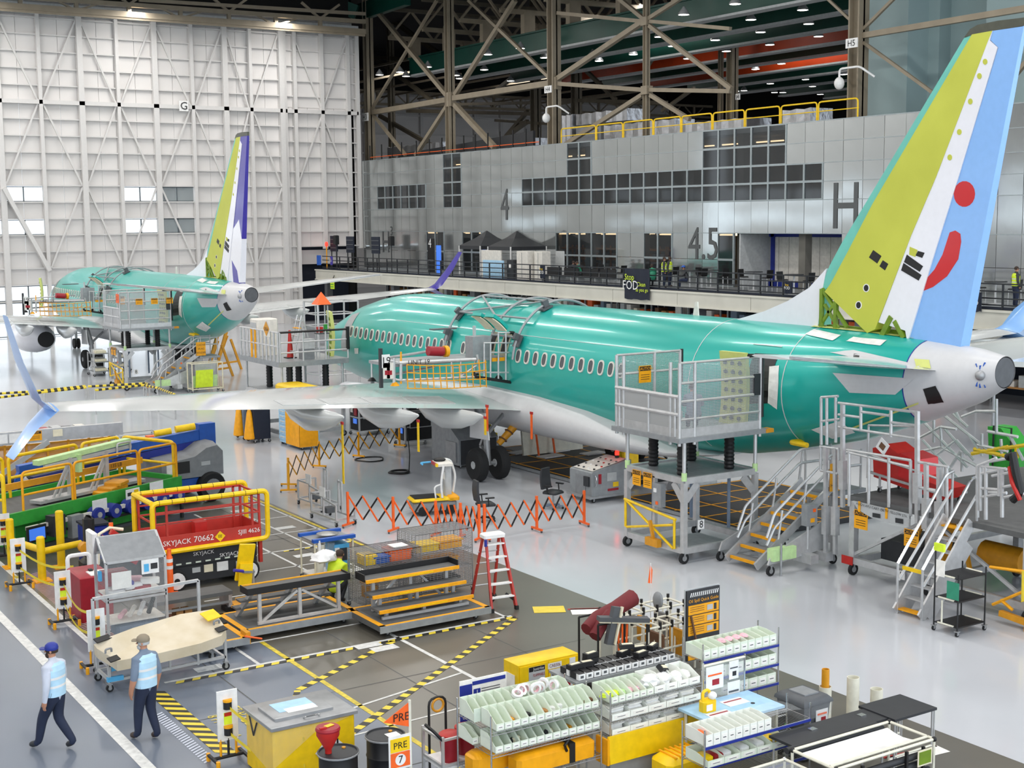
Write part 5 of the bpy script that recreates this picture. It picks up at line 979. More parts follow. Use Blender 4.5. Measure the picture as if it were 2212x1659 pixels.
# blue boom lift
BL = thing('boom_lift', 'blue articulated boom lift with grey turret behind the green deck', 'boom lift', (13.75, 41.2, 0), .12)
MB().cbox((0, 0, .6), (2.4, 1.5, .5), .1).obj('chassis', 'blue', BL)
for x in (-1.0, 1.0):
    for y in (-.85, .85):
        wo = MB().lathe([(.2, -.16), (.42, -.17), (.46, -.1), (.46, .1), (.42, .17), (.2, .16)], 22).obj('tyre', 'rubber', BL, (x, y, .46)); wo.rotation_euler = (math.pi/2, 0, 0); MB().cyl((0, 0, -.17), (0, 0, .17), .26, 16).obj('wheel_rim', 'grey', wo)
rr = [[(x, y, z) for y, z in ((-.85, .8), (.85, .8), (.85, .72+h), (.6, .82+h), (-.6, .82+h), (-.85, .72+h))] for x, h in ((-.6, .6), (.5, .72), (.9, .95), (1.25, 1.0), (1.45, .8))]
MB().loft(rr, cap=True).obj('turret', 'grey', BL); plate(BL, (.1, -.86, 1.15), (.42, .02, .36), 'black', 'grille'); plate(BL, (-.3, -.86, 1.12), (.3, .02, .4), 'paper', 'decal'); plate(BL, (.85, -.86, 1.2), (.3, .02, .12), 'lightgrey', 'decal')
beam(BL, (1.5, .1, 2.0), (-4.6, .1, 1.5), .28, .32, 'blue', 'boom_arm'); beam(BL, (1.3, .1, 1.7), (-4.2, .1, 1.15), .24, .26, 'royal', 'boom_arm'); plate(BL, (1.35, .1, 1.95), (.55, .34, .7), 'blue', 'boom_knuckle'); beam(BL, (-4.4, .1, 1.6), (-4.9, .1, .8), .2, .2, 'blue', 'jib'); MB().cyl((.9, -.1, 2.26), (.3, .0, 2.21), .11, 12).obj('caution_roll', 'yellow', BL); MB().cyl((.1, -.1, 2.2), (-.4, .0, 2.15), .1, 12).obj('caution_roll', 'yellow', BL)
# blue a-frame and dark bundles beyond the deck
t = thing('blue_boom_basket', 'blue boom basket frame with pale stripe behind amber rails', 'basket', GP.location+Matrix.Rotation(TH, 3, 'Z')@V((-.7, 3.0, 0)), TH)
MB().bar((0, 0, .3), (.6, 0, 2.1), .22, .2).bar((1.3, 0, .3), (.7, 0, 2.1), .22, .2).bx(-.1, 1.5, -.5, .5, .05, .35).obj('a_frame', 'blue', t, smooth=False); MB().bar((-.05, -.12, .3), (.5, -.12, 2.0), .03, .1).obj('stripe', 'paleblue', t, smooth=False)
t = thing('upholstered_rolls', 'stack of dark blue padded covers on a table behind the deck', 'covers', (9.2, 41.2, 0), TH)
plate(t, (0, 0, .9), (3.2, 1.3, .08), 'dark', 'table_top')
for x in (-1.5, 1.5):
    for y in (-.55, .55): beam(t, (x, y, 0), (x, y, .9), .07, m='dark', name='leg')
for k in range(6): MB().sphere((-1.3+k*.5, .1*((k % 2)*2-1), 1.08+.06*(k % 3)), .42, sc=(1, .8, .36)).obj('cover', 'navy' if k % 3 else 'lightgrey', t)
# hose reel rack in front of the green base
HR = thing('hose_reel_rack', 'row of dark blue hose reels on a rail before the green base', 'reel rack', GP.location+Matrix.Rotation(TH, 3, 'Z')@V((.2, -.45, 0)), TH)
beam(HR, (-.4, 0, .75), (5.2, 0, .75), .1, m='offwhite', name='pipe'); beam(HR, (-.3, 0, .5), (5.2, 0, .5), .06, m='black', name='rail')
for x in (0, 2.4, 5.1): beam(HR, (x, 0, 0), (x, 0, .8), .08, m='dark', name='leg')
for k in range(6): rl_ = MB().cyl((1.9+k*.6, -.15, .7), (1.9+k*.6, .15, .7), .2, 14).obj('reel', 'royal', HR); MB().cyl((1.9+k*.6, -.17, .7), (1.9+k*.6, -.15, .7), .08, 8).obj('reel_hub', 'alu', rl_)
plate(HR, (1.1, -.1, .55), (.4, .2, .6), 'galv', 'switch_box'); plate(HR, (2.0, -.05, .95), (.5, .02, .3), 'white', 'notice'); nb = plate(HR, (3.2, -.05, 1.05), (.5, .02, .28), 'white', 'notice'); plate(nb, (.12, -.015, 0), (.16, .01, .2), 'yellow', 'notice_mark'); plate(nb, (-.12, -.015, 0), (.16, .01, .1), 'dark', 'notice_mark'); plate(HR, (4.1, -.05, 1.1), (.5, .02, .28), 'white', 'notice'); mn = plate(HR, (-.2, -.12, .6), (.6, .06, .42), 'black', 'monitor'); plate(mn, (0, -.035, 0), (.5, .01, .3), 'screen', 'monitor_screen'); plate(HR, (.45, -.1, .7), (.4, .3, .55), 'dark', 'motor_box')
# yellow bollards
def bollard(loc, h, lab, horiz=None):
    t = thing('bollard', lab, 'bollard', loc); MB().lathe([(.1, 0), (.1, h-.03), (.07, h)], 14).obj('post', 'yellow', t); MB().bx(-.2, .2, -.2, .2, 0, .03).obj('base_plate', 'safety', t, smooth=False)
    if horiz: MB().cyl((0, 0, horiz[2]), (horiz[0], horiz[1], horiz[2]), .085, 12).obj('cross_bar', 'yellow', t)
bollard((8.0, 33.6, 0), 1.1, 'yellow bollard with a cross bar beside the hatched floor', (1.05, .35, .72)); bollard((7.7, 35.4, 0), 1.25, 'yellow bollard behind the stanchion near the monitor', (.4, -1.6, .7)); bollard((8.75, 34.7, 0), 1.45, 'tall yellow bollard under the monitor and hose reels')
t = thing('floor_scrubber', 'black upright floor machine beside the yellow bollard', 'machine', (9.0, 32.9, 0)); MB().cbox((0, 0, .3), (.5, .6, .6), .1).obj('body', 'black', t); MB().cbox((0, .1, 1.0), (.25, .3, 1.2), .08).obj('mast', 'black', t); MB().cyl((-.15, -.15, .85), (-.15, .1, .85), .14, 10).obj('amber_pad', 'amber', t)
t = thing('blue_crate', 'dark blue bin under the hose reels', 'bin', (9.6, 34.8, 0)); MB().cbox((0, 0, .5), (.6, .7, 1.0), .05).obj('body', 'royal', t); plate(t, (0, 0, 1.02), (.64, .74, .05), 'navy', 'lid')
# red folded arm machine and grey tote
t = thing('engine_hoist', 'folded red hoist with strapped white panel behind the glass cabinet', 'hoist', (9.0, 31.4, 0))
MB().bx(-.4, .5, -.35, .35, .1, .35).obj('base', 'white', t, smooth=False); MB().cbox((-.35, .1, .9), (.12, .6, 1.3), .03).obj('back_panel', 'white', t); MB().bar((-.2, -.1, 1.35), (.6, -.2, .8), .3, .22).obj('arm', 'crimson', t, smooth=False); MB().bar((0, -.25, 1.55), (.75, -.3, .9), .14, .14).obj('arm', 'red', t, smooth=False); MB().bar((.1, .1, 1.5), (.8, .05, .95), .08, .08).obj('strut', 'orange', t, smooth=False); MB().tube([(-.3, -.15, .8), (-.25, -.15, 1.5), (.0, -.15, 1.62), (.3, -.2, 1.55)], .04, 6).obj('strap', 'cream', t); MB().cyl((.05, -.1, 1.6), (.05, -.1, 1.72), .05, 10).obj('beacon', 'orange', t)
for x, y in ((-.3, -.3), (.4, -.3), (-.3, .3), (.4, .3)): wheel_caster(t, x, y, .05, .04)
t = thing('storage_tote', 'grey lidded tote with a paper on top beside the scissor lift', 'tote', (9.9, 32.6, 0)); MB().cbox((0, 0, .38), (.95, .8, .75), .05).obj('body', 'darkgrey', t); plate(t, (0, 0, .8), (1.0, .85, .07), 'dark', 'lid'); MB().sphere((.05, 0, .86), .12, sc=(1.2, .8, .3)).obj('crumpled_paper', 'white', t)
t = thing('red_cabinet', 'red steel box standing behind the glass cabinet', 'cabinet', (8.15, 30.0, 0)); MB().cbox((0, 0, .5), (.7, 1.1, 1.0), .03).obj('body', 'crimson', t); plate(t, (0, -.1, 1.03), (.08, .12, .06), 'black', 'handle'); plate(t, (.1, -.3, 1.01), (.4, .4, .02), 'paper', 'papers')
t = thing('white_hand_truck', 'white curved handle trolley between the red box and bollards', 'trolley', (8.25, 31.2, 0)); MB().tube(rounded([(-.25, 0, .1), (-.25, 0, 1.1), (.25, 0, 1.1), (.25, 0, .1)], .1), .05, 7).obj('handle', 'white', t); MB().cbox((-.2, -.35, .25), (.7, .6, .4), .1).obj('base', 'offwhite', t)
# belt stanchions along the aisle
def stanchion(loc, lab, to=None):
    s = thing('belt_stanchion', lab, 'stanchion', loc, group='belt stanchions along the aisle')
    MB().box((0, 0, .78), (.34, .03, .82)).obj('panel', 'white', s, smooth=False)
    for z in (.95, .52): c = MB().cyl((0, -.02, z-.06), (0, -.02, z+.06), .07, 12).obj('belt_cassette', 'black', s); MB().cyl((0, -.02, z+.06), (0, -.02, z+.1), .075, 12).obj('cassette_cap', 'safety', c)
    lb = plate(s, (0, -.02, .73), (.13, .01, .2), 'lime', 'label'); plate(lb, (0, -.006, .07), (.12, .006, .06), 'red', 'label_head')
    for x in (-.13, 0, .13): MB().cyl((x, 0, .1), (x, 0, .4), .02, 6).obj('leg', 'safety' if x else 'black', s)
    MB().cyl((-.28, 0, .1), (.28, 0, .1), .03, 8).cyl((-.26, -.22, .1), (-.26, .22, .1), .03, 8).cyl((.26, -.22, .1), (.26, .22, .1), .03, 8).obj('base', 'black', s)
    for x, y in ((-.26, -.22), (-.26, .22), (.26, -.22), (.26, .22)): MB().cyl((x, y, 0), (x, y, .13), .035, 8).obj('foot', 'safety', s)
    if to:
        d = V(to)-V(loc)
        for z in (.93, .5):
            bb = MB(); pts = [d*(i/8)+V((0, -.05, z-.35*math.sin(math.pi*i/8)*(1 if d.length > 2 else .5)-(.25*i/8))) for i in range(9)]
            for a, c in zip(pts[:-1], pts[1:]): bb.quad(a-V((0, 0, .03)), c-V((0, 0, .03)), c+V((0, 0, .03)), a+V((0, 0, .03)))
            bb.obj('belt', 'tape_yellow', s)
    return s
stanchion((7.75, 36.4, 0), 'white belt stanchion beside the green deck at the aisle edge', (7.4, 33.4, 0)); stanchion((7.4, 33.3, 0), 'white belt stanchion in front of the yellow bollards', (8.3, 31.9, 0)); stanchion((7.45, 29.55, 0), 'white belt stanchion beside the glass cabinet', (7.5, 27.9, 0)); stanchion((7.2, 26.2, 0), 'white belt stanchion half hidden by the beige panel'); stanchion((7.6, 20.35, 0), 'white belt stanchion beside the yellow waste container', (8.3, 19.0, 0))
# glass tool cabinet
GC = thing('display_cabinet', 'aluminium framed clear cabinet with sloping grey roof and supplies', 'cabinet', (7.75, 27.3, 0)); W, D = 1.22, .75
prof = [(0, .15), (D, .15), (D, 1.85), (D-.2, 2.2), (0, 1.78)]
for x in (0, W):
    for a, c in (((0, .15), (0, 1.78)), ((D, .15), (D, 1.85)), ((0, 1.78), (D-.2, 2.2)), ((D-.2, 2.2), (D, 1.85)), ((0, .15), (D, .15)), ((0, .98), (D, .98))): beam(GC, (x, *a), (x, *c), .05, name='frame_tube')
    MB().add([(x, y, z) for y, z in prof], [(0, 1, 2, 3, 4)]).obj('side_panel', 'acrylic', GC)
for y, z in ((0, .15), (D, .15), (0, 1.78), (D, 1.85), (D-.2, 2.2), (0, .98), (0, 1.05)): beam(GC, (0, y, z), (W, y, z), .05, name='frame_tube')
MB().add([(0, -.02, 1.8), (W, -.02, 1.8), (W, D-.2, 2.23), (0, D-.2, 2.23)], [(0, 1, 2, 3)]).obj('roof_panel', 'grey', GC); MB().quad((0, D-.2, 2.23), (W, D-.2, 2.23), (W, D+.02, 1.86), (0, D+.02, 1.86)).obj('roof_panel', 'grey', GC); MB().quad((.03, 0, 1.06), (W-.03, 0, 1.06), (W-.03, 0, 1.76), (.03, 0, 1.76)).obj('front_panel', 'acrylic', GC); MB().quad((.03, 0, .2), (W-.03, 0, .2), (W-.03, 0, .96), (.03, 0, .96)).obj('front_panel', 'acrylic', GC)
for z in (1.05, .5): plate(GC, (W/2, D/2, z), (W-.06, D-.06, .03), 'offwhite', 'shelf')
nt_ = plate(GC, (.9, -.02, 1.6), (.36, .012, .3), 'white', 'notice'); plate(nt_, (-.08, -.01, -.02), (.1, .006, .16), 'cyanblue', 'notice_mark'); plate(nt_, (.08, -.01, .0), (.14, .006, .12), 'dark', 'notice_mark'); plate(GC, (-.03, .35, 1.45), (.06, .1, .2), 'cyanblue', 'latch')
for x in (.05, W-.05):
    for y in (.05, D-.05): wheel_caster(GC, x, y, .055, .04)
for k in range(9):
    a = random.uniform(-.5, .5); x, y = .25+.09*k, .25+.3*(k % 2); o = MB().cbox((0, 0, .05), (.38, .16, .08+.02*(k % 3)), .02).obj('supply_bag', ('white', 'offwhite', 'purple', 'dark', 'white', 'pink', 'crimson', 'white', 'paper')[k], GC, (x, y, 1.07+.06*(k % 3)), a)
for k in range(4): MB().cyl((.3+.2*k, .2, .58), (.5+.2*k, .5, .6+.06*k), .05, 10).obj('supply_tube', ('pink', 'offwhite', 'white', 'dark')[k], GC)
MB().cbox((.65, .35, .33), (.9, .5, .25), .06).obj('blue_cloth', 'shirtgrey', GC)
plate(GC, (.3, .5, 1.35), (.5, .3, .3), 'crimson', 'red_box'); plate(GC, (.32, .04, 1.38), (.4, .02, .35), 'paper', 'card')
# low grey step bench
BN = thing('low_bench', 'low grey metal step bench in front of the scissor lift', 'bench', (9.95, 28.9, 0)); MB().bx(-.95, .95, -.32, .32, .36, .44).obj('top', 'deckgrey', BN, smooth=False)
for x in (-.9, .9): MB().bx(x-.04, x+.04, -.3, .3, .04, .36).obj('leg', 'alu', BN, smooth=False); wheel_caster(BN, x*.97, -.3, .04, .03)
plate(BN, (0, -.3, .2), (1.8, .03, .05), 'galv', 'stretcher')
t = thing('wood_blocks', 'two wooden blocks under the low step bench', 'blocks', (9.95, 28.9, .0)); plate(t, (-.25, -.1, .08), (.16, .3, .15), 'wood', 'block'); plate(t, (-.05, -.1, .08), (.16, .3, .15), 'wood', 'block')
# beige panel on blue tray cart
FC = thing('panel_cart', 'aluminium cart with sky blue trays and casters', 'cart', (6.95, 24.75, 0), .0)
for x, h in ((.05, .62), (2.3, .72)):
    for y in (0, .75): beam(FC, (x, y, .12), (x, y, h), .05, name='leg'); wheel_caster(FC, x, y, .07, .05)
for y in (0, .75):
    beam(FC, (.05, y, .2), (2.3, y, .26), .05, name='frame_tube'); beam(FC, (.05, y, .5), (2.3, y, .68), .05, name='frame_tube')
    for x in (.55, 1.2, 1.75): beam(FC, (x, y, .2), (x, y, .55), .04, name='frame_tube')
for x, h in ((.05, .5), (2.3, .68)): beam(FC, (x, 0, h), (x, .75, h), .05, name='frame_tube'); beam(FC, (x, 0, .22), (x, .75, .22), .05, name='frame_tube')
for x0, x1 in ((.1, 1.0), (1.05, 2.25)): MB().add([(x0, .02, .45+.08*x0), (x1, .02, .45+.08*x1), (x1, .73, .52+.08*x1), (x0, .73, .52+.08*x0), (x0, .02, .36+.08*x0), (x1, .02, .36+.08*x1)], [(0, 1, 2, 3), (0, 4, 5, 1)]).obj('blue_tray', 'cyanblue', FC)
plate(FC, (.15, -.02, .24), (.3, .08, .08), 'cyanblue', 'tray_end')
pts = [(275, 810, 1.0), (400, 750, 1.1), (560, 690, 1.15), (900, 590, 1.2), (1130, 555, 1.22), (1160, 590, 1.15), (1230, 690, .98), (1200, 745, .9), (1050, 800, .85), (760, 870, .8), (440, 930, .75), (400, 900, .8), (300, 840, .95)]
top = [P(120+x*.2992, 1150+y*.2992, z) for x, y, z in pts]; c0 = V((8.0, 25.0, 0)); n = len(top)
FP = thing('moulded_panel', 'large stained beige moulded panel lying on the aluminium cart', 'panel', c0)
MB().add([p-c0 for p in top]+[p-c0-V((-.02, -.04, .2)) for p in top], [tuple(range(n-1, -1, -1)), tuple(range(n, 2*n))]+[(i, (i+1) % n, (i+1) % n+n, i+n) for i in range(n)]).obj('shell', mat('foam_beige', 'd8cdb8', .8, var=.1, scale=2.5, hex2='c9bb9f'), FP, smooth=False)
for (x, y, z, w, m, nm) in ((1120, 605, 1.17, .3, 'yellow', 'tag'), (1195, 705, .97, .2, 'black', 'corner_pad'), (420, 920, .82, .2, 'black', 'corner_pad'), (340, 775, 1.06, .3, 'black', 'corner_pad')): MB().box((0, 0, 0), (w, .14 if m == 'black' else .28, .02), R=Matrix.Rotation(.35, 3, 'X')@Matrix.Rotation(.25, 3, 'Z')).obj(nm, m, FP, P(120+x*.2992, 1150+y*.2992, z)-c0+V((0, 0, .02)), smooth=False)
for x, y, z in ((1165, 665, 1.05), (385, 870, .9)): MB().tube(rounded([(-.06, 0, 0), (-.06, 0, .07), (.06, .04, .07), (.06, .04, 0)], .03), .02, 6).obj('grip', 'grey', FP, P(120+x*.2992, 1150+y*.2992, z)-c0)
RF = thing('rail_frame', 'tall aluminium tube frame standing behind the beige panel', 'frame', (7.1, 26.0, 0))
for a, c in (((0, 0, 0), (0, 0, 1.45)), ((2.1, .0, 0), (2.1, .0, 1.5)), ((0, 0, 1.45), (2.1, 0, 1.5)), ((0, 0, .3), (2.1, 0, .35))): beam(RF, a, c, .055, name='frame_tube')
wheel_caster(RF, 0, 0, .05, .04); wheel_caster(RF, 2.1, 0, .05, .04)
# striped rail and bench gear behind the near winglet
TR = thing('striped_railing', 'railing wrapped in black and yellow tape on the light floor beyond the wing', 'railing', P(185, 880, 0)); OT_ = P(185, 880, 0)
def taped(pts):
    pts = [V(p)-OT_ for p in pts]
    for a, c in zip(pts[:-1], pts[1:]):
        d = c-a; k = max(2, int(d.length/.16)); bb = MB()
        for i in range(k): bb.cyl(a+d*(i/k), a+d*((i+1)/k), .055, 7, m=i % 2)
        bb.obj('taped_rail', ['tape_yellow', 'tape_black'], TR)
    for p in pts: MB().cyl(V((p.x, p.y, -.0)), p, .04, 7).obj('post', 'alu', TR)
for tr in (((-30, 862), (95, 847), (186, 837)), ((-30, 852), (80, 845), (184, 834)), ((190, 835), (315, 828), (322, 831)), ((205, 843), (310, 832), (340, 838), (377, 852))): taped([P(x, y, 1.1) for x, y in tr])
def bench_rack(x, y, w, d, h, lab, rz=0, m='dark'):
    t = thing('work_bench', lab, 'bench', (x, y, 0), rz)
    for a in (-w/2, w/2):
        for c in (-d/2, d/2): beam(t, (a, c, 0), (a, c, h), .06, name='leg')
    for z in (h, h*.5, .2): plate(t, (0, 0, z), (w, d, .05), m if z == h else 'galv', 'shelf')
    for k in range(5): plate(t, (-w*.4+k*w*.2, 0, h+.1), (w*.15, d*.6, .1+.05*(k % 3)), ('white', 'crimson', 'lightgrey', 'darkgrey', 'offwhite')[k], 'box')
    return t
bench_rack(9.9, 49.5, 2.6, 1.0, .85, 'long bench with boxes behind the striped railing'); bench_rack(13.0, 51.5, 2.2, 1.0, .95, 'bench with yellow shelf boxes right of the near winglet'); bench_rack(8.6, 46.5, 2.5, 1.0, .8, 'dark bench with papers left of the near winglet')
# amber caged work platform below the wing tip
AP = thing('amber_work_platform', 'amber caged platform with grey beam under the near wing tip', 'platform', (10.2, 44.6, 0), .0)
MB().bx(-2.6, 3.2, -.1, .1, 1.7, 2.1).obj('beam', 'alu', AP, smooth=False); MB().bar((-1.2, -.12, .5), (.8, -.12, 1.7), .1, .16).obj('brace', 'alu', AP, smooth=False); MB().bx(-2.6, 3.0, .1, 1.4, .5, .6).obj('deck', 'dark', AP, smooth=False)
for k in range(8): beam(AP, (-1.8+k*.66, .2, .5), (-1.8+k*.66, .2, 1.65), .07, m='amber', name='cage_post')
for z in (.65, 1.15, 1.6): beam(AP, (-1.8, .2, z), (2.8, .2, z), .06, m='amber', name='cage_rail')
MB().quad((-1.8, .25, .6), (2.8, .25, .6), (2.8, .25, 1.6), (-1.8, .25, 1.6)).obj('mesh_panel', mat('amber_sheet', 'd9961a', .5, alpha=.75), AP)
for x in (-2.5, -1.9, 2.9):
    for y in (.15, 1.3): beam(AP, (x, y, 0), (x, y, 1.7), .09, m='alu' if x > 0 else 'amber', name='leg')
caution(AP, (.35, -.13, 1.92), (1, 0, 0), .5, .3); plate(AP, (-.2, -.12, 1.9), (.4, .02, .28), 'white', 'notice'); plate(AP, (-.65, -.12, 1.9), (.4, .02, .28), 'white', 'notice'); plate(AP, (1.1, -.12, 1.95), (.3, .02, .22), 'cream', 'notice')
t = thing('wire_basket_table', 'galvanised wire basket on a stand under the near wing', 'basket', P(297, 985, 0)); 
for x in (-.7, .7):
    for y in (-.4, .4): rod(t, (x, y, 0), (x, y, .8), .03, 'galv', 'leg')
for z in (.55, .7, .85): MB().tube([(-.7, -.4, z), (.7, -.4, z), (.7, .4, z), (-.7, .4, z), (-.7, -.4, z)], .015, 5).obj('wire_rim', 'wire', t)
plate(t, (0, 0, .55), (1.4, .8, .03), 'galv', 'tray'); plate(t, (.45, -.2, .65), (.3, .3, .2), 'orange', 'box')
# ================================================================== CENTRE FLOOR
def dolly(x0, x1, y0, y1, z, lab, h=.12):
    t = thing('flat_dolly', lab, 'dolly', (x0, y0, 0)); W, D = x1-x0, y1-y0
    MB().bx(0, W, 0, D, z-h, z).obj('deck', 'deckgrey', t, smooth=False)
    for a in ((0, W, 0, .07), (0, .12, 0, D), (W-.12, W, 0, D), (0, W, D-.07, D)): MB().bx(*a, z, z+.006).obj('edge_stripe', 'safety', t, smooth=False)
    MB().bx(-.02, W+.02, -.03, 0, z-.14, z).obj('side_rail', 'galv', t, smooth=False)
    for x in (.25, W-.25):
        for y in (.2, D-.2): wheel_caster(t, x, y, .055, .05)
    return t
D1 = dolly(10.15, 12.75, 26.1, 27.55, .27, 'long flat dolly carrying a slanted bench'); D2 = dolly(12.6, 15.25, 24.74, 26.35, .27, 'flat dolly with yellow edges carrying a three step bleacher'); D0 = dolly(9.1, 10.1, 25.7, 26.9, .25, 'short flat dolly beside the beige panel')
MB().bx(.95, 1.05, .0, .3, .1, .35).obj('coupler', 'amber', D0, smooth=False); rod(D0, (.9, -.05, .3), (1.25, -.1, .2), .02, 'orange', 'pin')
BT = thing('trestle_bench', 'long slanted bench with black sides and steel trestle legs', 'bench', (10.35, 26.25, .28))
MB().bx(0, 2.3, .02, .42, .72, .76).obj('seat', 'deckgrey', BT, smooth=False); MB().bx(0, 2.3, 0, .02, .66, .8).bx(-.02, 0, 0, .42, .66, .8).bx(2.3, 2.32, 0, .42, .66, .8).obj('side_skirt', 'black', BT, smooth=False); plate(BT, (1.15, .43, .77), (2.3, .03, .03), 'safety', 'edge')
for x in (.25, 1.15, 2.05): beam(BT, (x, .05, 0), (x, .05, .68), .07, name='leg'); beam(BT, (x-.15, .95, 0), (x, .35, .68), .09, name='rear_leg')
beam(BT, (.3, .05, .05), (1.1, .05, .6), .05, name='brace'); beam(BT, (2.0, .05, .1), (1.2, .05, .6), .05, name='brace'); beam(BT, (.2, .05, .03), (2.1, .05, .03), .06, name='sill')
for y, z in ((.6, .42), (.85, .2)): plate(BT, (1.1, y, z), (2.2, .26, .04), 'deckgrey', 'rear_step'); plate(BT, (1.1, y+.14, z), (2.2, .03, .05), 'safety', 'rear_step_edge')
ST = thing('step_bleacher', 'three tier grey step bleacher with yellow nosings', 'steps', (12.75, 25.05, .28))
for k, (y, z) in enumerate(((0, .2), (.3, .45), (.6, .72))):
    plate(ST, (1.12, y+.2, z), (2.25, .42, .05), 'deckgrey', 'step'); plate(ST, (1.12, y-.02, z), (2.28, .04, .07), 'safety', 'nosing'); plate(ST, (1.2 if k % 2 else 1.0, y-.045, z), (1.2, .008, .03), 'yellow', 'caution_label')
    for x in (.25, 1.15, 2.05): beam(ST, (x, y+.2, 0), (x, y+.2, z), .07, name='leg')
MB().bx(-.02, 2.28, 1.04, 1.07, .7, .86).bx(-.03, -.01, .64, 1.07, .7, .86).bx(2.26, 2.28, .64, 1.07, .7, .86).obj('back_lip', 'black', ST, smooth=False); beam(ST, (.1, .1, .03), (2.2, .1, .03), .06, name='sill'); beam(ST, (.3, .9, .05), (.9, .9, .65), .05, name='brace'); beam(ST, (2.0, .9, .05), (1.4, .9, .65), .05, name='brace')
# wire cages
def cage(x0, y0, W, D, Hh, lab, items):
    t = thing('wire_cage', lab, 'cage', (x0, y0, 0))
    for x in (0, W):
        for y in (0, D): rod(t, (x, y, .1), (x, y, Hh), .014, 'wire', 'post'); wheel_caster(t, x, y, .045, .03)
    def grid(o, u, v, nu, nv):
        b = MB(); o, u, v = V(o), V(u), V(v)
        for i in range(nu+1): b.bar(o+u*(i/nu), o+u*(i/nu)+v, .006)
        for i in range(nv+1): b.bar(o+v*(i/nv), o+v*(i/nv)+u, .008)
        return b.obj('wire_panel', 'wire', t, smooth=False)
    grid((0, 0, .15), (W, 0, 0), (0, 0, Hh-.15), int(W/.09), int(Hh/.045)); grid((0, D, .15), (W, 0, 0), (0, 0, Hh-.15), int(W/.09), int(Hh/.045)); grid((0, 0, .15), (0, D, 0), (0, 0, Hh-.15), int(D/.09), int(Hh/.045)); grid((W, 0, .15), (0, D, 0), (0, 0, Hh-.15), int(D/.09), int(Hh/.045)); grid((0, 0, Hh), (W, 0, 0), (0, D, 0), int(W/.09), int(D/.05))
    for z in (.15, .62, 1.02): grid((0, 0, z), (W, 0, 0), (0, D, 0), int(W/.1), int(D/.06))
    for k, (nm, x, y, z, w, d, h, m, lb) in enumerate(items):
        tt = thing(nm, lb, nm.split('_')[-1], (x0+x, y0+y, z))
        MB().cbox((0, 0, h*.4), (w, d, h*.8), .03).obj('body', m, tt); MB().bx(-w/2-.01, w/2+.01, -d/2-.01, d/2+.01, h*.8, h).obj('lid', m, tt, smooth=False)
cage(13.2, 26.6, 1.4, .85, 1.32, 'wire mesh cage holding coloured cases behind the bleacher', [('orange_case', 1.0, .4, 1.03, .55, .4, .26, 'orange', 'orange plastic case inside the left wire cage'), ('blue_case', .5, .3, 1.03, .4, .3, .16, 'blue', 'dark blue case inside the left wire cage'), ('lime_box', .22, .35, 1.03, .3, .4, .22, 'yellow', 'yellow box inside the left wire cage'), ('yellow_coil', .25, .3, .3, .3, .3, .35, 'amber', 'amber coil case low in the left wire cage'), ('purple_box', .9, .4, .63, .5, .4, .3, 'brown', 'brown box on the middle shelf of the left wire cage'), ('white_papers', 1.0, .35, 1.32, .35, .3, .03, 'paper', 'white paper sheets on top of the left wire cage')])
cage(14.62, 26.9, 1.5, .85, 1.5, 'taller wire mesh cage holding yellow trays beside the stepladder', [('yellow_tray', .4, .4, 1.05, .65, .45, .17, 'yellow', 'yellow tray on the top shelf of the tall wire cage'), ('yellow_tray', 1.05, .4, 1.05, .6, .45, .19, 'safety', 'second amber tray on the top shelf of the tall wire cage'), ('wide_tray', .8, .45, .64, .9, .5, .2, 'amber', 'wide amber tray on the middle shelf of the tall wire cage'), ('black_parts', .9, .4, .17, .7, .5, .2, 'dark', 'dark parts tray at the bottom of the tall wire cage')])
# red stepladder
LD = thing('step_ladder', 'red fibreglass stepladder with white treads beside the dolly', 'ladder', (15.9, 25.65, 0), -.12)
for s in (-1, 1):
    MB().bar((s*.3, -.58, 0), (s*.2, -.08, 1.55), .05, .08).obj('front_rail', 'liftred', LD, smooth=False); MB().bar((s*.28, .58, 0), (s*.2, .08, 1.55), .045, .06).obj('rear_rail', 'liftred', LD, smooth=False)
    MB().box((s*.3, -.58, .04), (.07, .1, .1)).box((s*.28, .58, .04), (.07, .1, .1)).obj('foot', 'black', LD, smooth=False); MB().bar((s*.28, -.5, .2), (s*.12, -.4, .34), .04, .05).obj('gusset', 'black', LD, smooth=False)
for k in range(5):
    z = .3+.28*k; plate(LD, (0, -.58+.5*z/1.55, z), (.54-.06*k*.5, .12, .03), 'white', 'tread')
    if k < 4: MB().cyl((-.27, .56-.5*z/1.55, z+.05), (.27, .56-.5*z/1.55, z+.05), .018, 6).obj('rear_rung', 'alu', LD)
MB().cbox((0, 0, 1.6), (.52, .3, .1), .03).obj('top_cap', 'white', LD); MB().cyl((-.26, -.2, 1.4), (-.26, -.2, 1.55), .035, 8).obj('blue_cap', 'royal', LD)
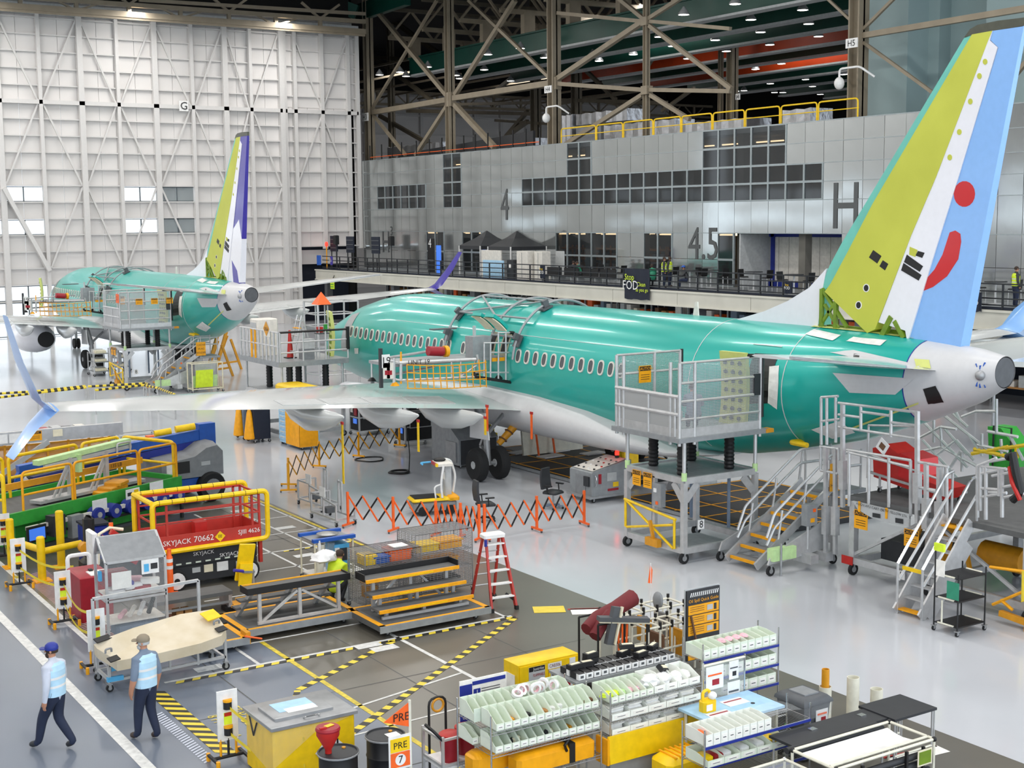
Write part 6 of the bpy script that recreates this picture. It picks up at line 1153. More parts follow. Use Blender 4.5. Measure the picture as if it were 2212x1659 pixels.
# blue topped media cart with rolls
TV = thing('roll_cart', 'cream pipe cart with blue top rails, plastic rolls and steel tray', 'cart', (13.35, 29.55, 0)); W, D = 1.0, .8
for x in (0, W):
    for y in (0, D): rod(TV, (x, y, .08), (x, y, 1.0), .022, 'cream', 'post'); wheel_caster(TV, x, y, .04, .03)
for y in (0, D): MB().bx(-.05, W+.05, y-.06, y+.06, 1.0, 1.08).obj('blue_pad', 'blue', TV, smooth=False)
plate(TV, (W/2, D/2, .14), (W, D, .03), 'offwhite', 'shelf'); plate(TV, (W/2, D/2, 1.0), (W, D-.1, .03), 'grey', 'top'); MB().lathe([(.26, 1.08), (.27, 1.1), (.24, 1.1)], 20, (.5, .35, 0)).obj('steel_disc', 'chrome', TV)
for x, y, m in ((.15, .1, 'bone'), (.32, .2, 'plasticwrap'), (.42, .12, 'plasticwrap')): MB().cyl((x, y, .15), (x+.06, y, .92), .09, 12).obj('plastic_roll', m, TV)
bb = MB().bx(.55, .95, .1, .6, .15, .85).obj('blue_cabinet', 'cyanblue', TV, smooth=False); plate(bb, (.75, .09, .6), (.28, .02, .3), 'dark', 'opening'); plate(bb, (.62, .085, .65), (.12, .02, .25), 'paper', 'label'); MB().tube([(.1, -.03, 1.05), (.1, -.05, .75)], .04, 6).obj('cloth_strip', 'white', TV)
# yellow padded machine arm
YP = thing('padded_panel_stand', 'yellow padded board on a pivoting metal stand', 'stand', (11.2, 28.55, 0)); MB().box((0, 0, 1.05), (.36, .06, .85), R=Matrix.Rotation(.12, 3, 'Y')@Matrix.Rotation(.15, 3, 'X')).obj('padded_board', 'yellow', YP, smooth=False); MB().box((-.02, -.06, .78), (.3, .05, .5), R=Matrix.Rotation(.12, 3, 'Y')).obj('padded_board', 'yellow', YP, smooth=False)
rod(YP, (.2, .05, .1), (.2, .05, .85), .03, 'alu', 'post'); MB().bar((.2, 0, .8), (-.15, -.25, .9), .06, .05).obj('arm', 'grey', YP, smooth=False); MB().cyl((-.15, -.25, .92), (-.4, -.35, 1.0), .035, 8).obj('purple_grip', 'purple', YP); plate(YP, (.1, 0, .08), (.8, .6, .1), 'amber', 'base'); plate(YP, (-.3, .1, .05), (.4, .3, .08), 'black', 'pedal')
# ------------------------------------------------------------------ expanding barriers
def barrier(posts, cols, lab, h=1.0, nx=4, packed=()):
    t = thing('expanding_barrier', lab, 'barrier', (*posts[0], 0)); o = V((*posts[0], 0)); ps = [V((*p, 0))-o for p in posts]
    for i, p in enumerate(ps):
        d = (ps[min(i+1, len(ps)-1)]-ps[max(i-1, 0)]).normalized(); n_ = V((-d.y, d.x, 0))
        MB().bar(p+V((0, 0, .08)), p+V((0, 0, h)), .06, .06).obj('upright', cols[0], t, smooth=False); ft = MB().bar(p-n_*.26+V((0, 0, .08)), p+n_*.26+V((0, 0, .08)), .06, .05).obj('foot', cols[0], t, smooth=False)
        for s in (-1, 1): MB().cyl(p+n_*.24*s+V((-.015, 0, .035)), p+n_*.24*s+V((.015, 0, .035)), .035, 8).obj('foot_wheel', 'darkgrey', ft)
    for i in range(len(ps)-1):
        a, c = ps[i], ps[i+1]; k = packed[i] if i < len(packed) else nx
        for j in range(k):
            u, v = a+(c-a)*(j/k), a+(c-a)*((j+1)/k); off = V((0, 0, 0))
            MB().bar(u+V((0, 0, h*.93)), v+V((0, 0, h*.25)), .045, .02, up=(v-u).normalized().cross(V((0, 0, 1)))).obj('lattice_bar', cols[0], t, smooth=False); MB().bar(u+V((.015, .015, h*.25)), v+V((.015, .015, h*.93)), .045, .02, up=(v-u).normalized().cross(V((0, 0, 1)))).obj('lattice_bar', 'black', t, smooth=False)
    return t
barrier([(16.72, 34.7), (17.45, 33.35), (18.15, 32.2), (18.55, 31.55), (18.86, 31.1)], ('orange',), 'orange and black expanding barrier bending round behind the wire cages', nx=3, packed=(3, 3, 4, 3))
barrier([(19.0, 31.05), (20.75, 31.14), (22.26, 31.0)], ('orange',), 'orange and black expanding barrier in front of the office chairs', nx=4)
barrier([(17.35, 40.3), (17.75, 41.2), (20.0, 43.7), (22.05, 44.75), (24.4, 46.0)], ('safety',), 'yellow and black expanding barrier beneath the near wing', nx=4, packed=(5, 4, 4, 4), h=.95)
# office chairs
def chair(loc, rz, lab, base):
    t = thing('office_chair', lab, 'chair', loc, rz)
    MB().cbox((0, 0, .5), (.5, .48, .09), .04).obj('seat', 'dark', t); rr = [[(x, .22+.05*math.sin(q*2.5), .58+q*.62) for x in (-.24+.05*q*q, .24-.05*q*q)]+[(x, .28+.05*math.sin(q*2.5), .58+q*.62) for x in (.24-.05*q*q, -.24+.05*q*q)] for q in [i/6 for i in range(7)]]
    MB().loft(rr, cap=True).obj('backrest', 'dark', t); MB().cyl((0, 0, .12), (0, 0, .46), .03, 8).obj('gas_lift', 'steel', t); MB().bar((0, .18, .46), (0, .28, .7), .06, .03).obj('back_bracket', 'black', t, smooth=False)
    for s in (-1, 1): MB().tube([(s*.2, 0, .48), (s*.3, 0, .5), (s*.3, .02, .7)], .02, 6).box((s*.3, -.03, .72), (.07, .26, .035)).obj('armrest', 'black', t)
    for k in range(5):
        a = 2*math.pi*k/5; MB().bar((0, 0, .12), (.3*math.cos(a), .3*math.sin(a), .08), .05, .04).obj('base_leg', base, t, smooth=False); MB().cyl((.3*math.cos(a)-.015, .3*math.sin(a), .035), (.3*math.cos(a)+.015, .3*math.sin(a), .035), .035, 8).obj('caster', 'black', t)
chair((22.85, 33.4, 0), .35, 'dark office chair with blue base beside the grey test unit', 'shirtgrey'); chair((20.3, 33.1, 0), 1.35, 'black mesh office chair behind the orange barrier', 'black')
# compact order picker
OP = thing('order_picker', 'small yellow and white order picker with mast and control console', 'lift truck', (19.75, 34.9, 0), -.25)
MB().cbox((-.15, 0, .28), (1.3, .72, .3), .08).obj('chassis', 'grey', OP); MB().cbox((-.2, 0, .46), (1.3, .74, .08), .05).obj('bumper', 'yellow', OP); plate(OP, (-.4, 0, .51), (.75, .6, .03), 'black', 'platform_mat'); MB().cbox((.4, 0, .47), (.35, .74, .14), .05).obj('front_cowl', 'safety', OP)
for x in (-.55, .3):
    for y in (-.34, .34): MB().cyl((x, y-.04, .14), (x, y+.04, .14), .14, 14).obj('wheel', 'rubber', OP)
MB().cbox((.3, 0, .95), (.2, .26, .95), .03).obj('mast', 'lightgrey', OP); MB().cbox((.15, 0, 1.47), (.5, .66, .1), .03).obj('console', 'offwhite', OP); plate(OP, (-.1, 0, 1.47), (.03, .6, .09), 'red', 'console_stripe'); plate(OP, (-.1, -.3, 1.47), (.06, .12, .09), 'yellow', 'console_corner'); MB().tube(rounded([(.05, -.33, .5), (.0, -.36, .9), (.1, -.33, 1.45)], .2), .035, 8).obj('handle_loop', 'white', OP); MB().tube(rounded([(.55, .3, .5), (.65, .33, 1.0), (.5, .3, 1.5), (.2, .3, 1.55)], .15), .035, 8).obj('handle_loop', 'white', OP); MB().tube(rounded([(-.15, -.34, .5), (-.2, -.36, .85), (.0, -.35, .9)], .1), .025, 8).obj('grab_rail', 'white', OP)
plate(OP, (.19, 0, 1.1), (.012, .2, .22), 'paper', 'notice'); MB().sphere((.1, .1, 1.56), .16, sc=(1.2, 1, .4)).obj('gloves', 'black', OP); MB().tube(rounded([(-.1, .3, 1.47), (-.45, .25, 1.47), (-.45, 0, 1.47)], .1), .03, 6).obj('blue_handle', 'cyanblue', OP)
# grey test unit with red beacon
TU = thing('test_unit', 'grey wheeled test unit with sloping control panel and red beacon', 'test unit', (24.2, 33.3, 0)); W, D = 1.5, 1.15
MB().prism([(0, .2), (W, .2), (W, 1.2), (W-.1, 1.22), (.05, .95), (0, .92)], 0, D, 'y').obj('body', 'galv', TU, smooth=False); MB().add([(.08, .06, .97), (W-.14, .06, 1.225), (W-.14, D-.06, 1.225), (.08, D-.06, .97)], [(0, 1, 2, 3)]).obj('control_panel', 'offwhite', TU)
for k in range(16): MB().cyl((.2+.28*(k % 4), .15+.27*(k//4), .99+.05*(k % 4)), (.2+.28*(k % 4), .15+.27*(k//4), 1.03+.05*(k % 4)), .035, 8).obj('knob', ('black', 'red', 'black', 'darkgrey', 'white')[k % 5], TU)
MB().cyl((W-.2, D*.4, 1.22), (W-.2, D*.4, 1.3), .07, 10).obj('beacon_base', 'black', TU); MB().lathe([(.065, 1.3), (.065, 1.4), (.03, 1.44)], 12, (W-.2, D*.4, 0)).obj('beacon', 'red_lamp', TU)
plate(TU, (-.01, D*.5, .5), (.02, D*.45, .6), 'grey', 'door'); plate(TU, (-.03, D*.2, .65), (.06, .25, .3), 'dark', 'cable_pod'); plate(TU, (.3, -.01, .72), (.1, .02, .3), 'crimson', 'lamp'); plate(TU, (.75, -.01, .75), (.35, .02, .25), 'lightgrey', 'vent'); plate(TU, (.9, -.01, .5), (.2, .02, .14), 'yellow', 'label'); plate(TU, (.8, -.01, .35), (.4, .02, .07), 'crimson', 'reflector'); plate(TU, (W/2, D/2, .17), (W+.2, D+.1, .07), 'steel', 'base'); MB().tube([(.12, -.03, .5), (.12, -.06, .55), (.12, -.06, .8), (.12, -.03, .85)], .02, 6).obj('handle', 'chrome', TU)
for x in (.1, W-.1):
    for y in (.05, D-.05): wheel_caster(TU, x, y, .065, .05)
# aluminium profile trolleys
def profile_trolley(loc, rz, lab):
    t = thing('profile_trolley', lab, 'trolley', loc, rz); L, W = 1.5, .6
    for y in (0, W): beam(t, (0, y, .2), (L, y, .2), .05, name='frame_tube'); 
    for x in (0, L): beam(t, (x, 0, .2), (x, W, .2), .05, name='frame_tube'); wheel_caster(t, x, 0, .06, .04); wheel_caster(t, x, W, .06, .04)
    for x, y, h in ((0, 0, .75), (0, W, .75), (L, 0, .6), (L, W, .62), (.55, W, 1.15), (.75, W, 1.1), (L*.5, 0, 1.0)): beam(t, (x, y, .2), (x, y, h), .045, name='upright')
    beam(t, (0, 0, .75), (0, W, .75), .045, name='frame_tube'); beam(t, (0, 0, .75), (L*.5, 0, .75), .045, name='frame_tube'); beam(t, (L*.5, 0, .7), (L, 0, .6), .045, name='frame_tube'); beam(t, (.55, W, 1.1), (.75, W, 1.1), .045, name='frame_tube'); plate(t, (L*.5, -.03, .9), (.34, .015, .28), 'white', 'notice'); plate(t, (L*.35, .3, .3), (.3, .3, .15), 'darkgrey', 'clamp')
profile_trolley((16.35, 36.35, 0), -math.pi/2+.05, 'aluminium profile trolley with notice card at the floor edge'); profile_trolley((16.85, 38.4, 0), -math.pi/2+.05, 'second aluminium profile trolley behind the folded yellow barrier')
# tool cabinets under the wing
TC = thing('tool_chest', 'pale blue drawer chest with mustard fabric front cover', 'tool chest', (21.0, 47.5, 0)); MB().cbox((.4, 1.0, 1.15), (.8, 2.0, 2.1), .03).obj('body', 'paleblue', TC); MB().cbox((.4, 1.0, 2.28), (1.0, 2.2, .2), .08).obj('top_cover', 'yellow', TC)
MB().bx(-.06, -.02, -.05, 1.25, .12, 2.2).bx(-.06, .7, -.06, -.02, .12, 2.2).obj('cover', 'safety', TC, smooth=False)
for k in range(9): dd = plate(TC, (-.01, 1.62, .3+k*.2), (.03, .68, .17), 'paleblue', 'drawer'); plate(dd, (-.025, 0, .02), (.02, .4, .03), 'offwhite', 'drawer_pull')
for x in (.1, .7):
    for y in (.1, 1.9): wheel_caster(TC, x, y, .055, .04)
for k, (y, m) in enumerate(((50.1, 'navy'), (51.2, 'shirtgrey'))):
    t = thing('covered_tool_cart', ('navy tool cart with hanging mustard bag' if k == 0 else 'grey blue tool cart with mustard cover strip'), 'tool cart', (20.2, y, 0)); MB().cbox((.35, .4, .8), (.7, .8, 1.3), .03).obj('body', m, t); MB().lathe([(.02, 1.4), (.1, 1.2), (.2, .5), (.24, .2), (.2, .16)], 10, (-.1, .2, 0)).obj('hanging_bag', 'safety', t)
    for a in (.05, .65):
        for c in (.05, .75): wheel_caster(t, a, c, .06, .04)
# computer carts
for k, (x, y, lab) in enumerate(((24.3, 49.2, 'black equipment cart with framed screen under the wing'), (24.6, 45.9, 'black flight case cart beside the yellow barrier'))):
    t = thing('equipment_cart', lab, 'cart', (x, y, 0)); MB().bx(0, 1.3, 0, .8, .2, 1.3).obj('body', 'black', t, smooth=False)
    for a in ((0, 0), (1.3, 0), (0, .8), (1.3, .8)): beam(t, (*a, .12), (*a, 1.35), .06, name='corner_post'); wheel_caster(t, *a, .06, .04)
    for z in (.2, 1.35, .75): beam(t, (0, -.01, z), (1.3, -.01, z), .05, name='frame_tube'); beam(t, (-.01, 0, z), (-.01, .8, z), .05, name='frame_tube')
    fr_ = plate(t, (.65, -.03, 1.0), (.95, .03, .6), 'alu', 'screen_frame'); plate(fr_, (0, -.02, 0), (.88, .01, .53), 'black', 'screen'); plate(t, (-.04, .25, 1.0), (.02, .25, .35), 'crimson', 'label'); plate(t, (-.04, .6, 1.05), (.02, .2, .25), 'paper', 'notice'); plate(t, (-.04, .3, .6), (.02, .3, .2), 'screen', 'status_lights'); plate(t, (.5, .4, 1.42), (.3, .3, .1), 'dark', 'keyboard_tray')
# low ground mat and jig below the aircraft
for nm, x0, x1, y0, y1, lab in (('ground_platform', 25.6, 30.5, 34.8, 43.0, 'dark low ground platform with yellow edge lines beneath the wing box'), ('ground_platform', 25.2, 30.5, 27.0, 33.0, 'dark low ground platform with yellow lines beneath the rear fuselage')):
    t = thing(nm, lab, 'platform', (x0, y0, 0)); W, D = x1-x0, y1-y0; MB().bx(0, W, 0, D, .01, .14).obj('deck', 'dark', t, smooth=False)
    for k in range(6): plate(t, (W/2, .1+k*(D-.2)/5, .145), (W, .06, .006), 'safety', 'edge_line')
    for k in range(5): plate(t, (.1+k*(W-.2)/4, D/2, .146), (.06, D, .006), 'safety', 'edge_line')
    plate(t, (-.02, D*.5, .07), (.03, D*.9, .1), 'galv', 'side_rail')
for k, (x, y) in enumerate(((27.0, 41.5), (28.2, 41.0), (27.4, 40.2), (29.0, 39.8))):
    tag(MB().box((0, 0, .02), (.9, .5, .04)).obj('floor_light_panel', 'lamp' if False else 'white', None, (x, y, .15), .1, smooth=False), 'flat white panel lying on the dark ground platform', 'panel', 'white panels on the ground platform')
GB_ = thing('ground_air_unit', 'grey air supply cabinet with hazard striped slope and amber hose', 'air unit', (23.9, 40.7, 0)); W, D = 1.6, 1.9
MB().prism([(0, .1), (D, .1), (D, 1.65), (1.2, 1.75), (0, 1.0)], 0, W, 'x').obj('body', 'galv', GB_, smooth=False); plate(GB_, (W/2, -.01, .55), (W*.9, .03, .85), 'dark', 'front_panel'); plate(GB_, (-.02, .5, .55), (.04, .7, .7), 'steel', 'side_box')
for k in range(6): MB().box((W+.005, .1+k*.2, 1.06+k*.125), (.01, .12, .1)).obj('hazard_mark', 'tape_yellow', GB_, smooth=False)
MB().tube([(.3, 1.2, 1.7), (.1, 1.2, 2.0), (.3, 1.3, 2.3), (.8, 1.3, 2.35), (1.2, 1.1, 2.2)], .16, 10).obj('hose', 'amber', GB_); MB().sphere((.3, .6, 1.5), .3, sc=(1, .8, .5)).obj('cover_bag', 'white', GB_); plate(GB_, (.5, .7, 1.6), (.3, .25, .15), 'crimson', 'red_bag')
for x in (.1, W-.1):
    for y in (.1, D-.1): wheel_caster(GB_, x, y, .05, .04)
t = thing('wheel_well_duct', 'amber ribbed air duct rising from the wheel into the wing', 'duct', (24.4, 38.75, 0)); MB().tube([(-.1, .0, 1.1), (.3, -.1, 1.5), (.75, -.3, 2.05), (1.0, -.4, 2.3)], [.1, .13, .15, .17], 10).obj('duct', 'amber', t)
for k in range(5): MB().lathe([(.155, -.02), (.165, 0), (.155, .02)], 12).obj('duct_ring', 'brown', t, (.05+.2*k, -.04-.07*k, 1.25+.24*k)).rotation_euler = (0, .7, 0)
rod(t, (-.1, .02, 0), (-.1, .02, 1.1), .04, 'steel', 'support')
t = thing('cargo_panel_jig', 'cream interior panel with red braces standing under the belly', 'panel', (28.0, 41.0, .14)); MB().box((0, 0, .6), (2.6, .1, 1.2), R=Matrix.Rotation(-.15, 3, 'X')).obj('panel', 'bone', t, smooth=False)
for x in (-.9, -.2): MB().bar((x, -.5, 0), (x+.15, 0, 1.2), .06).obj('brace', 'orange', t, smooth=False)
t = thing('nose_jack', 'pale grey pedestal jack below the rear belly', 'jack', (28.4, 33.6, 0)); MB().add([(-.9, -.2, 0), (.9, -.2, 0), (.5, -.2, 1.65), (-.3, -.2, 1.65), (-.9, .2, 0), (.9, .2, 0), (.5, .2, 1.65), (-.3, .2, 1.65)], [(0, 1, 2, 3), (7, 6, 5, 4), (0, 4, 5, 1), (1, 5, 6, 2), (2, 6, 7, 3), (3, 7, 4, 0)]).obj('body', 'lightgrey', t, smooth=False)
t = thing('yellow_winch', 'yellow winch box with black hoses under the fuselage', 'winch', (28.6, 37.3, .14)); MB().cbox((0, 0, .35), (.7, .5, .7), .05).obj('body', 'yellow', t); MB().tube([(.3, 0, .5), (.8, -.1, .7), (1.2, -.2, .4), (1.6, -.2, .1)], .04, 6).obj('hose', 'black', t); MB().tube([(.3, .1, .4), (.9, .1, .45), (1.4, 0, .05)], .04, 6).obj('hose', 'black', t)
for k, (x, y, r) in enumerate(((864, 1020, .35), (800, 992, .5))):
    p = P(x, y, .03); b = MB()
    for q in range(2 if k == 0 else 1): b.tube([p+V(((r-.04*q)*math.cos(a)*(1+.15*math.sin(3*a)), (r-.04*q)*math.sin(a), .03*q)) for a in [2*math.pi*i/24 for i in range(24)]], .025, 6, closed=True)
    if k == 0: b.tube([p+V((r, 0, .03)), p+V((r+.2, .3, .5)), p+V((r+.4, .8, 1.2)), p+V((r+.6, 1.6, 2.2))], .02, 5)
    tag(b.obj('coiled_cable', 'black'), ('thick black cable coil hanging down to the light floor' if k == 0 else 'loose thin black cable loop by the yellow barrier'), 'cable')
t = thing('caster_cart_black', 'three tier black pipe cart with cream fittings and green clipboard', 'cart', (22.45, 18.2, 0)); t.name = 'pipe_cart'; W, D = .85, .6
for x, y, h in ((0, 0, 1.3), (W, 0, 1.35), (0, D, 1.85), (W, D, 1.35)): rod(t, (x, y, .1), (x, y, h), .018, 'black', 'post'); wheel_caster(t, x, y, .05, .035)
for z in (.18, .72, 1.2):
    plate(t, (W/2, D/2, z), (W, D, .02), 'black', 'shelf'); rod(t, (.0, .1, z+.015), (.0, D-.1, z+.015), .02, 'bone', 'joint_tube'); rod(t, (W, .1, z+.015), (W, D-.1, z+.015), .02, 'bone', 'joint_tube'); rod(t, (0, 0, z), (W, 0, z), .016, 'black', 'rail')
plate(t, (-.02, .12, .95), (.015, .3, .36), 'padgreen', 'clipboard'); plate(t, (-.02, .45, 1.35), (.012, .22, .34), 'paper', 'sheet'); plate(t, (0, .5, 1.78), (.06, .25, .16), 'lime', 'label'); rod(t, (0, .4, .2), (0, .4, .68), .02, 'bone', 'joint_tube')
# ------------------------------------------------------------------ around the far aircraft
def shelf_cart(x, y, lab, m='alu', h=1.3, items=True):
    t = thing('shelf_cart', lab, 'cart', (x, y, 0))
    for a in (0, .9):
        for c in (0, 1.2): beam(t, (a, c, .12), (a, c, h), .05, m=m, name='post'); wheel_caster(t, a, c, .07, .04)
    for z in (.25, h*.6, h-.05):
        plate(t, (.45, .6, z), (.9, 1.2, .03), 'galv', 'shelf')
        for k in range(3): plate(t, (.45, .25+k*.35, z+.1), (.6, .28, .14+.04*k), ('cream', 'offwhite', 'lightgrey')[k], 'tray')
    return t
shelf_cart(21.9, 77.6, 'light shelf cart loaded with trays behind the far service stand'); shelf_cart(23.6, 79.4, 'second light shelf cart beside the far wheel')
t = thing('sheet_rack', 'cream pipe rack holding green sheets near the far stairs', 'rack', (23.7, 66.7, 0)); 
for a in (0, 1.6):
    for c in (0, .7): rod(t, (a, c, .1), (a, c, 1.5), .03, 'cream', 'post'); wheel_caster(t, a, c, .06, .04)
for z in (.2, 1.5): rod(t, (0, 0, z), (1.6, 0, z), .03, 'cream', 'rail'); rod(t, (0, .7, z), (1.6, .7, z), .03, 'cream', 'rail'); rod(t, (0, 0, z), (0, .7, z), .03, 'cream', 'rail'); rod(t, (1.6, 0, z), (1.6, .7, z), .03, 'cream', 'rail')
for k, (w, h, m) in enumerate(((.9, .9, 'lime'), (1.3, .6, 'palegreen'), (1.1, 1.2, 'lightgrey'))): MB().box((.7+.1*k, .2+.2*k, .25+h/2), (w, .04, h), R=Matrix.Rotation(.15, 3, 'X')).obj('sheet', m, t, smooth=False)
MS2 = copy_tree(MS, None, (21.7+.4, 24.35+43.9, 0), None, 'mobile stairs with yellow treads beside the far service stand')
for k, (px_, py_, lab) in enumerate(((470, 815, 'amber A-frame ladder stand below the far tail'), (490, 800, 'second amber brace stand beside the forward platform'))):
    t = thing('amber_stand', lab, 'stand', P(px_, py_, 0)); b = MB(); b.bar((-.7, 0, 0), (.3, 0, 3.0), .16).bar((.9, 0, 0), (.3, 0, 1.8), .12).bar((-.5, .5, 0), (.2, .2, 2.0), .1).bar((-.6, 0, .4), (.8, 0, .5), .1); b.obj('frame', 'amber', t, smooth=False)
t = thing('scaffold_tower', 'aluminium scaffold tower with stairs between the two airliners', 'scaffold', (28.5, 62.0, 0))
for a in (0, 2.2):
    for c in (0, 1.6): rod(t, (a, c, 0), (a, c, 4.6), .05, name='post')
for z in (1.0, 2.4, 3.4, 4.0, 4.6):
    for a in (((0, 0), (2.2, 0)), ((0, 1.6), (2.2, 1.6)), ((0, 0), (0, 1.6)), ((2.2, 0), (2.2, 1.6))): rod(t, (*a[0], z), (*a[1], z), .035)
plate(t, (1.1, .8, 3.3), (2.3, 1.7, .08), 'galv', 'deck'); plate(t, (1.1, .8, 2.35), (2.3, 1.7, .08), 'galv', 'deck')
for s in (0, .7): rod(t, (2.4, s, 2.3), (3.8, s, .0), .04, 'alu', 'stair_rail')
for k in range(6): plate(t, (2.55+k*.22, .35, 2.0-k*.36), (.22, .7, .03), 'safety' if k % 2 else 'alu', 'tread')
# ================================================================== FOREGROUND SUPPLY AREA
mat('bin_mint', 'dfe8d8', .45, var=.04); mat('bin_white', 'ecefe8', .45, var=.04)
def wire_shelf(x0, y0, W, D, levels, Hh, lab, edge=None, posts=None):
    t = thing('wire_shelving', lab, 'shelving', (x0, y0, 0))
    for x in (0, W):
        for y in (0, D): MB().cyl((x, y, .03), (x, y, Hh), .014, 8).lathe([(.03, 0), (.03, .03), (.014, .04)], 8, (x, y, 0)).obj('post', 'chrome', t)
    for z in levels:
        b = MB(); n = int(W/.045)
        for i in range(n+1): b.bar((W*i/n, 0, z), (W*i/n, D, z), .004, .004)
        o = b.obj('wire_deck', 'wire', t, smooth=False)
        b = MB()
        for y in (0, D):
            b.cyl((0, y, z), (W, y, z), .006, 5).cyl((0, y, z-.045), (W, y, z-.045), .006, 5)
            m = int(W/.06)
            for i in range(m): b.bar((W*i/m, y, z-.045), (W*(i+.5)/m, y, z), .004).bar((W*(i+.5)/m, y, z), (W*(i+1)/m, y, z-.045), .004)
        for x in (0, W): b.cyl((x, 0, z), (x, D, z), .006, 5)
        b.obj('truss_edge', 'wire', t)
        if edge: plate(t, (W/2, -.012, z-.02), (W, .012, .04), edge, 'label_strip')
    return t
_BIN = {}
def bin_mesh(w, d, h, hf, m='bin_mint', divs=0):
    k = (round(w, 3), d, h, hf, m)
    if k not in _BIN:
        b = MB(); t = .006
        prof = [(0, 0), (d, 0), (d, h), (d*.55, h), (d*.04, hf), (0, hf)]
        for x in (-w/2, w/2-t): b.prism(prof, x, x+t, 'x')
        b.bx(-w/2, w/2, 0, d, 0, t); b.bx(-w/2, w/2, d-t, d, 0, h); b.bx(-w/2, w/2, -.002, t, 0, hf)
        b.bx(-w*.36, w*.36, -.006, -.002, hf*.2, hf*.75, 1); b.bx(-w*.22, w*.22, -.008, -.006, hf*.42, hf*.5, 2)
        _BIN[k] = b.mesh('storage_bin', [m, 'paper', 'darkgrey'], False)
    return _BIN[k]
def bins(x0, x1, y, z, n, d, h, hf, lab, grp, m='bin_mint', rz=0):
    out = []
    w = (x1-x0)/n
    for i in range(n): out.append(tag(link('storage_bin', bin_mesh(w-.008, d, h, hf, m), None, (x0+w*(i+.5), y, z), rz), lab, 'bin', grp))
    return out
def pile(name, x, y, z, s, m, lab, cat, grp=None, n=5, flat=.35, seed=1):
    rnd = random.Random(seed); t = thing(name, lab, cat, (x, y, z), group=grp)
    rr = []; k = 14
    for i in range(6):
        q = i/5; r = s*math.sqrt(max(.02, 1-q*q)); rr.append([(r*(1+rnd.uniform(-.25, .25))*math.cos(2*math.pi*j/k), r*(.8+rnd.uniform(-.2, .2))*math.sin(2*math.pi*j/k), s*flat*2*q+rnd.uniform(-.02, .02)*s*3) for j in range(k)])
    MB().loft(rr, cap=True).obj('heap', m, t)
    return t
# ---- left wire shelving with two tiers of small bins
LX, LY = 9.95, 16.15
wire_shelf(LX, LY, 1.95, .95, (.55, .97, 1.3), 1.55, 'chrome wire shelving with two tiers of pale mint bins')
bins(LX+.1, LX+1.92, LY+.02, 1.305, 13, .42, .24, .1, 'pale mint open bin, front row of the upper tier before the flammables cabinet', 'front bins on the upper tier'); bins(LX+.02, LX+1.8, LY+.5, 1.305, 12, .42, .26, .12, 'pale mint bin, back row of the upper tier before the flammables cabinet', 'back bins on the upper tier')
bins(LX+.08, LX+1.94, LY+.02, .975, 13, .42, .24, .1, 'pale mint open bin on the lower tier under the tape rolls', 'front bins on the lower tier'); bins(LX-.02, LX+.2, LY+.5, .975, 2, .4, .2, .1, 'pale mint bin at the back of the lower tier by the red pails', 'back bins on the lower tier')
plate(bpy.data.objects['wire_shelving'], (.95, .47, 1.42), (1.9, .012, .2), 'palemint', 'divider')
for i in range(7):
    r_ = thing('tape_roll', 'white tape roll lying on the upper tier of mint bins', 'tape roll', (LX+.85+.11*i, LY+.62+.06*(i % 3), 1.54+.02*(i % 2)), group='white tape rolls'); a = MB().lathe([(.055, -.025), (.09, -.025), (.09, .025), (.055, .025), (.055, -.025)], 14, cap=False).obj('roll', 'white', r_); a.rotation_euler = (.5+.4*i, .3*i, 0); MB().lathe([(.05, -.025), (.055, -.025), (.055, .025), (.05, .025)], 12, cap=False).obj('core', 'pink', r_).rotation_euler = a.rotation_euler
for i, (x, m, z) in enumerate(((.35, 'amber', 1.36), (.62, 'black', 1.38), (.95, 'wood', 1.36), (1.1, 'white', 1.37), (1.25, 'white', 1.38), (1.75, 'brown', 1.36), (.35, 'dark', 1.03), (.45, 'cream', 1.04), (1.0, 'dark', 1.04), (1.05, 'cream', 1.03), (1.4, 'amber', 1.02), (1.6, 'brown', 1.02))):
    t = MB().cbox((0, 0, 0), (.08, .16, .07), .015).obj('small_parts', m, None, (LX+.1+x, LY+.2, z), .3*i); tag(t, 'small supplies lying in the mint bins of the left wire shelf', 'supplies', 'supplies in the left shelf bins')
# long mustard bags on the low shelf
for i, (x0, x1, y, z) in enumerate(((.0, 1.3, .55, .56), (.5, 2.0, .15, .56))):
    t = thing('long_bag', ('long mustard padded bag with black straps on the lowest shelf' if i == 0 else 'second mustard padded bag in front on the lowest shelf'), 'bag', (LX+x0, LY+y, z)); MB().cbox((.65, 0, .14), (1.4, .34, .28), .06).obj('bag', 'safety', t); MB().tube([(.8, -.17, .2), (.75, -.19, .3), (.9, -.1, .36), (1.0, .1, .33)], .025, 6).obj('strap', 'black', t); MB().bx(.85, .95, -.18, .18, 0, .3).obj('strap', 'black', t, smooth=False)
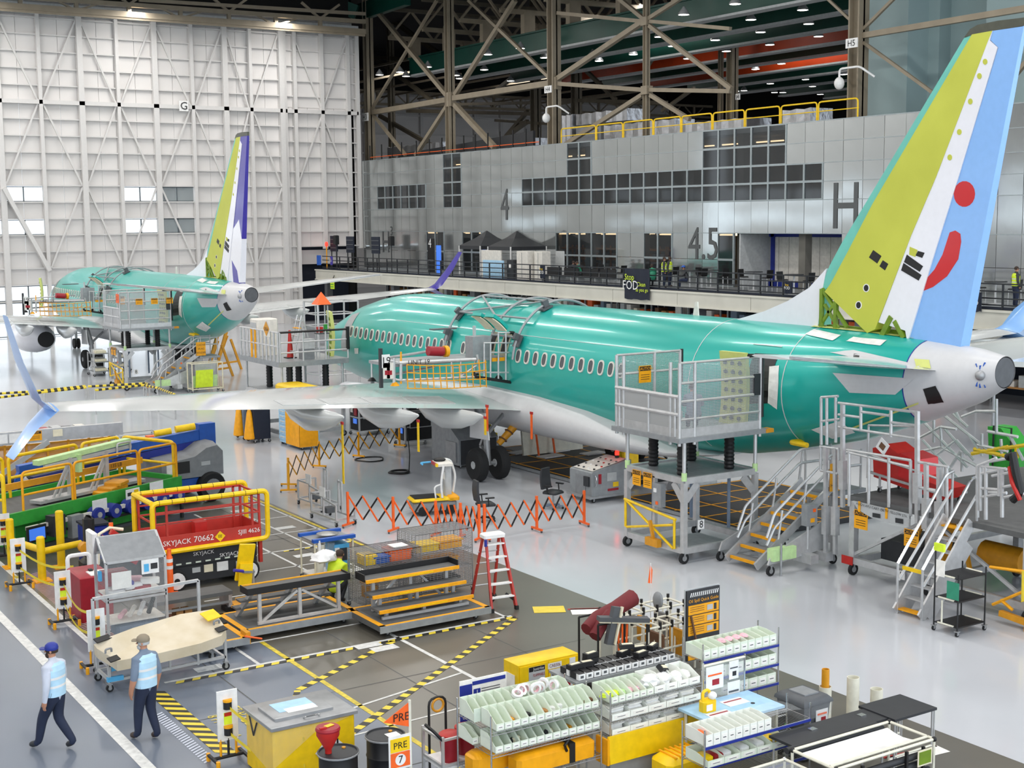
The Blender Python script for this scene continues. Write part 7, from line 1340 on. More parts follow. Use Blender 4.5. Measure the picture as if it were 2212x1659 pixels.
# ---- middle wire shelving: cloth bins
MX, MY = 12.05, 16.12
wire_shelf(MX, MY, 1.8, .62, (.35, .55, .8, 1.04, 1.3), 1.5, 'chrome wire shelving stacked with white cloth bins')
bx_ = bins(MX+.03, MX+.85, MY+.02, 1.305, 6, .5, .2, .1, 'pale mint bin with coloured wipes on the top tier of the middle shelf', 'wipe bins'); bins(MX+.86, MX+1.78, MY+.02, 1.305, 4, .5, .22, .11, 'wide pale bin heaped with white gloves on the top tier', 'glove bins', 'bin_white')
for i, (x, m, s) in enumerate(((.1, 'lime', .11), (.22, 'lime', .1), (.36, 'palegreen', .09), (.5, 'pink', .09), (.63, 'pink', .08), (.76, 'shirtpale', .08))): pile('wipe_heap', MX+x, MY+.22, 1.36, s, m, ('bright lime heap of wipes in a mint bin', 'small lime heap of wipes beside the brightest one', 'pale green heap of wipes', 'pink and white heap of wipes', 'smaller pink heap of wipes', 'grey white heap of wipes beside the pink one')[i], 'wipes', seed=i)
for i, (x, s) in enumerate(((.95, .19), (1.2, .17), (1.45, .14), (1.62, .13))): pile('white_gloves', MX+x, MY+.25, 1.37, s, 'white', 'heap of white gloves in a wide bin on the top tier', 'gloves', 'heaps of white gloves', seed=20+i, flat=.45)
for k, z in enumerate((1.045, .805, .555)):
    bins(MX+.03, MX+1.78, MY+.0, z, 5, .5, .2, .1, 'wide white bin with folded cloths, '+('second tier' if k == 0 else 'third tier' if k == 1 else 'fourth tier')+' of the middle shelf', 'cloth bins, tier %s' % ('two', 'three', 'four')[k], 'bin_white')
    for i in range(5):
        st_ = thing('cloth_stack', 'stack of folded white cloths on the '+('second', 'third', 'fourth')[k]+' tier of the middle shelf', 'cloths', (MX+.2+.35*i, MY+.28, z+.01), group='white cloth stacks, tier '+('two', 'three', 'four')[k])
        for j in range(4): MB().cbox((random.uniform(-.02, .02), random.uniform(-.02, .02), .02+j*.038), (.27, .36, .036), .014, rz=random.uniform(-.15, .15)).obj('cloth', 'paper' if j % 2 else 'white', st_)
yb = thing('yellow_board', 'large plain yellow board leaning along the middle shelf', 'board', (MX-.1, MY-.06, .0)); MB().box((.95, 0, .62), (1.85, .03, .42), R=Matrix.Rotation(-.12, 3, 'X')).obj('board', 'yellow', yb, smooth=False); MB().box((0, .12, .6), (.04, .3, .4)).obj('side_flap', 'safety', yb, smooth=False); MB().bx(.05, 1.8, .0, .1, .0, .42).obj('support', 'galv', yb, smooth=False)
yc = thing('yellow_case', 'ribbed yellow plastic case lying below the yellow board', 'case', (MX+.72, MY-.55, 0)); MB().cbox((.2, 0, .28), (.85, .5, .55), .08).obj('body', 'yellow', yc)
for i in range(6): plate(yc, (-.05+.1*i, 0, .565), (.03, .42, .02), 'safety', 'rib')
MB().tube(rounded([(.05, -.26, .3), (.05, -.32, .32), (.35, -.32, .32), (.35, -.26, .3)], .05), .02, 6).obj('handle', 'safety', yc)
# glove boxes stacked behind
grp = 'black and white glove boxes'
gb_me = MB().bx(-.06, .06, -.12, .12, 0, .1, 0).bx(-.062, .062, -.122, -.05, .002, .098, 1).bx(-.03, .03, -.124, -.122, .03, .07, 2).mesh('glove_box', ['black', 'white', 'darkgrey'], False); gk_me = MB().bx(-.12, .12, -.06, .06, 0, .075, 0).bx(-.08, .1, -.03, .03, .075, .082, 1).bx(.121, .123, -.03, .03, .02, .06, 2).mesh('glove_box', ['black', 'cream', 'white'], False)
GX, GY = MX+.0, MY+.85
st_ = thing('glove_box_table', 'low steel table carrying the glove boxes', 'table', (GX, GY, 0)); plate(st_, (1.0, .35, 1.4), (2.1, .75, .04), 'galv', 'top')
for x in (0, 2.0):
    for y in (0, .7): beam(st_, (x, y, 0), (x, y, 1.4), .04, name='leg')
for r in range(2):
    for i in range(13): tag(link('glove_box', gb_me, None, (GX+.1+i*.15, GY+.14+r*.27, 1.425)), 'white fronted glove box standing in the row behind the wipes', 'box', grp)
for i, (x, y, z, rz, lab) in enumerate(((.15, .3, 1.31, .1, 'black glove box lying on the row nearest the yellow cabinet'), (.38, .3, 1.31, -.1, 'black glove box lying beside the first one on the row'), (.55, .42, 1.31, 0, 'black glove box under another one mid row'), (.55, .42, 1.39, .15, 'black glove box on top of another one mid row'), (1.2, .4, 1.31, .3, 'black glove box in the heap by the pipe rack'), (1.3, .45, 1.39, -.4, 'topmost black glove box in the heap by the pipe rack'), (1.4, .2, 1.31, .2, 'black glove box at the front of the heap'), (1.55, .45, 1.31, -.2, 'black glove box at the back of the heap'), (1.8, .4, 1.31, .5, 'tilted black glove box at the end of the row'))): tag(link('glove_box', gk_me, None, (GX+x, GY+y, z+.22), rz), lab, 'box', 'opened black glove boxes')
o = link('glove_box', gk_me, None, (MX+1.25, MY+.35, 1.62), .5); o.rotation_euler = (.7, .3, .5); tag(o, 'black glove box tilted on the white gloves', 'box', 'opened black glove boxes'); o.location.z = 1.52
# ---- flammables cabinet
FL = thing('safety_cabinet', 'yellow flammables safety cabinet numbered CAB306', 'cabinet', (12.24, 18.96, 0)); W, D, Hh = 1.24, .47, 1.1
MB().cbox((W/2, D/2, Hh/2), (W, D, Hh), .008).obj('body', 'yellow', FL); 
for x0, x1 in ((.02, W*.48), (W*.49, W-.02)): plate(FL, ((x0+x1)/2, -.008, Hh/2), (x1-x0, .016, Hh-.08), 'yellow', 'door')
b_ = plate(FL, (.36, -.02, .78), (.33, .006, .5), 'lightgrey', 'warning_label'); plate(b_, (0, -.004, .21), (.32, .004, .08), 'black', 'label_head')
text('Justrite', .075, FL, (.39, -.03, .99), (1, 0, 0), (0, 0, 1), 'white')
for k, s_ in enumerate(('FLAMMABLE', 'INFLAMABLE', 'INFLAMMABLE')): text(s_, .075, FL, (.4, -.03, .88-.13*k), (1, 0, 0), (0, 0, 1), 'crimson', sx=.6)
pl_ = plate(FL, (.73, -.02, .98), (.28, .006, .1), 'white', 'number_plate'); text('CAB306', .085, pl_, (0, -.006, 0), (1, 0, 0), (0, 0, 1), 'maroon', sx=.8)
n_ = plate(FL, (.93, -.02, .68), (.36, .006, .34), 'white', 'notice'); plate(n_, (.02, -.004, .06), (.3, .003, .03), 'orange', 'notice_bar'); plate(n_, (-.08, -.004, -.06), (.07, .003, .12), 'dark', 'notice_picture'); plate(n_, (.08, -.004, -.06), (.09, .003, .1), 'crimson', 'notice_picture'); MB().cyl((-.1, -.004, .11), (-.1, -.008, .11), .04, 12).obj('notice_disc', 'crimson', n_)
plate(FL, (1.1, -.02, 1.0), (.12, .006, .1), 'white', 'small_label'); plate(FL, (-.006, .24, .72), (.006, .26, .36), 'paper', 'side_notice'); tr = MB().add([(-.22, .0, .1), (0, -.02, .1), (0, .45, .1), (-.22, .45, .1), (-.28, -.05, .36), (0, -.07, .36), (0, .5, .36), (-.28, .5, .36)], [(0, 1, 2, 3), (0, 4, 5, 1), (1, 5, 6, 2), (2, 6, 7, 3), (3, 7, 4, 0)]).obj('document_tray', 'black', FL, (0, 0, .3))
# ---- right blue edged shelving
RX, RY = 14.15, 16.45
wire_shelf(RX, RY, 1.65, .5, (.5, .84, 1.17, 1.5), 1.78, 'chrome wire shelving with blue label strips and pale bins', 'royal')
bins(RX+.02, RX+1.62, RY+.02, 1.505, 10, .44, .2, .17, 'pale closed front bin on the top tier of the blue edged shelf', 'top tier bins of the blue edged shelf', 'bin_mint'); bins(RX+.35, RX+1.62, RY+.02, 1.175, 7, .44, .2, .17, 'pale bin on the second tier of the blue edged shelf', 'second tier bins of the blue edged shelf', 'bin_mint'); bins(RX+.4, RX+1.62, RY+.02, .845, 6, .44, .2, .17, 'pale bin on the third tier of the blue edged shelf', 'third tier bins of the blue edged shelf', 'bin_mint')
for i in range(4): pile('pink_packets', RX+.6+.16*i, RY+.25, 1.66, .09, 'pink', 'pinkish packets poking out of the top tier bins', 'packets', 'pink packets', seed=40+i)
for i in range(4): pile('grey_parts', RX+.75+.16*i, RY+.3, 1.32, .1, 'grey', 'grey plastic parts heaped in the second tier bins', 'parts', 'grey parts', seed=50+i)
SNB = thing('notice_panel', 'clear panel with printed notices hung on cream pipes', 'notice panel', (14.05, 16.15, 0))
rod(SNB, (-.15, 0, 1.55), (.72, 0, 1.55), .02, 'bone', 'pipe'); rod(SNB, (-.15, 0, 0), (-.15, 0, 1.6), .016, 'chrome', 'post'); rod(SNB, (.72, 0, 0), (.72, 0, 1.6), .016, 'chrome', 'post'); plate(SNB, (.28, 0, 1.2), (.85, .01, .65), 'acrylic', 'panel')
for x, z, w, h in ((.08, 1.33, .36, .38), (.48, 1.38, .2, .3), (.48, .98, .26, .42)):
    q = plate(SNB, (x, -.012, z), (w, .006, h), 'white', 'notice'); plate(q, (0, -.005, h*.12), (w*.8, .003, h*.07), 'orange' if w > .3 else 'darkgrey', 'notice_bar'); plate(q, (.05*w, -.005, -h*.2), (w*.4, .003, h*.25), 'crimson' if w > .3 else 'dark', 'notice_picture')
# ---- front right shelf with blue strip, foam board and jug
FX_, FY_ = 12.62, 14.62
wire_shelf(FX_, FY_, 2.1, .5, (.42, .7, 1.0), 1.25, 'low chrome shelf with blue strips in front of the jug', 'royal')
bins(FX_+.02, FX_+1.3, FY_+.0, 1.005, 9, .46, .2, .17, 'pale bin in the front row before the yellow jug', 'front row bins before the jug', 'bin_white'); bins(FX_+.02, FX_+1.6, FY_-.05, .705, 5, .5, .16, .1, 'wide pale bin with packets on the lower front shelf', 'lower front bins', 'bin_mint')
t = thing('orange_parts', 'orange plastic parts in the first front bin', 'parts', (FX_+.09, FY_+.2, 1.15)); MB().cbox((0, 0, 0), (.08, .14, .06), .02).obj('part', 'orange', t)
for i, (x, m) in enumerate(((.15, 'yellow'), (.35, 'crimson'), (.5, 'white'), (.85, 'white'), (1.15, 'white'), (1.45, 'yellow'))): t = thing('packet', ('yellow packet', 'dark red packet', 'white packet beside the red one', 'white packet mid shelf', 'white packet near the yellow tray', 'bright yellow tray')[i]+' in the lower front bins', 'packet', (FX_+x, FY_+.2, .75)); MB().cbox((0, 0, .02), (.18, .26, .07), .02).obj('pack', m, t)
t = thing('cover_sheet', 'clear wavy plastic cover on the front wire shelf', 'cover', (FX_+1.6, FY_+.25, 1.02)); rr = [[(x, y, .1+.12*math.cos(x*3)*(1-abs(y)*1.5)) for y in (-.22, 0, .22)] for x in [-.35+.1*i for i in range(8)]]; MB().add([p for r in rr for p in r], [(i*3+j, i*3+j+1, i*3+j+4, i*3+j+3) for i in range(7) for j in range(2)]).obj('sheet', 'plasticwrap', t)
t = thing('foam_board', 'pale blue foam board with two notices under the yellow jug', 'board', (13.35, 15.25, 0)); MB().bx(0, 1.45, 0, .85, .96, 1.0).obj('board', 'paleblue', t, smooth=False)
for x in (.1, 1.35):
    for y in (.08, .78): rod(t, (x, y, 0), (x, y, .96), .025, 'bone', 'leg')
for x, y in ((.35, .25), (.9, .55)): q = plate(t, (x, y, 1.004), (.42, .26, .006), 'white', 'notice', .0); plate(q, (0, .05, .005), (.36, .03, .004), 'crimson', 'notice_bar')
for x, y in ((.5, .1), (1.1, .35)): MB().cyl((x, y, 1.0), (x, y, 1.006), .035, 12).obj('hole', 'dark', t)
t = thing('jug', 'yellow jug with white cap on the pale blue board', 'jug', (13.65, 15.75, 1.0)); MB().cbox((0, 0, .1), (.26, .18, .2), .04).obj('body', 'yellow', t); MB().tube(rounded([(-.1, 0, .18), (-.1, 0, .32), (.02, 0, .34), (.05, 0, .2)], .05), .025, 6).obj('handle', 'yellow', t); MB().sphere((.06, -.04, .24), .08, sc=(1, .8, .8)).obj('cap', 'white', t); plate(t, (-.04, -.092, .08), (.12, .005, .1), 'paper', 'label')
# ---- grey bin with bag
t = thing('waste_bin', 'grey wheeled waste bin with lid and clear liner', 'waste bin', (15.35, 15.4, 0)); MB().loft([[(x*s, y*s, z) for x, y in ((-.28, -.3), (.28, -.3), (.28, .3), (-.28, .3))] for z, s in ((.05, .78), (.9, 1.0), (.95, 1.03))], cap=True).obj('body', 'darkgrey', t); MB().loft([[(x*s, y*s, z) for x, y in ((-.31, -.33), (.31, -.33), (.31, .33), (-.31, .33))] for z, s in ((.95, 1.03), (1.0, 1.0), (1.06, .8), (1.07, .6))], cap=True).obj('lid', 'darkgrey', t); plate(t, (.0, 0, 1.08), (.3, .36, .02), 'grey', 'lid_rib'); MB().loft([[(x*s, y*s, z) for x, y in ((-.29, -.31), (.29, -.31), (.29, .31), (-.29, .31))] for z, s in ((.74, 1.02), (.9, 1.06), (.96, 1.08))]).obj('liner', 'plasticwrap', t); n2 = plate(t, (.1, -.305, .72), (.26, .01, .26), 'white', 'notice'); plate(n2, (0, -.008, .06), (.2, .004, .03), 'orange', 'notice_bar'); plate(n2, (.03, -.008, -.04), (.1, .004, .09), 'crimson', 'notice_picture')
for s in (-1, 1): MB().cyl((s*.2, .28, .07), (s*.26, .28, .07), .07, 12).obj('wheel', 'rubber', t)
t = thing('chalk_card', 'dark framed card leaning between shelf and waste bin', 'card', (15.0, 15.5, .35)); plate(t, (0, 0, .2), (.3, .02, .36), 'white', 'frame'); plate(t, (0, -.012, .2), (.26, .01, .32), 'dark', 'face'); plate(t, (.05, -.02, .2), (.06, .005, .08), 'green', 'mark'); rod(t, (-.14, .02, -.35), (-.14, .02, .02), .012, 'wire', 'leg'); rod(t, (.14, .02, -.35), (.14, .02, .02), .012, 'wire', 'leg')
# ---- black bench tables and roll rack
t = thing('black_table', 'long narrow black topped table beside the front shelf', 'table', (13.9, 14.15, 0)); MB().bx(0, 2.0, 0, .5, .86, .9).obj('top', 'dark', t, smooth=False)
for x in (.05, 1.95):
    for y in (.05, .45): rod(t, (x, y, 0), (x, y, .86), .02, 'alu', 'leg')
for x in (.7, 1.75): plate(t, (x, .3, .91), (.12, .1, .02), 'chrome', 'clamp')
t = thing('black_table', 'wide black topped table at the right end near the light floor', 'table', (15.9, 14.0, 0)); MB().bx(0, .95, 0, .75, .88, .92).obj('top', 'dark', t, smooth=False)
for x in (.05, .9):
    for y in (.05, .7): rod(t, (x, y, 0), (x, y, .88), .018, 'alu', 'leg'); rod(t, (x+.05, y, .1), (x+.05, y, .88), .012, 'alu', 'leg')
for y in (.05, .7): rod(t, (.05, y, .3), (.9, y, .3), .018, 'bone', 'stretcher')
RR = thing('roll_rack', 'cream pipe rack of black rolls with a white sheet on top', 'rack', (13.6, 13.0, 0)); W, D = 2.0, .85
for x in (0, W):
    for y in (0, D): rod(RR, (x, y, .05), (x, y, 1.0), .022, 'bone', 'post'); MB().sphere((x, y, 1.0), .04).obj('joint', 'black', RR)
for y in (0, .12, D): rod(RR, (0, y, 1.0), (W, y, 1.0), .022, 'bone', 'pipe')
for x in (0, W): rod(RR, (x, 0, 1.0), (x, D, 1.0), .022, 'bone', 'pipe')
rr = [[(x, y, .97-.05*math.sin(math.pi*(y-.15)/.6)) for y in (.15, .3, .45, .6, .75)] for x in (.1, 1.85)]; MB().add([p for r in rr for p in r], [(j, j+1, j+6, j+5) for j in range(4)]).obj('white_sheet', 'white', RR)
for i in range(6): MB().cyl((.1, .05, .15+.13*i), (W-.05, .05, .15+.13*i), .05, 10).obj('black_roll', 'dark', RR)
for i in range(2): MB().cyl((.05, .9+.12*i, .92), (W-.1, .9+.12*i, .92), .05, 10).obj('black_roll', 'dark', RR)
for x in (.5, 1.4, 1.75): beam(RR, (x, -.02, .1), (x, -.02, .95), .04, m='black', name='strap')
q = plate(RR, (1.75, -.05, .8), (.3, .01, .24), 'cream', 'photo_card'); plate(q, (0, -.008, 0), (.25, .004, .19), 'primer_green', 'photo')
t = thing('clear_topped_table', 'clear topped cream pipe table at the bottom edge', 'table', (12.2, 12.9, 0)); plate(t, (.65, .5, .86), (1.3, 1.0, .015), 'acrylic', 'top')
for a, c in (((0, 0), (1.3, 0)), ((0, 1), (1.3, 1)), ((0, 0), (0, 1)), ((1.3, 0), (1.3, 1)), ((.6, 0), (.6, 1))): rod(t, (*a, .87), (*c, .87), .02, 'bone', 'pipe')
for x in (0, 1.3):
    for y in (0, 1): rod(t, (x, y, 0), (x, y, .87), .02, 'bone', 'leg'); MB().sphere((x, y, .87), .035).obj('joint', 'chrome', t)
for i, (x, y, h, lab) in enumerate(((16.55, 16.1, .72, 'white plastic tube stub with an amber roll in it'), (17.0, 15.9, .85, 'tallest white plastic tube stub behind the table'), (17.3, 15.65, .66, 'white plastic tube stub nearest the light floor'))):
    t = thing('pipe_stub', lab, 'pipe', (x, y, 0)); MB().lathe([(.105, 0), (.105, h), (.095, h), (.095, h-.3)], 18, cap=False).obj('tube', 'bone', t)
    if i == 0: MB().lathe([(.065, h-.25), (.065, h+.3), (.055, h+.3), (.055, h)], 14, cap=False).obj('amber_roll', 'amber', t)
# ---- broom rack, pipe racks, flag and oil spill sign
BR = thing('broom_cart', 'black pipe cart with padded brooms and a maroon bag', 'cart', (14.45, 19.7, 0))
for x, y in ((0, 0), (1.05, -.1), (0, .6), (1.05, .6)): rod(BR, (x, y, .05), (x, y, 1.25), .02, 'black', 'post')
rod(BR, (0, 0, 1.25), (1.05, -.1, 1.25), .02, 'black', 'pipe'); rod(BR, (0, .6, 1.25), (1.05, .6, 1.25), .02, 'black', 'pipe'); plate(BR, (.5, .3, .1), (1.1, .7, .05), 'dark', 'base')
MB().tube([(-.05, .3, 1.1), (.3, .4, 1.22), (.75, .5, 1.3), (1.25, .6, 1.42)], [.12, .16, .15, .17], 10).obj('maroon_bag', 'maroon', BR); MB().tube([(0, .1, 1.0), (.25, .2, 1.2), (.5, .3, 1.3)], .12, 8).obj('maroon_bag', 'maroon', BR)
MB().box((.5, -.1, 1.3), (1.0, .16, .08), R=Matrix.Rotation(-.25, 3, 'Z')@Matrix.Rotation(.12, 3, 'Y')).obj('broom_head', 'darkgrey', BR, smooth=False); MB().box((.5, -.14, 1.25), (1.0, .05, .04), R=Matrix.Rotation(-.25, 3, 'Z')@Matrix.Rotation(.12, 3, 'Y')).obj('broom_back', 'cream', BR, smooth=False); MB().box((.3, -.05, 1.2), (.18, .1, .7), R=Matrix.Rotation(.25, 3, 'Y')).obj('broom_head', 'darkgrey', BR, smooth=False); MB().box((.38, -.11, 1.2), (.04, .05, .7), R=Matrix.Rotation(.25, 3, 'Y')).obj('broom_back', 'cream', BR, smooth=False)
for x in (.4, .47, .55): rod(BR, (x, -.1, .5), (x+.04*(x-.45)*10, -.1, 1.25), .018, 'orange', 'handle')
for k, (x, y, n, lab) in enumerate(((15.65, 19.75, 7, 'cream pipe rack with black joints behind the glove boxes'), (15.6, 20.7, 6, 'second cream pipe rack beside the maroon bag'))):
    t = thing('pipe_rack', lab, 'rack', (x, y, 0)); L_ = 1.7
    for z in (.5, .95): rod(t, (0, 0, z), (L_, 0, z), .022, 'bone', 'pipe'); rod(t, (0, .5, z), (L_, .5, z), .022, 'bone', 'pipe')
    for i in range(n):
        for y_ in (0, .5): rod(t, (L_*i/(n-1), y_, 0), (L_*i/(n-1), y_, 1.0), .022, 'bone', 'post'); MB().cyl((L_*i/(n-1), y_, .9), (L_*i/(n-1), y_, 1.04), .03, 8).obj('joint', 'black', t)
        rod(t, (L_*i/(n-1), 0, .95), (L_*i/(n-1), .5, .95), .02, 'bone', 'pipe')
    for i in range(3): rod(t, (.2+.5*i, .1, .1), (.5+.5*i, .4, .9), .02, 'bone', 'brace'); plate(t, (.4+.5*i, .25, .5), (.06, .4, .5), ('brown', 'amber', 'grey')[i], 'stored_part')
    MB().sphere((1.2, .2, 1.05), .14, sc=(.6, 1, 1.3)).obj('grey_tool', 'grey', t)
t = thing('flag_pole', 'thin white pole with an orange pennant on the cart', 'flag', P(1405, 1400, 0)); rod(t, (0, 0, 0), (0, 0, 1.75), .008, 'white', 'pole'); MB().add([(0, 0, 1.72), (-.06, 0, 1.35), (.03, 0, 1.33), (.05, 0, 1.6), (0, .012, 1.72), (-.06, .012, 1.35), (.03, .012, 1.33), (.05, .012, 1.6)], [(0, 1, 2, 3), (7, 6, 5, 4), (0, 4, 5, 1), (1, 5, 6, 2), (2, 6, 7, 3), (3, 7, 4, 0)]).obj('pennant', 'orange', t, smooth=False)
OS_ = thing('spill_sign', 'black and yellow oil spill quick guide board on posts', 'sign', (16.25, 19.35, 0)); plate(OS_, (.38, 0, 1.0), (.8, .04, 1.35), 'dark', 'board'); plate(OS_, (.38, .03, 1.0), (.84, .02, 1.4), 'lightgrey', 'frame')
for x in (0, .78): rod(OS_, (x, .03, 0), (x, .03, .4), .02, 'alu', 'post')
text('Oil Spill Quick Guide', .085, OS_, (.38, -.03, 1.47), (1, 0, 0), (0, 0, 1), 'safety'); 
for i in range(14): MB().add([(.05+.05*i, -.026, 1.55), (.075+.05*i, -.026, 1.55), (.1+.05*i, -.026, 1.63), (.075+.05*i, -.026, 1.63)], [(0, 1, 2, 3)]).obj('stripe', 'white', OS_)
for k in range(3): q = plate(OS_, (.38, -.026, 1.3-.2*k), (.74, .01, .18), 'safety', 'step_panel'); plate(q, (.15, -.008, 0), (.14, .004, .1), 'lightgrey', 'step_picture'); plate(q, (.28, -.008, 0), (.06, .004, .12), 'dark', 'step_picture'); [plate(q, (-.16, -.008, .05-.04*j), (.34, .004, .008), 'brown', 'step_text') for j in range(3)]
for k in range(4): plate(OS_, (.38, -.026, .72-.06*k), (.6, .006, .02), 'brown' if k < 2 else 'white', 'text_line')
q = plate(OS_, (.38, -.026, .42), (.74, .01, .16), 'safety', 'footer'); text('Spill Cart', .07, q, (-.05, -.01, .02), (1, 0, 0), (0, 0, 1)); MB().bar((.05, -.06, 1.2), (.25, -.1, .3), .03).obj('wooden_handle', 'brown', OS_, smooth=False)
# ---- hazardous waste corner
WC = thing('waste_container', 'yellow hazardous waste container with battered steel lid and diamond placard', 'container', (7.8, 18.98, 0)); W, D = 1.38, 1.1
MB().cbox((W/2, D/2, .46), (W, D, .88), .03).obj('body', 'yellow', WC); MB().cbox((W/2, D/2, .93), (W+.08, D+.08, .06), .01).obj('lid_base', 'steel', WC); MB().cbox((W/2-.08, D/2-.02, .985), (W*.72, D*.62, .06), .015).obj('hatch', 'steel', WC); plate(WC, (W/2-.1, D/2+.05, 1.018), (.62, .42, .005), 'paleblue', 'worn_label'); plate(WC, (W/2-.05, D/2-.15, 1.019), (.5, .2, .005), 'paper', 'worn_label'); MB().tube(rounded([(.55, .1, .97), (.55, .03, 1.0), (.8, .03, 1.0), (.8, .1, .97)], .03), .012, 6).obj('hatch_handle', 'chrome', WC)
b = MB(); b.quad((-.015, -.015, .2), (-.015, -.015, .9), (-.02, D, .9), (-.02, D, .35)).quad((-.015, -.015, .3), (W*.5, -.02, .75), (W+.01, -.02, .9), (-.015, -.015, .9)); b.obj('plastic_wrap', 'plasticwrap', WC)
dm = MB().add([(0, 0, -.27), (.27, 0, 0), (0, 0, .27), (-.27, 0, 0)], [(0, 1, 2, 3)]).obj('placard', 'white', WC, (.95, -.022, .4))
for k in range(5): plate(dm, (-.11+.055*k, -.004, .1+.05*(1-abs(k-2)*.5)), (.028, .003, .13), 'black', 'placard_stripe')
text('3077', .13, dm, (0, -.006, -.01), (1, 0, 0), (0, 0, 1)); text('9', .1, dm, (0, -.006, -.14), (1, 0, 0), (0, 0, 1)); MB().bar((-.015, .9, .88), (-.015, .75, .6), .02).bar((-.015, .75, .6), (-.015, .6, .85), .02).obj('strap', 'black', WC, smooth=False)
for x in (.15, W-.15): MB().bx(x-.1, x+.1, .05, D-.05, .0, .04).obj('skid', 'brown', WC, smooth=False)
def drum(x, y, lab):
    t = thing('steel_drum', lab, 'drum', (x, y, 0)); MB().lathe([(.28, 0), (.29, .02), (.285, .28), (.297, .3), (.285, .32), (.285, .56), (.297, .58), (.285, .6), (.285, .86)], 28).obj('body', 'black', t); MB().lathe([(.285, .85), (.305, .86), (.305, .885), (.28, .89), (.275, .87), (.01, .87)], 28).obj('lid', 'dark', t); MB().lathe([(.295, .845), (.312, .855), (.312, .875), (.295, .885)], 28, cap=False).obj('clamp_ring', 'steel', t); MB().cyl((.14, .1, .87), (.14, .1, .885), .03, 10).obj('bung', 'amber', t); return t
d1 = drum(8.3, 17.75, 'black steel drum with a red funnel'); d2 = drum(9.18, 17.95, 'black steel drum behind the PRE sign'); plate(d2, (.1, -.05, .876), (.2, .16, .004), 'paper', 'lid_label'); plate(d2, (.2, -.22, .5), (.25, .01, .3), 'paper', 'side_label', .8)
t = thing('drum_funnel', 'red metal funnel with hinged lid on the black drum', 'funnel', (8.16, 17.78, .875)); MB().lathe([(.05, 0), (.05, .06), (.17, .28), (.17, .36)], 20).obj('cone', 'red', t); MB().lathe([(.18, .35), (.185, .37), (.17, .4), (.01, .41)], 20).obj('lid', 'crimson', t); plate(t, (.02, 0, .415), (.14, .08, .006), 'yellow', 'sticker', .3); plate(t, (-.1, -.05, .415), (.1, .04, .02), 'red', 'hinge')
PS = thing('pre_sign', 'PRE 7 sign board with an orange PRE pennant on a pole', 'sign', P(887, 1652, .78)-V((0, 0, .78)))
rod(PS, (0, 0, 0), (0, 0, 1.75), .022, 'bone', 'pole'); q = plate(PS, (-.18, -.02, 1.02), (.36, .012, .5), 'white', 'board'); u_ = plate(q, (0, -.01, .11), (.31, .006, .2), 'yellow', 'upper_panel'); l_ = plate(q, (0, -.01, -.11), (.31, .006, .22), 'orange', 'lower_panel'); text('PRE', .14, u_, (0, -.006, -.01), (1, 0, 0), (0, 0, 1)); MB().cyl((0, -.004, 0), (0, -.008, 0), .085, 20).obj('disc', 'white', l_); text('7', .16, l_, (0, -.012, 0), (1, 0, 0), (0, 0, 1))
f_ = MB().add([(0, 0, 1.72), (-.42, 0, 1.5), (0, 0, 1.35), (0, .01, 1.72), (-.42, .01, 1.5), (0, .01, 1.35)], [(0, 1, 2), (5, 4, 3), (0, 3, 4, 1), (1, 4, 5, 2), (2, 5, 3, 0)]).obj('pennant', 'orange', PS, smooth=False); text('PRE', .17, f_, (-.14, -.006, 1.52), (1, 0, -.06), (0, 0, 1)); MB().cyl((0, 0, .55), (0, 0, .62), .04, 8).obj('clamp', 'black', PS); plate(PS, (0, 0, .02), (.35, .35, .04), 'dark', 'base')
HW = thing('waste_guide_board', 'white and blue hazardous waste disposal guide board', 'sign', (10.35, 17.7, 0)); plate(HW, (.42, 0, 1.15), (.85, .02, .8), 'paper', 'board'); bl = plate(HW, (.1, -.015, 1.12), (.22, .01, .72), 'royal', 'blue_column'); plate(HW, (.52, -.015, 1.48), (.6, .006, .06), 'royal', 'header')
for k, s_ in enumerate(('737', 'Hazardous', 'Waste', 'Disposal', 'Guide')): text(s_, .055, bl, (0, -.008, .12-.07*k), (1, 0, 0), (0, 0, 1), 'white')
for k, (m, z) in enumerate((('royal', 1.32), ('crimson', 1.08))): q = plate(HW, (.3, -.015, z), (.12, .008, .13), m, 'step_badge'); text(str(k+1), .1, q, (0, -.006, .01), (1, 0, 0), (0, 0, 1), 'white'); [plate(HW, (.55, -.015, z+.05-.04*j), (.34, .004, .012), 'darkgrey', 'text_line') for j in range(4)]
rod(HW, (.05, .03, 0), (.05, .03, .8), .015, 'alu', 'leg'); rod(HW, (.8, .03, 0), (.8, .03, .8), .015, 'alu', 'leg')
PCt = thing('pail_cart', 'aluminium cart holding red step cans at the end of the shelf', 'cart', (9.75, 17.2, 0))
for x in (0, .8):
    for y in (0, .6): beam(PCt, (x, y, .05), (x, y, .95), .04, name='post')
for z in (.5, .9): beam(PCt, (0, 0, z), (.8, 0, z), .035, name='rail'); beam(PCt, (0, 0, z), (0, .6, z), .035, name='rail')
plate(PCt, (.4, .3, .45), (.8, .6, .04), 'white', 'shelf'); MB().tube(rounded([(0, .0, .9), (-.12, .05, 1.05), (-.15, .25, 1.1)], .1), .025, 6).obj('push_handle', 'black', PCt)
for i, (x, y) in enumerate(((.25, .22), (.6, .35))):
    t = thing('red_pail', ('red waste pail with red lid beside the guide board' if i == 0 else 'red waste pail with white paper on its lid'), 'pail', (9.75+x, 17.2+y, .47)); MB().lathe([(.13, 0), (.16, .38)], 20).obj('body', 'crimson', t); MB().lathe([(.17, .37), (.17, .42), (.14, .44), (.01, .445)], 20).obj('lid', 'red', t)
    if i: plate(t, (0, 0, .448), (.2, .14, .004), 'paper', 'paper')
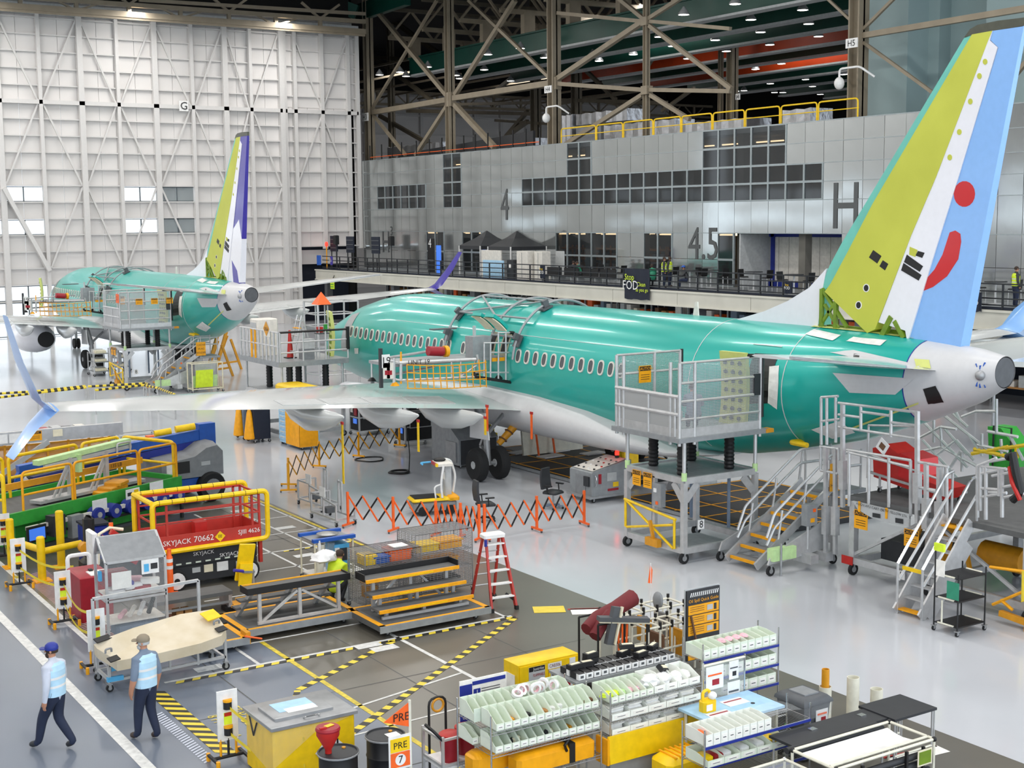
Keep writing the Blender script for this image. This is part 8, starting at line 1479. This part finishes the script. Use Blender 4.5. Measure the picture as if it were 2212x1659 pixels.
HT = thing('hand_truck', 'black hand truck with amber wheel rim beside the guide board', 'hand truck', (10.2, 18.15, 0)); MB().tube(rounded([(-.15, 0, .05), (-.15, 0, 1.2), (.15, 0, 1.2), (.15, 0, .05)], .12), .02, 6).obj('frame', 'black', HT); MB().tube([(.1*math.cos(a), -.02, 1.08+.1*math.sin(a)) for a in [2*math.pi*i/14 for i in range(14)]], .02, 6, closed=True).obj('ring', 'amber', HT); plate(HT, (0, -.1, .03), (.4, .25, .02), 'steel', 'toe_plate')
# ================================================================== PEOPLE
def body(joints, bones, mats_of, name, parent, mats):
    """one continuous skinned surface grown on a skeleton; each face takes the clothing of its nearest bone"""
    ids = {k: i for i, k in enumerate(joints)}; me = bpy.data.meshes.new(name); me.from_pydata([joints[k][0] for k in joints], [(ids[a], ids[b]) for a, b, _ in bones], [])
    o = bpy.data.objects.new(name, me); COL.objects.link(o); sk = o.modifiers.new('skin', 'SKIN'); sk.use_smooth_shade = True; o.modifiers.new('sub', 'SUBSURF').levels = 1
    for k, i in ids.items():
        r = joints[k][1]; v = me.skin_vertices[0].data[i]; q = 1.0 if '0' <= k[-1] <= '9' or k in ('skull', 'jaw', 'neck') else 1.25; v.radius = (r[0]*q, r[1]*q) if isinstance(r, tuple) else (r*q, r*q); v.use_root = (k == 'pelvis')
    bpy.context.view_layer.update(); new = bpy.data.meshes.new_from_object(o.evaluated_get(bpy.context.evaluated_depsgraph_get())); bpy.data.objects.remove(o)
    new.materials.clear(); [new.materials.append(M(m)) for m in mats]
    rd = lambda k: joints[k][1][0] if isinstance(joints[k][1], tuple) else joints[k][1]
    segs = [(V(joints[a][0]), V(joints[b][0]), m, (rd(a)+rd(b))*.55) for a, b, m in bones]
    for p in new.polygons:
        c = V(p.center); best = 1e9
        for a, b, m, r_ in segs:
            d = b-a; t = max(0, min(1, (c-a).dot(d)/max(d.length_squared, 1e-9))); e = (c-a-d*t).length-r_
            if e < best: best = e; p.material_index = m
        p.use_smooth = True
    return link(name, new, parent)
def person(label, loc, rz, pose, mats, hat=None, vest=None, turn=0.0, beard=None, fingers=True, group=None):
    """mats: skin, top, trousers, shoes.  pose: dict of joint overrides (x right, y forward)"""
    J = dict(pelvis=((0, 0, .97), (.15, .11)), waist=((0, 0, 1.12), (.15, .105)), chest=((0, .01, 1.32), (.17, .115)), collar=((0, 0, 1.45), (.09, .08)), neck=((0, .015, 1.52), .058), jaw=((0, .04, 1.6), .07), skull=((0, .03, 1.69), .092))
    B = [('pelvis', 'waist', 1), ('waist', 'chest', 1), ('chest', 'collar', 1), ('collar', 'neck', 0), ('neck', 'jaw', 0), ('jaw', 'skull', 0)]
    for s, n in ((-1, 'l'), (1, 'r')):
        J.update({n+'sho': ((s*.17, 0, 1.41), .072), n+'elb': ((s*.25, -.03, 1.14), .052), n+'wri': ((s*.26, .05, .9), .034), n+'palm': ((s*.255, .07, .82), (.04, .022)), n+'hip': ((s*.09, 0, .9), .1), n+'kne': ((s*.1, .04, .5), .07), n+'ank': ((s*.1, 0, .1), .05), n+'toe': ((s*.11, .17, .045), .042)})
        B += [('collar', n+'sho', 1), (n+'sho', n+'elb', 1), (n+'elb', n+'wri', 1 if mats[4] else 0), (n+'wri', n+'palm', 0), ('pelvis', n+'hip', 2), (n+'hip', n+'kne', 2), (n+'kne', n+'ank', 2), (n+'ank', n+'toe', 3)]
    for k, v in pose.items(): J[k] = (v, J[k][1])
    if fingers:
        for s, n in ((-1, 'l'), (1, 'r')):
            p = V(J[n+'palm'][0])
            for q in range(5):
                a = p+V((0, (.03, .02, .006, -.008, -.02)[q], (.02, -.03, -.035, -.033, -.028)[q])); b_ = a+V((-s*.006, .02 if q == 0 else .004, -.03)); c = b_+V((-s*.014, .01 if q == 0 else -.0, -.026 if q else -.02))
                J[n+'a%d' % q] = (tuple(a), .011); J[n+'b%d' % q] = (tuple(b_), .01); J[n+'c%d' % q] = (tuple(c), .008); B += [(n+'palm', n+'a%d' % q, 0), (n+'a%d' % q, n+'b%d' % q, 0), (n+'b%d' % q, n+'c%d' % q, 0)]
    T = thing('person', label, 'person', loc, rz, group); body(J, B, None, 'body', T, mats[:4])
    h = V(J['skull'][0]); R = Matrix.Rotation(turn, 3, 'Z'); rz_ = lambda p: h+R@V(p)
    def hp(nm, b, m): b.v = [tuple(rz_(p)) for p in b.v]; return b.obj(nm, m, T)
    hp('nose', MB().loft([[(-.014, .085, -.05), (.014, .085, -.05), (.01, .12, -.045), (-.01, .12, -.045)], [(-.008, .085, .0), (.008, .085, .0), (.005, .09, .0), (-.005, .09, .0)]], cap=True), mats[0])
    for s in (-1, 1): hp('eye', MB().sphere((s*.033, .083, -.012), .012, 8, 5), 'dark'); hp('ear', MB().sphere((s*.092, -.005, -.02), .028, 8, 5, sc=(.4, .7, 1)), mats[0])
    hp('mouth', MB().box((0, .095, -.085), (.045, .008, .008)), 'maroon')
    hp('hair', MB().lathe([(.094, -.05), (.1, 0), (.098, .03), (.07, .075), (.01, .1)], 14, (0, -.012, 0)), beard or 'hair')
    if beard: hp('beard', MB().sphere((0, .055, -.1), .06, 10, 6, sc=(1.05, .75, .8)), beard)
    if hat:
        c = MB().lathe([(.106, -.0), (.112, .03), (.1, .075), (.06, .108), (.012, .118)], 18, (0, -.005, 0)); hp('cap', c, hat); hp('cap_brim', MB().prism([(-.085, .07), (.085, .07), (.07, .17), (0, .19), (-.07, .17)], .012, .024, 'z'), hat)
    if vest:
        rr = []
        cols = []
        for z, w, d in ((.93, .19, .15), (1.0, .195, .15), (1.08, .195, .15), (1.12, .195, .15), (1.22, .2, .15), (1.26, .2, .15), (1.36, .205, .15), (1.44, .215, .12), (1.485, .12, .09)): rr.append([(w*math.copysign(abs(math.cos(t))**.8, math.cos(t)), .005+d*math.copysign(abs(math.sin(t))**.8, math.sin(t)), z) for t in [2*math.pi*i/20 for i in range(20)]])
        v = MB()
        for i in range(len(rr)-1): v.loft(rr[i:i+2], 1 if i in (2, 4) else 0)
        v.obj('vest', [vest, 'white' if vest == 'vestblue' else 'shirtpale'], T)
    return T
walk = dict(lkne=(-.1, .2, .52), lank=(-.1, .3, .1), ltoe=(-.11, .48, .05), rkne=(.1, .05, .5), rank=(.1, -.26, .12), rtoe=(.11, -.09, .045), lelb=(-.26, -.06, 1.14), lwri=(-.27, -.02, .9), lpalm=(-.27, .0, .82), relb=(.25, .02, 1.14), rwri=(.25, .14, .93), rpalm=(.25, .18, .86))
g = P(118, 1619, 0)
person('bearded man in navy cap and pale blue vest walking along the aisle line', (g.x+.05, g.y-.0, 0), .62, walk, ('skin', 'shirtpale', 'denim', 'dark', True), 'royal', 'vestblue', .5, 'hair')
g = P(320, 1597, 0)
person('man in camouflage cap and pale blue vest beside the beige panel cart', (g.x, g.y, 0), .35, dict(lkne=(-.1, .1, .5), lank=(-.11, .12, .09), ltoe=(-.12, .3, .045), rkne=(.1, .04, .5), rank=(.1, -.14, .09), rtoe=(.11, .03, .045)), ('skin', 'shirtgrey', 'denim', 'shoe', False), 'camo', 'vestblue', .7, 'lightgrey')
sit = dict(pelvis=(0, -.05, .5), waist=(0, -.02, .66), chest=(0, .06, .88), collar=(0, .09, 1.0), neck=(0, .12, 1.06), jaw=(0, .17, 1.12), skull=(0, .18, 1.21), lsho=(-.17, .08, .96), rsho=(.17, .08, .96), lelb=(-.24, .2, .74), relb=(.24, .2, .74), lwri=(-.14, .38, .76), rwri=(.14, .38, .76), lpalm=(-.1, .45, .76), rpalm=(.1, .45, .76), lhip=(-.09, 0, .48), rhip=(.09, 0, .48), lkne=(-.1, .4, .5), rkne=(.1, .4, .5), lank=(-.1, .38, .1), rank=(.1, .38, .1), ltoe=(-.1, .54, .045), rtoe=(.1, .54, .045))
crouch = {k: (v[0], v[1]+(.12 if v[2] > .9 else 0), v[2]-.12 if v[2] > .3 else v[2]) for k, v in sit.items()}
person('worker in lime vest bending beside the wire cage with white cover', (13.0, 27.75, 0), -.9, dict(crouch, lkne=(-.14, .3, .5), rkne=(.14, .3, .5), lank=(-.12, .05, .1), rank=(.12, .05, .1), ltoe=(-.13, .22, .045), rtoe=(.13, .22, .045)), ('skin', 'lime', 'dark', 'shoe', True))
tag(pile('white_cover', 12.85, 27.95, .98, .3, 'white', 'white cloth bundle over the bending worker', 'cover', flat=.4, seed=9), None)
person('worker in slate blue shirt crouching inside the caged service stand', (22.6, 26.7, 3.2), -.6, crouch, ('skin', 'shirtgrey', 'denim', 'shoe', True), None)
ZM = ZD
def mz(x, y, dx=1.2): q = PX(x, y, XM+dx); return V((q.x, q.y, ZM))
person('worker in lime vest with dark hair standing at the mezzanine railing', mz(1434, 600, 1.4), -2.2, {}, ('skin', 'dark', 'denim', 'shoe', True), None, 'lime', .3, fingers=False)
person('taller worker in lime vest behind the railing beside the FOD banner', mz(1446, 600, 2.2), -2.6, {}, ('brown', 'dark', 'denim', 'shoe', True), None, 'lime', 0, fingers=False)
person('person in green shirt seated at a mezzanine table near the banner', mz(1410, 600, 2.0), -.4, sit, ('brown', 'padgreen', 'dark', 'shoe', False), fingers=False)
person('person in navy cap seated alone at a mezzanine table', mz(1483, 600, 1.8), .8, sit, ('skin', 'dark', 'denim', 'shoe', True), 'blue', fingers=False)
person('person in green shirt leaning over the table near the black tents', mz(1252, 590, 2.6), 1.4, sit, ('skin', 'padgreen', 'dark', 'shoe', False), fingers=False)
person('person in dark shirt seated opposite the green shirt', mz(1236, 590, 2.4), -1.2, sit, ('skin', 'dark', 'denim', 'shoe', True), fingers=False)
person('worker in lime vest standing on the mezzanine right of the rudder', mz(2193, 640, 2.0), -2.0, {}, ('skin', 'dark', 'denim', 'shoe', True), None, 'lime', fingers=False)
# ================================================================== MEZZANINE AND BACKGROUND
def tent(x, y, dx, lab, w=2.9):
    t = thing('canopy_tent', lab, 'tent', mz(x, y, dx)); h = 2.15
    for a in (-w/2, w/2):
        for c in (-w/2, w/2): beam(t, (a, c, 0), (a, c, h), .07, m='white', name='pole')
    q = [(-w/2, -w/2), (w/2, -w/2), (w/2, w/2), (-w/2, w/2)]
    MB().loft([[(a, c, h-.25) for a, c in q], [(a, c, h) for a, c in q], [(a*.4, c*.4, h+.55) for a, c in q], [(a*.02, c*.02, h+1.05) for a, c in q]]).obj('canopy', 'dark', t, smooth=False)
tent(1117, 560, 3.0, 'black peaked canopy tent with the white table'); tent(1052, 558, 3.6, 'black peaked canopy tent behind the other tent')
def mbox(nm, x, y, dx, w, d, h, m, lab, cat, extra=None):
    t = thing(nm, lab, cat, mz(x, y, dx)); MB().cbox((0, 0, h/2), (d, w, h), .02).obj('body', m, t)
    if extra: plate(t, (-d/2-.01, 0, h*extra[2]), (.02, w*extra[0], h*extra[1]), extra[3], 'panel')
    return t
mbox('white_locker', 1137, 590, 1.6, 1.3, .7, 1.9, 'offwhite', 'white double locker beside the tents', 'locker', (.02, .9, .5, 'grey')); mbox('white_locker', 1172, 590, 1.9, .9, .7, 1.9, 'offwhite', 'white single locker right of the double one', 'locker', (.02, .9, .5, 'grey')); mbox('blue_display', 1066, 590, .9, 2.6, .12, 1.25, 'paleblue', 'pale blue panel behind the railing below the tents', 'panel'); mbox('white_display', 1062, 575, 1.5, 2.6, .1, 1.9, 'offwhite', 'white panel above the pale blue one', 'panel'); mbox('black_sign', 932, 570, 3.4, 1.0, .08, 2.6, 'black', 'tall black directory sign numbered 4', 'sign', (.8, .04, .35, 'grey')); mbox('blue_poster', 948, 570, 3.0, .7, .06, 2.1, 'screen', 'tall bright blue poster beside the black directory sign', 'poster'); mbox('dark_cabinet', 1110, 590, 1.4, .8, .6, 1.3, 'dark', 'dark cabinet with papers under the tent edge', 'cabinet', (.3, .2, .7, 'paper')); mbox('whiteboard', 1210, 580, 3.0, 1.0, .06, 1.9, 'lightgrey', 'leaning grey whiteboard near the seated people', 'board')
p = mz(931, 532, 3.32); text('4', 1.0, bpy.data.objects['black_sign'], (-.06, .1, 2.2), (0, -1, 0), (0, 0, 1), 'white')
for i, (x, y, dx, lab) in enumerate(((757, 545, .4, 'dark blue display screen back on a stand near the hangar door'), (812, 545, .4, 'second dark blue screen back on a stand'), (722, 545, 1.5, 'dark screen on a stand by the red warning lamp'))):
    t = thing('display_stand', lab, 'screen', mz(x, y, dx)); 
    for c in (-.5, .5): rod(t, (0, c, 0), (0, c, 2.5), .05, 'dark', 'post')
    plate(t, (0, 0, 2.1), (.1, 1.3, 1.3), 'navy', 'screen'); [plate(t, (-.06, 0, 1.75+.35*k), (.03, 1.2, .06), 'darkgrey', 'bracket') for k in range(3)]
for i, (x, lab) in enumerate(((727, 'black loudspeaker on a pole by the hangar door'), (846, 'black loudspeaker on a pole before the steel wall'))): t = thing('pole_speaker', lab, 'speaker', mz(x, 560, .6)); rod(t, (0, 0, 0), (0, 0, 2.1), .04, 'dark', 'pole'); MB().cbox((0, 0, 2.45), (.4, .42, .75), .05).obj('cabinet', 'black', t)
t = thing('warning_lamp', 'glowing red warning lamp on a post near the hangar door', 'lamp', mz(706, 560, 1.0)); rod(t, (0, 0, 0), (0, 0, 1.9), .05, 'safety', 'post'); MB().lathe([(.12, 1.9), (.13, 2.1), (.08, 2.25)], 12).obj('lens', 'red_lamp', t)
def high_table(x, y, dx, lab, m='dark', chairs=2):
    t = thing('cafe_table', lab, 'table', mz(x, y, dx)); MB().lathe([(.02, 1.0), (.5, 1.0), (.5, 1.04), (.02, 1.04)], 18).obj('top', m, t); rod(t, (0, 0, .05), (0, 0, 1.0), .05, 'alu', 'column'); MB().lathe([(.3, 0), (.3, .03), (.05, .06)], 14).obj('base', 'alu', t)
    for k in range(chairs):
        c = thing('bar_chair', ('black high chair at the ', 'second black chair at the ')[k]+lab, 'chair', t.location+V((.1, (-.95, .95)[k], 0)), (0, math.pi)[k]); MB().cbox((0, 0, .72), (.45, .45, .06), .03).obj('seat', 'black', c); rr = [[(-.22, -.22-.04*q, .75+q*.4), (.22, -.22-.04*q, .75+q*.4), (.22, -.18-.04*q, .75+q*.4), (-.22, -.18-.04*q, .75+q*.4)] for q in (0, .5, 1)]; MB().loft(rr, cap=True).obj('backrest', 'black', c)
        for a in (-.18, .18):
            for e in (-.18, .18): rod(c, (a*1.1, e*1.1, 0), (a, e, .7), .018, 'alu', 'leg')
high_table(1628, 600, 3.2, 'tall cafe table before the white folding wall'); high_table(1715, 620, 2.2, 'cafe table left of the tail fin'); high_table(1535, 600, 3.2, 'cafe table below the 4.5 number'); high_table(1430, 600, 3.0, 'cafe table behind the lime vests'); high_table(1245, 590, 2.5, 'cafe table of the two seated people', chairs=0); high_table(1320, 600, 2.2, 'empty cafe table left of the FOD banner'); high_table(1490, 600, 2.4, 'cafe table of the person in the navy cap', chairs=1); high_table(2150, 640, 3.0, 'cafe table right of the rudder')
for i, x in enumerate((1190, 1227, 1268, 1306, 1360)):
    t = thing('dark_bench', 'low dark bench along the inside of the mezzanine railing', 'bench', mz(x, 600, .9), group='dark benches on the mezzanine'); MB().bx(-.3, .3, -.8, .8, .4, .48).obj('seat', 'dark', t, smooth=False); MB().bx(-.25, .25, -.7, -.6, 0, .4).bx(-.25, .25, .6, .7, 0, .4).obj('legs', 'alu', t, smooth=False); MB().bx(.25, .3, -.8, .8, .48, .95).obj('back', 'black', t, smooth=False)
# storage under the mezzanine
rnd = random.Random(3)
for k in range(20):
    y = 33+k*3.4; t = thing('storage_rack', 'steel storage rack with boxes and planks under the mezzanine', 'rack', (52.2, y, 0), group='racks under the mezzanine')
    for a in (-.5, .5):
        for c in (-1.4, 1.4): beam(t, (a, c, 0), (a, c, 3.4), .08, m='galv', name='post')
    for z in (.9, 1.9, 2.8):
        plate(t, (0, 0, z), (1.0, 2.8, .08), 'wood', 'shelf')
        for j in range(4):
            h = rnd.uniform(.2, .6); plate(t, (-.1, -1.0+.66*j, z+.04+h/2), (.7, rnd.uniform(.3, .55), h), rnd.choice(('wood', 'cream', 'lightgrey', 'brown', 'orange', 'offwhite', 'shirtgrey')), 'box')
# wing of a further airliner at the right edge
def wl3(x, y, z): q = P(x, y, z); return q
W3 = thing('further_wing', 'white wing with sky blue winglet of another airliner right of the rudder', 'aircraft wing', (40, 24, 0)); O3 = V((40, 24, 0))
for nm, pts, m in (('wing', ((2080, 716, 3.9), (2215, 700, 3.9), (2330, 690, 3.9), (2330, 735, 3.9), (2215, 735, 3.9), (2080, 732, 3.9)), 'wing_white'), ('wing_flap', ((2075, 752, 3.6), (2212, 742, 3.6), (2330, 735, 3.6), (2330, 775, 3.6), (2212, 782, 3.6), (2120, 778, 3.6)), 'wing_white')):
    q = [P(x, y, z)-O3 for x, y, z in pts]; n = len(q); MB().add(q+[p-V((0, 0, .18)) for p in q], [tuple(range(n-1, -1, -1)), tuple(range(n, 2*n))]+[(i, (i+1) % n, (i+1) % n+n, i+n) for i in range(n)]).obj(nm, m, W3, smooth=False)
q = [PX(x, y, P(2175, 710, 3.9).x)-O3 for x, y in ((2160, 708), (2190, 668), (2225, 640), (2240, 690), (2215, 712))]; n = 5; MB().add(q+[p+V((.12, 0, 0)) for p in q], [(0, 1, 2, 3, 4), (9, 8, 7, 6, 5)]+[(i, i+5, (i+1) % 5+5, (i+1) % 5) for i in range(5)]).obj('winglet', 'livery_blue', W3, smooth=False)
for a, c in ((2150, 760), (2260, 745)): g = P(a, c, 3.6)-O3; rod(W3, (g.x, g.y, -.0), (g.x, g.y, 3.5), .06, 'steel', 'support')
# security cameras on the H columns
for x, y, lab in ((1813, 180, 'white dome camera on a bent arm left of the H5 column'), (1180, 255, 'white dome camera on a bent arm left of the H4 column')):
    p = PX(x, y, XH-1); t = thing('dome_camera', lab, 'camera', p); MB().sphere((0, 0, 0), .28, sc=(1, 1, 1.2)).obj('dome', 'white', t); MB().tube(rounded([(0, 0, .25), (0, 0, .75), (0, -1.4, .75), (.6, -1.9, .2)], .2), .06, 6).obj('arm', 'white', t)
# lime notice and clutter hung below the mezzanine beam
p = PX(718, 613, XM-.3); t = thing('lime_notice', 'small fluorescent lime notice below the mezzanine beam', 'notice', p); plate(t, (0, 0, 0), (.04, .7, .85), 'lime', 'sheet'); [plate(t, (-.03, 0, .15-.2*k), (.02, .5, .06), 'green', 'text_line') for k in range(3)]; rod(t, (.05, 0, .4), (.3, 0, .9), .03, 'dark', 'hanger')
